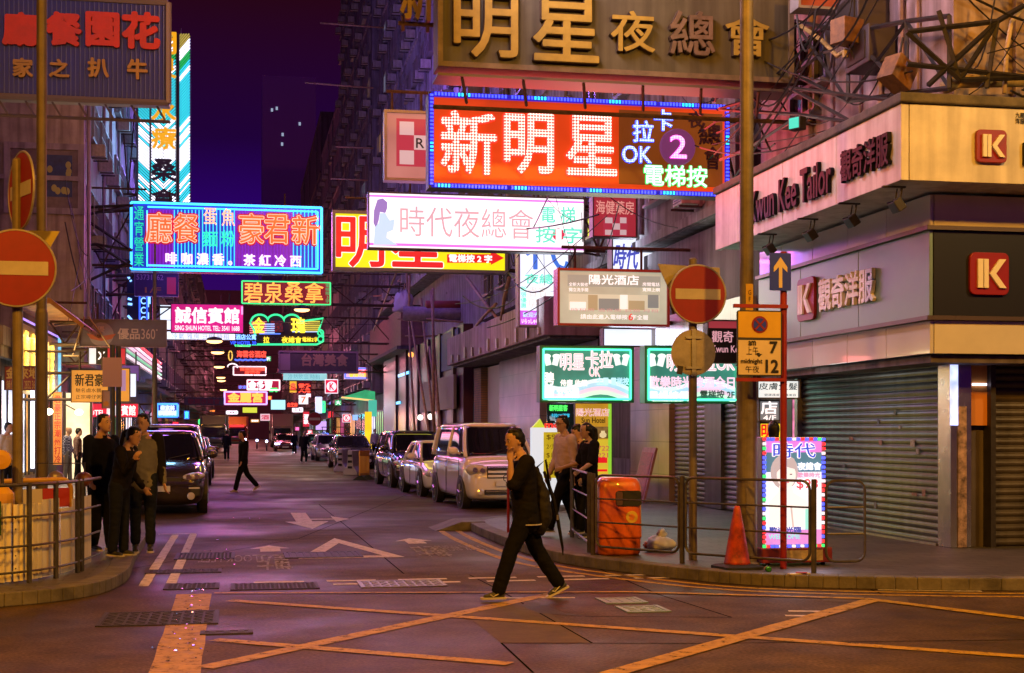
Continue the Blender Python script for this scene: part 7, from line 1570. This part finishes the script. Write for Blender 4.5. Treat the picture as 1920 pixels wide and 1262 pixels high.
def fuse(mb, name, m, parent, vox, smooth=2, wr=0.0, seed=0):
    o = mb.build(name, m, parent); md = o.modifiers.new('fuse', 'REMESH'); md.mode = 'VOXEL'; md.voxel_size = vox; md.use_smooth_shade = True
    sm = o.modifiers.new('soften', 'SMOOTH'); sm.iterations = smooth; sm.factor = .5
    evaluated(o)
    if wr:
        from mathutils import noise
        me = o.data; me.update(); ns = [v.normal.copy() for v in me.vertices]
        for v, nrm in zip(me.vertices, ns):
            p = v.co; d = noise.noise(Vector((p.x * 9 + seed, p.y * 9, p.z * 22 + 6 * p.x))) * .6 + noise.noise(Vector((p.x * 24, p.y * 24 + seed, p.z * 30))) * .4; v.co = p + nrm * d * wr
    for p in o.data.polygons: p.use_smooth = True
    return o
SKIN = mat('skin', (.40, .23, .16), .5, noise=.08, scale=12); HAIR = mat('hair_black', (.006, .005, .004), .5, spec=.25); IRISM = mat('eye_dark', (.02, .015, .012), .25); EYEW = mat('eye_white', (.5, .47, .44), .3); LIP = mat('lip', (.32, .11, .09), .45); SHOE = mat('shoe_black', (.018, .018, .02), .5); SOLE = mat('shoe_sole', (.45, .42, .36), .6)
def person(label, loc, rz, H=1.70, legs=((0, 0), (0, 0)), arms=(((0, 8), 10), ((0, 8), 10)), lean=0, top=None, bottom=None, hair='short', head=(0, 0), sleeves='long', shoes=SHOE, vox=.012, skirt=False, build=1.0, coat=False, detail=True, glasses=False, ponytail=False, legskin=False, skin=SKIN, bald=False, hem=None, tuck=False, group=None):
    """forward is -Y, the person's own left is +X. legs: (thigh swing forward, knee bend) for left then right; arms: ((swing, spread), elbow bend)"""
    t = thing('person', label, 'person', loc, rz, group); k = H / 1.72
    def v(x, y, z): return Vector((x, y, z)) * k
    def rotx(p, o, a): return o + Matrix.Rotation(R(a), 3, 'X') @ (p - o)
    hipz = .90; fz = []; J = {}
    for i, s in ((0, 1), (1, -1)):
        th, kn = legs[i]; hip = v(s * .09, 0, hipz); d = Vector((0, -math.sin(R(th)), -math.cos(R(th)))); knee = hip + d * .42 * k
        d2 = Vector((0, -math.sin(R(th - kn)), -math.cos(R(th - kn)))); ank = knee + d2 * .41 * k; foot = R(min(0, th - kn) * .75)
        fd = Vector((0, -math.cos(foot), math.sin(foot))); J[s] = [hip, knee, ank, fd]
        # lowest point of the foot: heel or toe
        up = Vector((0, fd.z, -fd.y)); heel = ank - fd * .06 * k - up * .075 * k; toe = ank + fd * .17 * k - up * .075 * k; fz.append(min(heel.z, toe.z))
    dz = Vector((0, 0, -min(fz))); 
    for s in J: J[s] = [J[s][0] + dz, J[s][1] + dz, J[s][2] + dz, J[s][3]]
    base = v(0, 0, hipz) + dz; Q = lambda x, y, z: rotx(v(x, y, z) + dz, base, lean)     # torso points lean forward with the trunk
    shirt = top; trousers = bottom; b = build
    body = MB(); cl = MB(); tr = MB(); sh = MB(); so = MB()
    # trunk
    trunk = [(Q(0, 0, .90), .165 * b, .115 * b), (Q(0, .0, 1.02), .150 * b, .105 * b), (Q(0, .005, 1.18), .165 * b, .112 * b), (Q(0, .01, 1.32), .185 * b, .115), (Q(0, .015, 1.41), .165, .09), (Q(0, .01, 1.455), .09, .07)]
    trunk = [(p, a * k, c * k) for p, a, c in trunk]
    capsule(body, [(p, a * .9, c * .9) for p, a, c in trunk], 16)
    hem_ = hem if hem is not None else .84
    low = [(Q(0, 0, hem_), (.178 if not tuck else .16) * b * k, .128 * b * k)]
    capsule(cl, low + [(p, a + .018 * k, c + .02 * k) for p, a, c in trunk[(1 if hem_ < .95 else 2):5]] + [(trunk[5][0] - v(0, 0, .02), .075 * k, .07 * k)], 18)
    nk = Q(0, .0, 1.44); hc = Q(0, -.035, 1.605)
    capsule(body, [(nk, .052 * k, .055 * k), (Q(0, -.012, 1.52), .050 * k, .054 * k)], 12)
    # head
    hx, hy = head; HM = Matrix.Rotation(R(hx), 3, 'Z') @ Matrix.Rotation(R(hy), 3, 'X')
    def hp(x, y, z): return hc + HM @ (Vector((x, y, z)) * k)
    hd = MB()
    prof = [(-.112, .022, .030, -.030), (-.105, .036, .046, -.030), (-.085, .050, .064, -.022), (-.055, .060, .078, -.012), (-.02, .068, .088, -.004), (.02, .073, .095, .0), (.06, .073, .096, .004), (.09, .062, .082, .008), (.108, .040, .056, .010), (.116, .012, .018, .010)]
    rings = []
    for z, rx, ry, cy in prof: rings.append([hp(rx * math.cos(2 * math.pi * j / 18), cy + ry * math.sin(2 * math.pi * j / 18), z) for j in range(18)])
    hd.ring(rings)
    for c, r in (((0, -.094, -.022), (.012, .016, .014)), ((0, -.088, -.002), (.009, .012, .022)), ((0, -.082, -.062), (.022, .012, .010)), ((0, -.074, -.100), (.022, .018, .014)), ((.032, -.082, .022), (.022, .010, .008)), ((-.032, -.082, .022), (.022, .010, .008)), ((.074, .012, -.01), (.008, .020, .030)), ((-.074, .012, -.01), (.008, .020, .030))):
        q = MB().ball((0, 0, 0), r, 10, 7); hd.add([hp(c[0] + p[0], c[1] + p[1], c[2] + p[2]) for p in q.v], q.f)
    body.add(hd.v, hd.f)
    # arms and hands
    for i, s in ((0, 1), (1, -1)):
        (sw, spd), el = arms[i][0], arms[i][1]; inw = arms[i][2] if len(arms[i]) > 2 else 0
        S_ = Q(s * .175 * (.5 + .5 * b), .015, 1.385); Mx = Matrix.Rotation(R(lean), 3, 'X') @ Matrix.Rotation(R(-sw), 3, 'X') @ Matrix.Rotation(R(-s * spd), 3, 'Y')
        d = Mx @ Vector((0, 0, -1)); E = S_ + d * .285 * k
        d2 = Mx @ (Matrix.Rotation(R(-el), 3, 'X') @ Vector((0, 0, -1))); d2 = (Matrix.Rotation(R(s * inw), 3, 'Z') @ d2).normalized(); Wp = E + d2 * .25 * k
        capsule(body, [(S_, .052 * k, .055 * k), (S_.lerp(E, .5), .044 * k, .046 * k), (E, .038 * k, .038 * k), (E.lerp(Wp, .3), .037 * k, .037 * k), (Wp, .024 * k, .027 * k)], 12)
        # palm, thumb and four fingers
        fwd = d2; side = fwd.cross(Vector((s * 1.0, .2, 0))).normalized(); nrm = side.cross(fwd).normalized()   # side spans the fingers, nrm faces out of the palm
        pc = Wp + fwd * .045 * k; capsule(body, [(Wp + fwd * .01 * k, .022 * k, .026 * k), (pc, .018 * k, .036 * k), (Wp + fwd * .085 * k, .015 * k, .036 * k)], 12)
        if detail:
            for j in range(4):
                o_ = Wp + fwd * .088 * k + side * (.027 - .018 * j) * k; ln = (.066, .076, .070, .054)[j] * k; cu = .5 + .12 * j
                a1 = o_ + (fwd * math.cos(cu * .5) - nrm * math.sin(cu * .5) * -s) * ln * .45; a2 = a1 + (fwd * math.cos(cu * 1.3) - nrm * math.sin(cu * 1.3) * -s) * ln * .55
                capsule(body, [(o_, .0095 * k, .0095 * k), (a1, .009 * k, .009 * k), (a2, .0075 * k, .0075 * k)], 8)
            th0 = Wp + fwd * .03 * k + side * .026 * k; th1 = th0 + (fwd * .6 + side * .7).normalized() * .035 * k; capsule(body, [(th0, .012 * k, .012 * k), (th1, .0105 * k, .0105 * k), (th1 + (fwd + side * .2).normalized() * .03 * k, .009 * k, .009 * k)], 8)
        else: capsule(body, [(Wp + fwd * .08 * k, .014 * k, .034 * k), (Wp + fwd * .16 * k, .010 * k, .026 * k)], 8)
        if sleeves == 'long': capsule(cl, [(S_ - d * .01, .075 * k, .078 * k), (S_.lerp(E, .5), .064 * k, .066 * k), (E, .056 * k, .057 * k), (E.lerp(Wp, .5), .050 * k, .050 * k), (E.lerp(Wp, .93), .040 * k, .042 * k)], 14)
        else: capsule(cl, [(S_ - d * .01, .078 * k, .082 * k), (S_.lerp(E, .5), .070 * k, .074 * k), (S_.lerp(E, .88), .066 * k, .070 * k)], 14)
    # legs
    for s in (1, -1):
        hip, kn, an, fd = J[s]; up = Vector((0, fd.z, -fd.y)); up = -up if up.z < 0 else up
        capsule(body, [(hip, .075 * k * b, .080 * k * b), (hip.lerp(kn, .5), .066 * k * b, .070 * k * b), (kn, .050 * k, .052 * k), (kn.lerp(an, .35), .048 * k, .054 * k), (an, .032 * k, .036 * k)], 12)
        if not skirt: capsule(tr, [(hip + v(0, 0, .03), .098 * k * b, .105 * k * b), (hip.lerp(kn, .5), .086 * k * b, .09 * k * b), (kn, .072 * k * b, .075 * k * b), (kn.lerp(an, .5), .066 * k * b, .072 * k * b), (kn.lerp(an, .97 if not legskin else .84), .064 * k, .070 * k)], 14)
        capsule(sh, [(an - fd * .035 * k - up * .035 * k, .036 * k, .036 * k), (an + fd * .05 * k - up * .035 * k, .042 * k, .034 * k), (an + fd * .13 * k - up * .048 * k, .040 * k, .022 * k)], 12); capsule(sh, [(an + up * .01 * k, .042 * k, .044 * k), (an - up * .03 * k, .040 * k, .042 * k)], 12)
        rr = []
        for u, w_ in ((-.075, .030), (-.05, .040), (.03, .040), (.10, .046), (.16, .036), (.182, .014)): c_ = an + fd * u * k; rr.append([c_ + Vector((a_ * w_ * k, 0, 0)) - up * z_ * k for a_, z_ in ((-1, .058), (1, .058), (1, .078), (-1, .078))])
        so.ring(rr)
    if not skirt: capsule(tr, [(base + v(0, 0, .10), .155 * b * k, .115 * b * k), (base + v(0, 0, -.02), .172 * b * k, .128 * b * k)], 16)
    bo = fuse(body, 'body', skin, t, vox * (.62 if detail else 1), 2)
    fuse(cl, 'top', shirt, t, vox, 3, .010 * (1 if detail else .6), 3)
    if not skirt: fuse(tr, 'trousers', trousers, t, vox, 3, .009 * (1 if detail else .6), 7)
    so.build('shoe_sole', SOLE, t); fuse(sh, 'shoes', shoes, t, vox * .8, 2)
    # face and hair
    if detail:
        for sx in (-1, 1):
            e = MB(); q = MB().ball((0, 0, 0), (.0135, .006, .0065), 10, 6); e.add([hp(sx * .031 + p[0], -.080 + p[1], .006 + p[2]) for p in q.v], q.f); eo = e.build('eye', EYEW, t, True)
            e = MB(); q = MB().ball((0, 0, 0), (.0062, .004, .0062), 8, 6); e.add([hp(sx * .031 + p[0], -.0855 + p[1], .006 + p[2]) for p in q.v], q.f); e.build('iris', IRISM, eo, True)
            e = MB(); e.path([hp(sx * .014, -.092, .026), hp(sx * .032, -.090, .032), hp(sx * .052, -.078, .026)], [.003 * k, .0042 * k, .002 * k], 6); e.build('eyebrow', HAIR, t, True)
        e = MB(); e.path([hp(-.024, -.084, -.063), hp(-.008, -.093, -.060), hp(.008, -.093, -.060), hp(.024, -.084, -.063)], [.002 * k, .005 * k, .005 * k, .002 * k], 8); e.build('mouth', LIP, t, True)
    if not bald:
        hm = MB(); q = MB().ball((0, 0, 0), (1, 1, 1), 22, 16); r = random.Random(int(H * 1000)); vv = []
        for p in q.v:
            d = Vector(p); f = 1.0
            front = -d.y; line_ = .30 if front > .45 else (.30 - (.45 - front) * 1.25)
            if hair in ('long', 'bob'): line_ = .34 if front > .45 else (.34 - (.45 - front) * 2.2)
            if d.z < line_: f = .80
            k2 = 1 + r.uniform(-.035, .05)
            vv.append(hp(d.x * .0825 * f * k2, .010 + d.y * .104 * f * k2, .014 + d.z * .118 * (f if d.z < 0 else 1) * k2))
        hm.add(vv, q.f)
        if hair == 'long' or hair == 'bob':
            z1 = -.30 if hair == 'long' else -.13
            capsule(hm, [(hp(0, .055, .03), .078 * k, .058 * k), (hp(0, .075, -.10), .074 * k, .045 * k), (hp(0, .085, z1), .060 * k, .03 * k)], 14)
        if hair == 'short':
            for j in range(16): a_ = r.uniform(0, 6.28); c_ = hp(.05 * math.cos(a_), .01 + .06 * math.sin(a_), .105 + r.uniform(-.01, .008)); q2 = MB().ball((0, 0, 0), (.022, .025, .016), 8, 5); hm.add([c_ + Vector(p) * k for p in q2.v], q2.f)
        if ponytail: capsule(hm, [(hp(0, .09, .05), .032 * k, .032 * k), (hp(0, .15, .0), .034 * k, .034 * k), (hp(0, .15, -.12), .030 * k, .030 * k), (hp(0, .13, -.22), .012 * k, .012 * k)], 12)
        fuse(hm, 'hair', HAIR, t, max(.007, vox * .7), 1, .004, 11)
    if glasses:
        g = MB()
        for sx in (-1, 1): g.path([hp(sx * .032 + .022 * math.cos(a_ * .7854), -.098, .006 + .017 * math.sin(a_ * .7854)) for a_ in range(8)], .0022, 5, closed=True); g.tube(hp(sx * .056, -.092, .010), hp(sx * .076, .0, .012), .002, 5)
        g.tube(hp(-.010, -.099, .010), hp(.010, -.099, .010), .002, 5); g.build('spectacles', mat('spectacle_black', (.01, .01, .01), .3), t)
    return t, hp, Q, J
def cloth(name, c, n=.2, sc_=14, rough=.85): return mat(name, c, rough, noise=n, scale=sc_, spec=.12)
CB = cloth('black_cloth', (.008, .007, .009)); CBL = cloth('black_trouser_cloth', (.006, .006, .008)); CN = cloth('navy_cloth', (.008, .010, .022)); CJ = cloth('dark_denim', (.010, .013, .026), .35, 20); CG = cloth('grey_sweat_cloth', (.15, .14, .125), .1, 10); CP = cloth('pale_pink_shirt', (.50, .36, .36), .1); CM = cloth('maroon_cloth', (.075, .022, .035)); CW = cloth('white_shirt_cloth', (.48, .45, .42), .1); CGR = cloth('grey_cloth', (.16, .15, .15), .2)
def check_cloth():
    m = mat('checked_cloth', (.1, .1, .16), .85); nt = m.node_tree; b = nt.nodes['Principled BSDF']; tc = nt.nodes.new('ShaderNodeTexCoord'); w = nt.nodes.new('ShaderNodeTexChecker'); w.inputs['Scale'].default_value = 24; w.inputs['Color1'].default_value = (.35, .36, .5, 1); w.inputs['Color2'].default_value = (.03, .03, .09, 1)
    nt.links.new(tc.outputs['Object'], w.inputs['Vector']); nt.links.new(w.outputs['Color'], b.inputs['Base Color']); return m
# the man crossing in front: walks toward the far side (-X), hand raised to his face
q = gnd(985, 1124); w_, hp, Q, J = person('man in black walking across the junction with a hand at his mouth', (q.x, q.y, 0), R(-87), 1.72, ((24, 6), (-20, 14)), (((38, 2), 146, 14), ((-10, 6), 16)), 6, CB, CBL, head=(14, 8), sleeves='half', vox=.010, build=1.05, shoes=mat('trainer_dark', (.05, .05, .045), .5, noise=.5, scale=25), hem=.80)
# tee hem line and trainers' stripes
rings = []
hemr = MB(); c0 = Q(0, 0, .775); hemr.path([c0 + Vector((.195 * math.cos(a * math.pi / 12), .145 * math.sin(a * math.pi / 12), 0)) for a in range(24)], .006, 6, closed=True); hemr.build('tee_hem', CW, w_)
for s in (1, -1):
    hip, kn, an, fd = J[s]; mb = MB()
    for sx in (-1, 1): mb.path([an + Vector((sx * .044, 0, -.02)) + fd * .0, an + Vector((sx * .047, 0, -.05)) + fd * .06, an + Vector((sx * .044, 0, -.03)) + fd * .09], .006, 5)
    mb.build('shoe_stripe', mat('stripe_cream', (.5, .48, .40), .5), w_)
# his bag: hangs behind the hip
t = thing('bag', 'dark slack bag with straps hanging behind the walking man', 'bag', (q.x + .15, q.y + .04, .93), R(-8)); mb = MB(); capsule(mb, [((-.03, 0, .36), .03, .06), ((.02, 0, .12), .085, .11), ((.04, 0, -.12), .095, .12), ((.0, 0, -.24), .07, .10)], 14)
fuse(mb, 'sack', cloth('bag_black', (.022, .02, .018), .4, 9, .7), t, .012, 3, .012, 5); MB().path([(.05, .03, .34), (.14, .04, .08), (.19, .03, -.15), (.235, .02, -.42), (.24, .02, -.50)], [.016, .022, .02, .014, .004], 6).build('strap', CB, t, True); MB().path([(-.05, -.02, .36), (.06, -.05, .46), (.10, -.05, .2)], .012, 6).build('shoulder_strap', CB, t, True)
MB().box((.185, .02, -.12), (.02, .03, .05)).build('buckle', GALV, t)
# three people by the railing
def at_px(px, py): q = gnd(px, py, .13); return (q.x, q.y, .13)
person('tall man with glasses in a pale pink shirt and maroon jacket by the hotel poster', at_px(1058, 1003), R(-72), 1.76, ((26, 10), (-14, 10)), (((-4, 8), 12), ((6, 8), 16)), 0, CP, CBL, head=(0, 4), vox=.013, glasses=True, tuck=True, hem=.97, group=None)
person('man in maroon jacket behind the woman at the railing', (*Vector(at_px(1088, 1001)).to_2d(), .13), R(-70), 1.62, ((6, 4), (-6, 4)), (((8, 8), 20), ((8, 8), 20)), 2, CM, CBL, head=(0, 20), vox=.013)
person('woman in black with a ponytail leaning an arm on the railing', at_px(1106, 1008), R(-80), 1.64, ((5, 3), (-4, 4)), (((18, 10), 48, 10), ((22, 8), 52, 10)), 2, CB, CBL, hair='long', ponytail=True, head=(-6, 6), vox=.012, build=.92, sleeves='half')
person('person with long dark hair standing behind the poster lightbox', at_px(1450, 1024), R(150), 1.66, ((2, 2), (-2, 2)), (((0, 6), 8), ((0, 6), 8)), 0, CB, CBL, hair='long', head=(10, 0), vox=.014, build=.92)
# the smokers on the far corner
person('stout man in a dark jacket leaning by the barrier', at_px(192, 1032), R(42), 1.74, ((4, 3), (-3, 3)), (((5, 12), 30), ((5, 12), 30)), 0, CN, CBL, head=(10, -6), vox=.013, build=1.22)
person('woman bending to light a cigarette with her hair tied back', at_px(224, 1043), R(68), 1.60, ((2, 2), (-2, 4)), (((10, 4), 40, 20), ((30, 2), 118, 30)), 14, CB, CN, hair='short', ponytail=True, head=(0, 16), vox=.012, build=1.0)
s_, hp2, Q2, J2 = person('young man in a grey and black sweatshirt offering a lighter', at_px(268, 1036), R(4), 1.74, ((3, 3), (-3, 3)), (((0, 9), 10), ((36, 0), 112, -30)), 0, CG, CJ, head=(-28, 6), vox=.012, build=1.0, legskin=True)
# raglan black sleeve shells are part of his sweatshirt
mb = MB()
for s in (1, -1):
    S_ = Q2(s * .175, .015, 1.385)
    if s == 1: capsule(mb, [(S_ + Vector((0, 0, .03)), .086, .088), (S_ + Vector((.03, .0, -.14)), .074, .076), (S_ + Vector((.05, 0, -.29)), .064, .065), (S_ + Vector((.06, -.03, -.50)), .05, .052)], 14)
fuse(mb, 'sleeve', CB, s_, .012, 2, .008)
t = thing('lighter', 'small lit lighter flame between the two smokers', 'lighter', atY(259, 857, gnd(250, 1040, .13).y - .12)); MB().tube((0, 0, -.05), (0, 0, .0), .010).build('case', REDP, t); MB().lathe([(.002, 0), (.010, .012), (.007, .028), (.001, .045)], n=10).build('flame', glow('flame', (3.5, 1.3, .35), 4), t); lamp('flame_light', 'POINT', (0, 0, .04), 1.2, (1, .5, .15), .02, parent=t)
# farther people
def far(label, px, py, rz, H, top, bot, legs, z=0.0, **kw):
    q = gnd(px, py, z); return person(label, (q.x, q.y, z), R(rz), H, legs, (((10, 8), 15), ((-10, 8), 15)), 0, top, bot, vox=.022, detail=False, **kw)
far('man in a dark open jacket walking across the carriageway in pale shoes', 456, 922, -70, 1.72, CB, CBL, ((22, 8), (-22, 20)), shoes=mat('pale_shoe', (.4, .33, .32), .6))
far('person in black walking away by the far row of cars', 425, 863, 180, 1.70, CB, CBL, ((12, 6), (-12, 8)))
far('person in black near the bluish headlamp in the middle of the road', 570, 868, 10, 1.68, CB, CBL, ((10, 4), (-10, 12)), hair='long')
far('person in dark clothes beside the scooter lamp', 552, 852, 10, 1.65, CN, CBL, ((8, 4), (-8, 8)))
far('bald man in a checked shirt outside the eatery', 127, 905, 80, 1.66, check_cloth(), CGR, ((4, 2), (-4, 2)), z=.13, bald=True)
far('woman in a patterned top beside the checked shirt man', 146, 907, 100, 1.62, cloth('brown_pattern', (.14, .08, .07), .7, 20), CBL, ((4, 2), (-4, 2)), z=.13)
far('person in a grey shirt looking down outside the eatery door', 14, 935, 60, 1.72, CW, CJ, ((4, 2), (-4, 2)), z=.13)
far('dark dressed person passing behind the pair of poles', 200, 893, 20, 1.68, CB, CBL, ((14, 5), (-10, 8)), z=.13); far('second dark dressed person behind the pair of poles', 187, 897, 200, 1.70, CN, CBL, ((14, 5), (-10, 8)), z=.13)
far('person in pale top among the scooters on the tailor side', 703, 862, 20, 1.66, CW, CBL, ((5, 2), (-5, 2)), z=.13); far('person in grey near the yellow column', 671, 862, 10, 1.66, CGR, CBL, ((5, 2), (-5, 2)), z=.13)
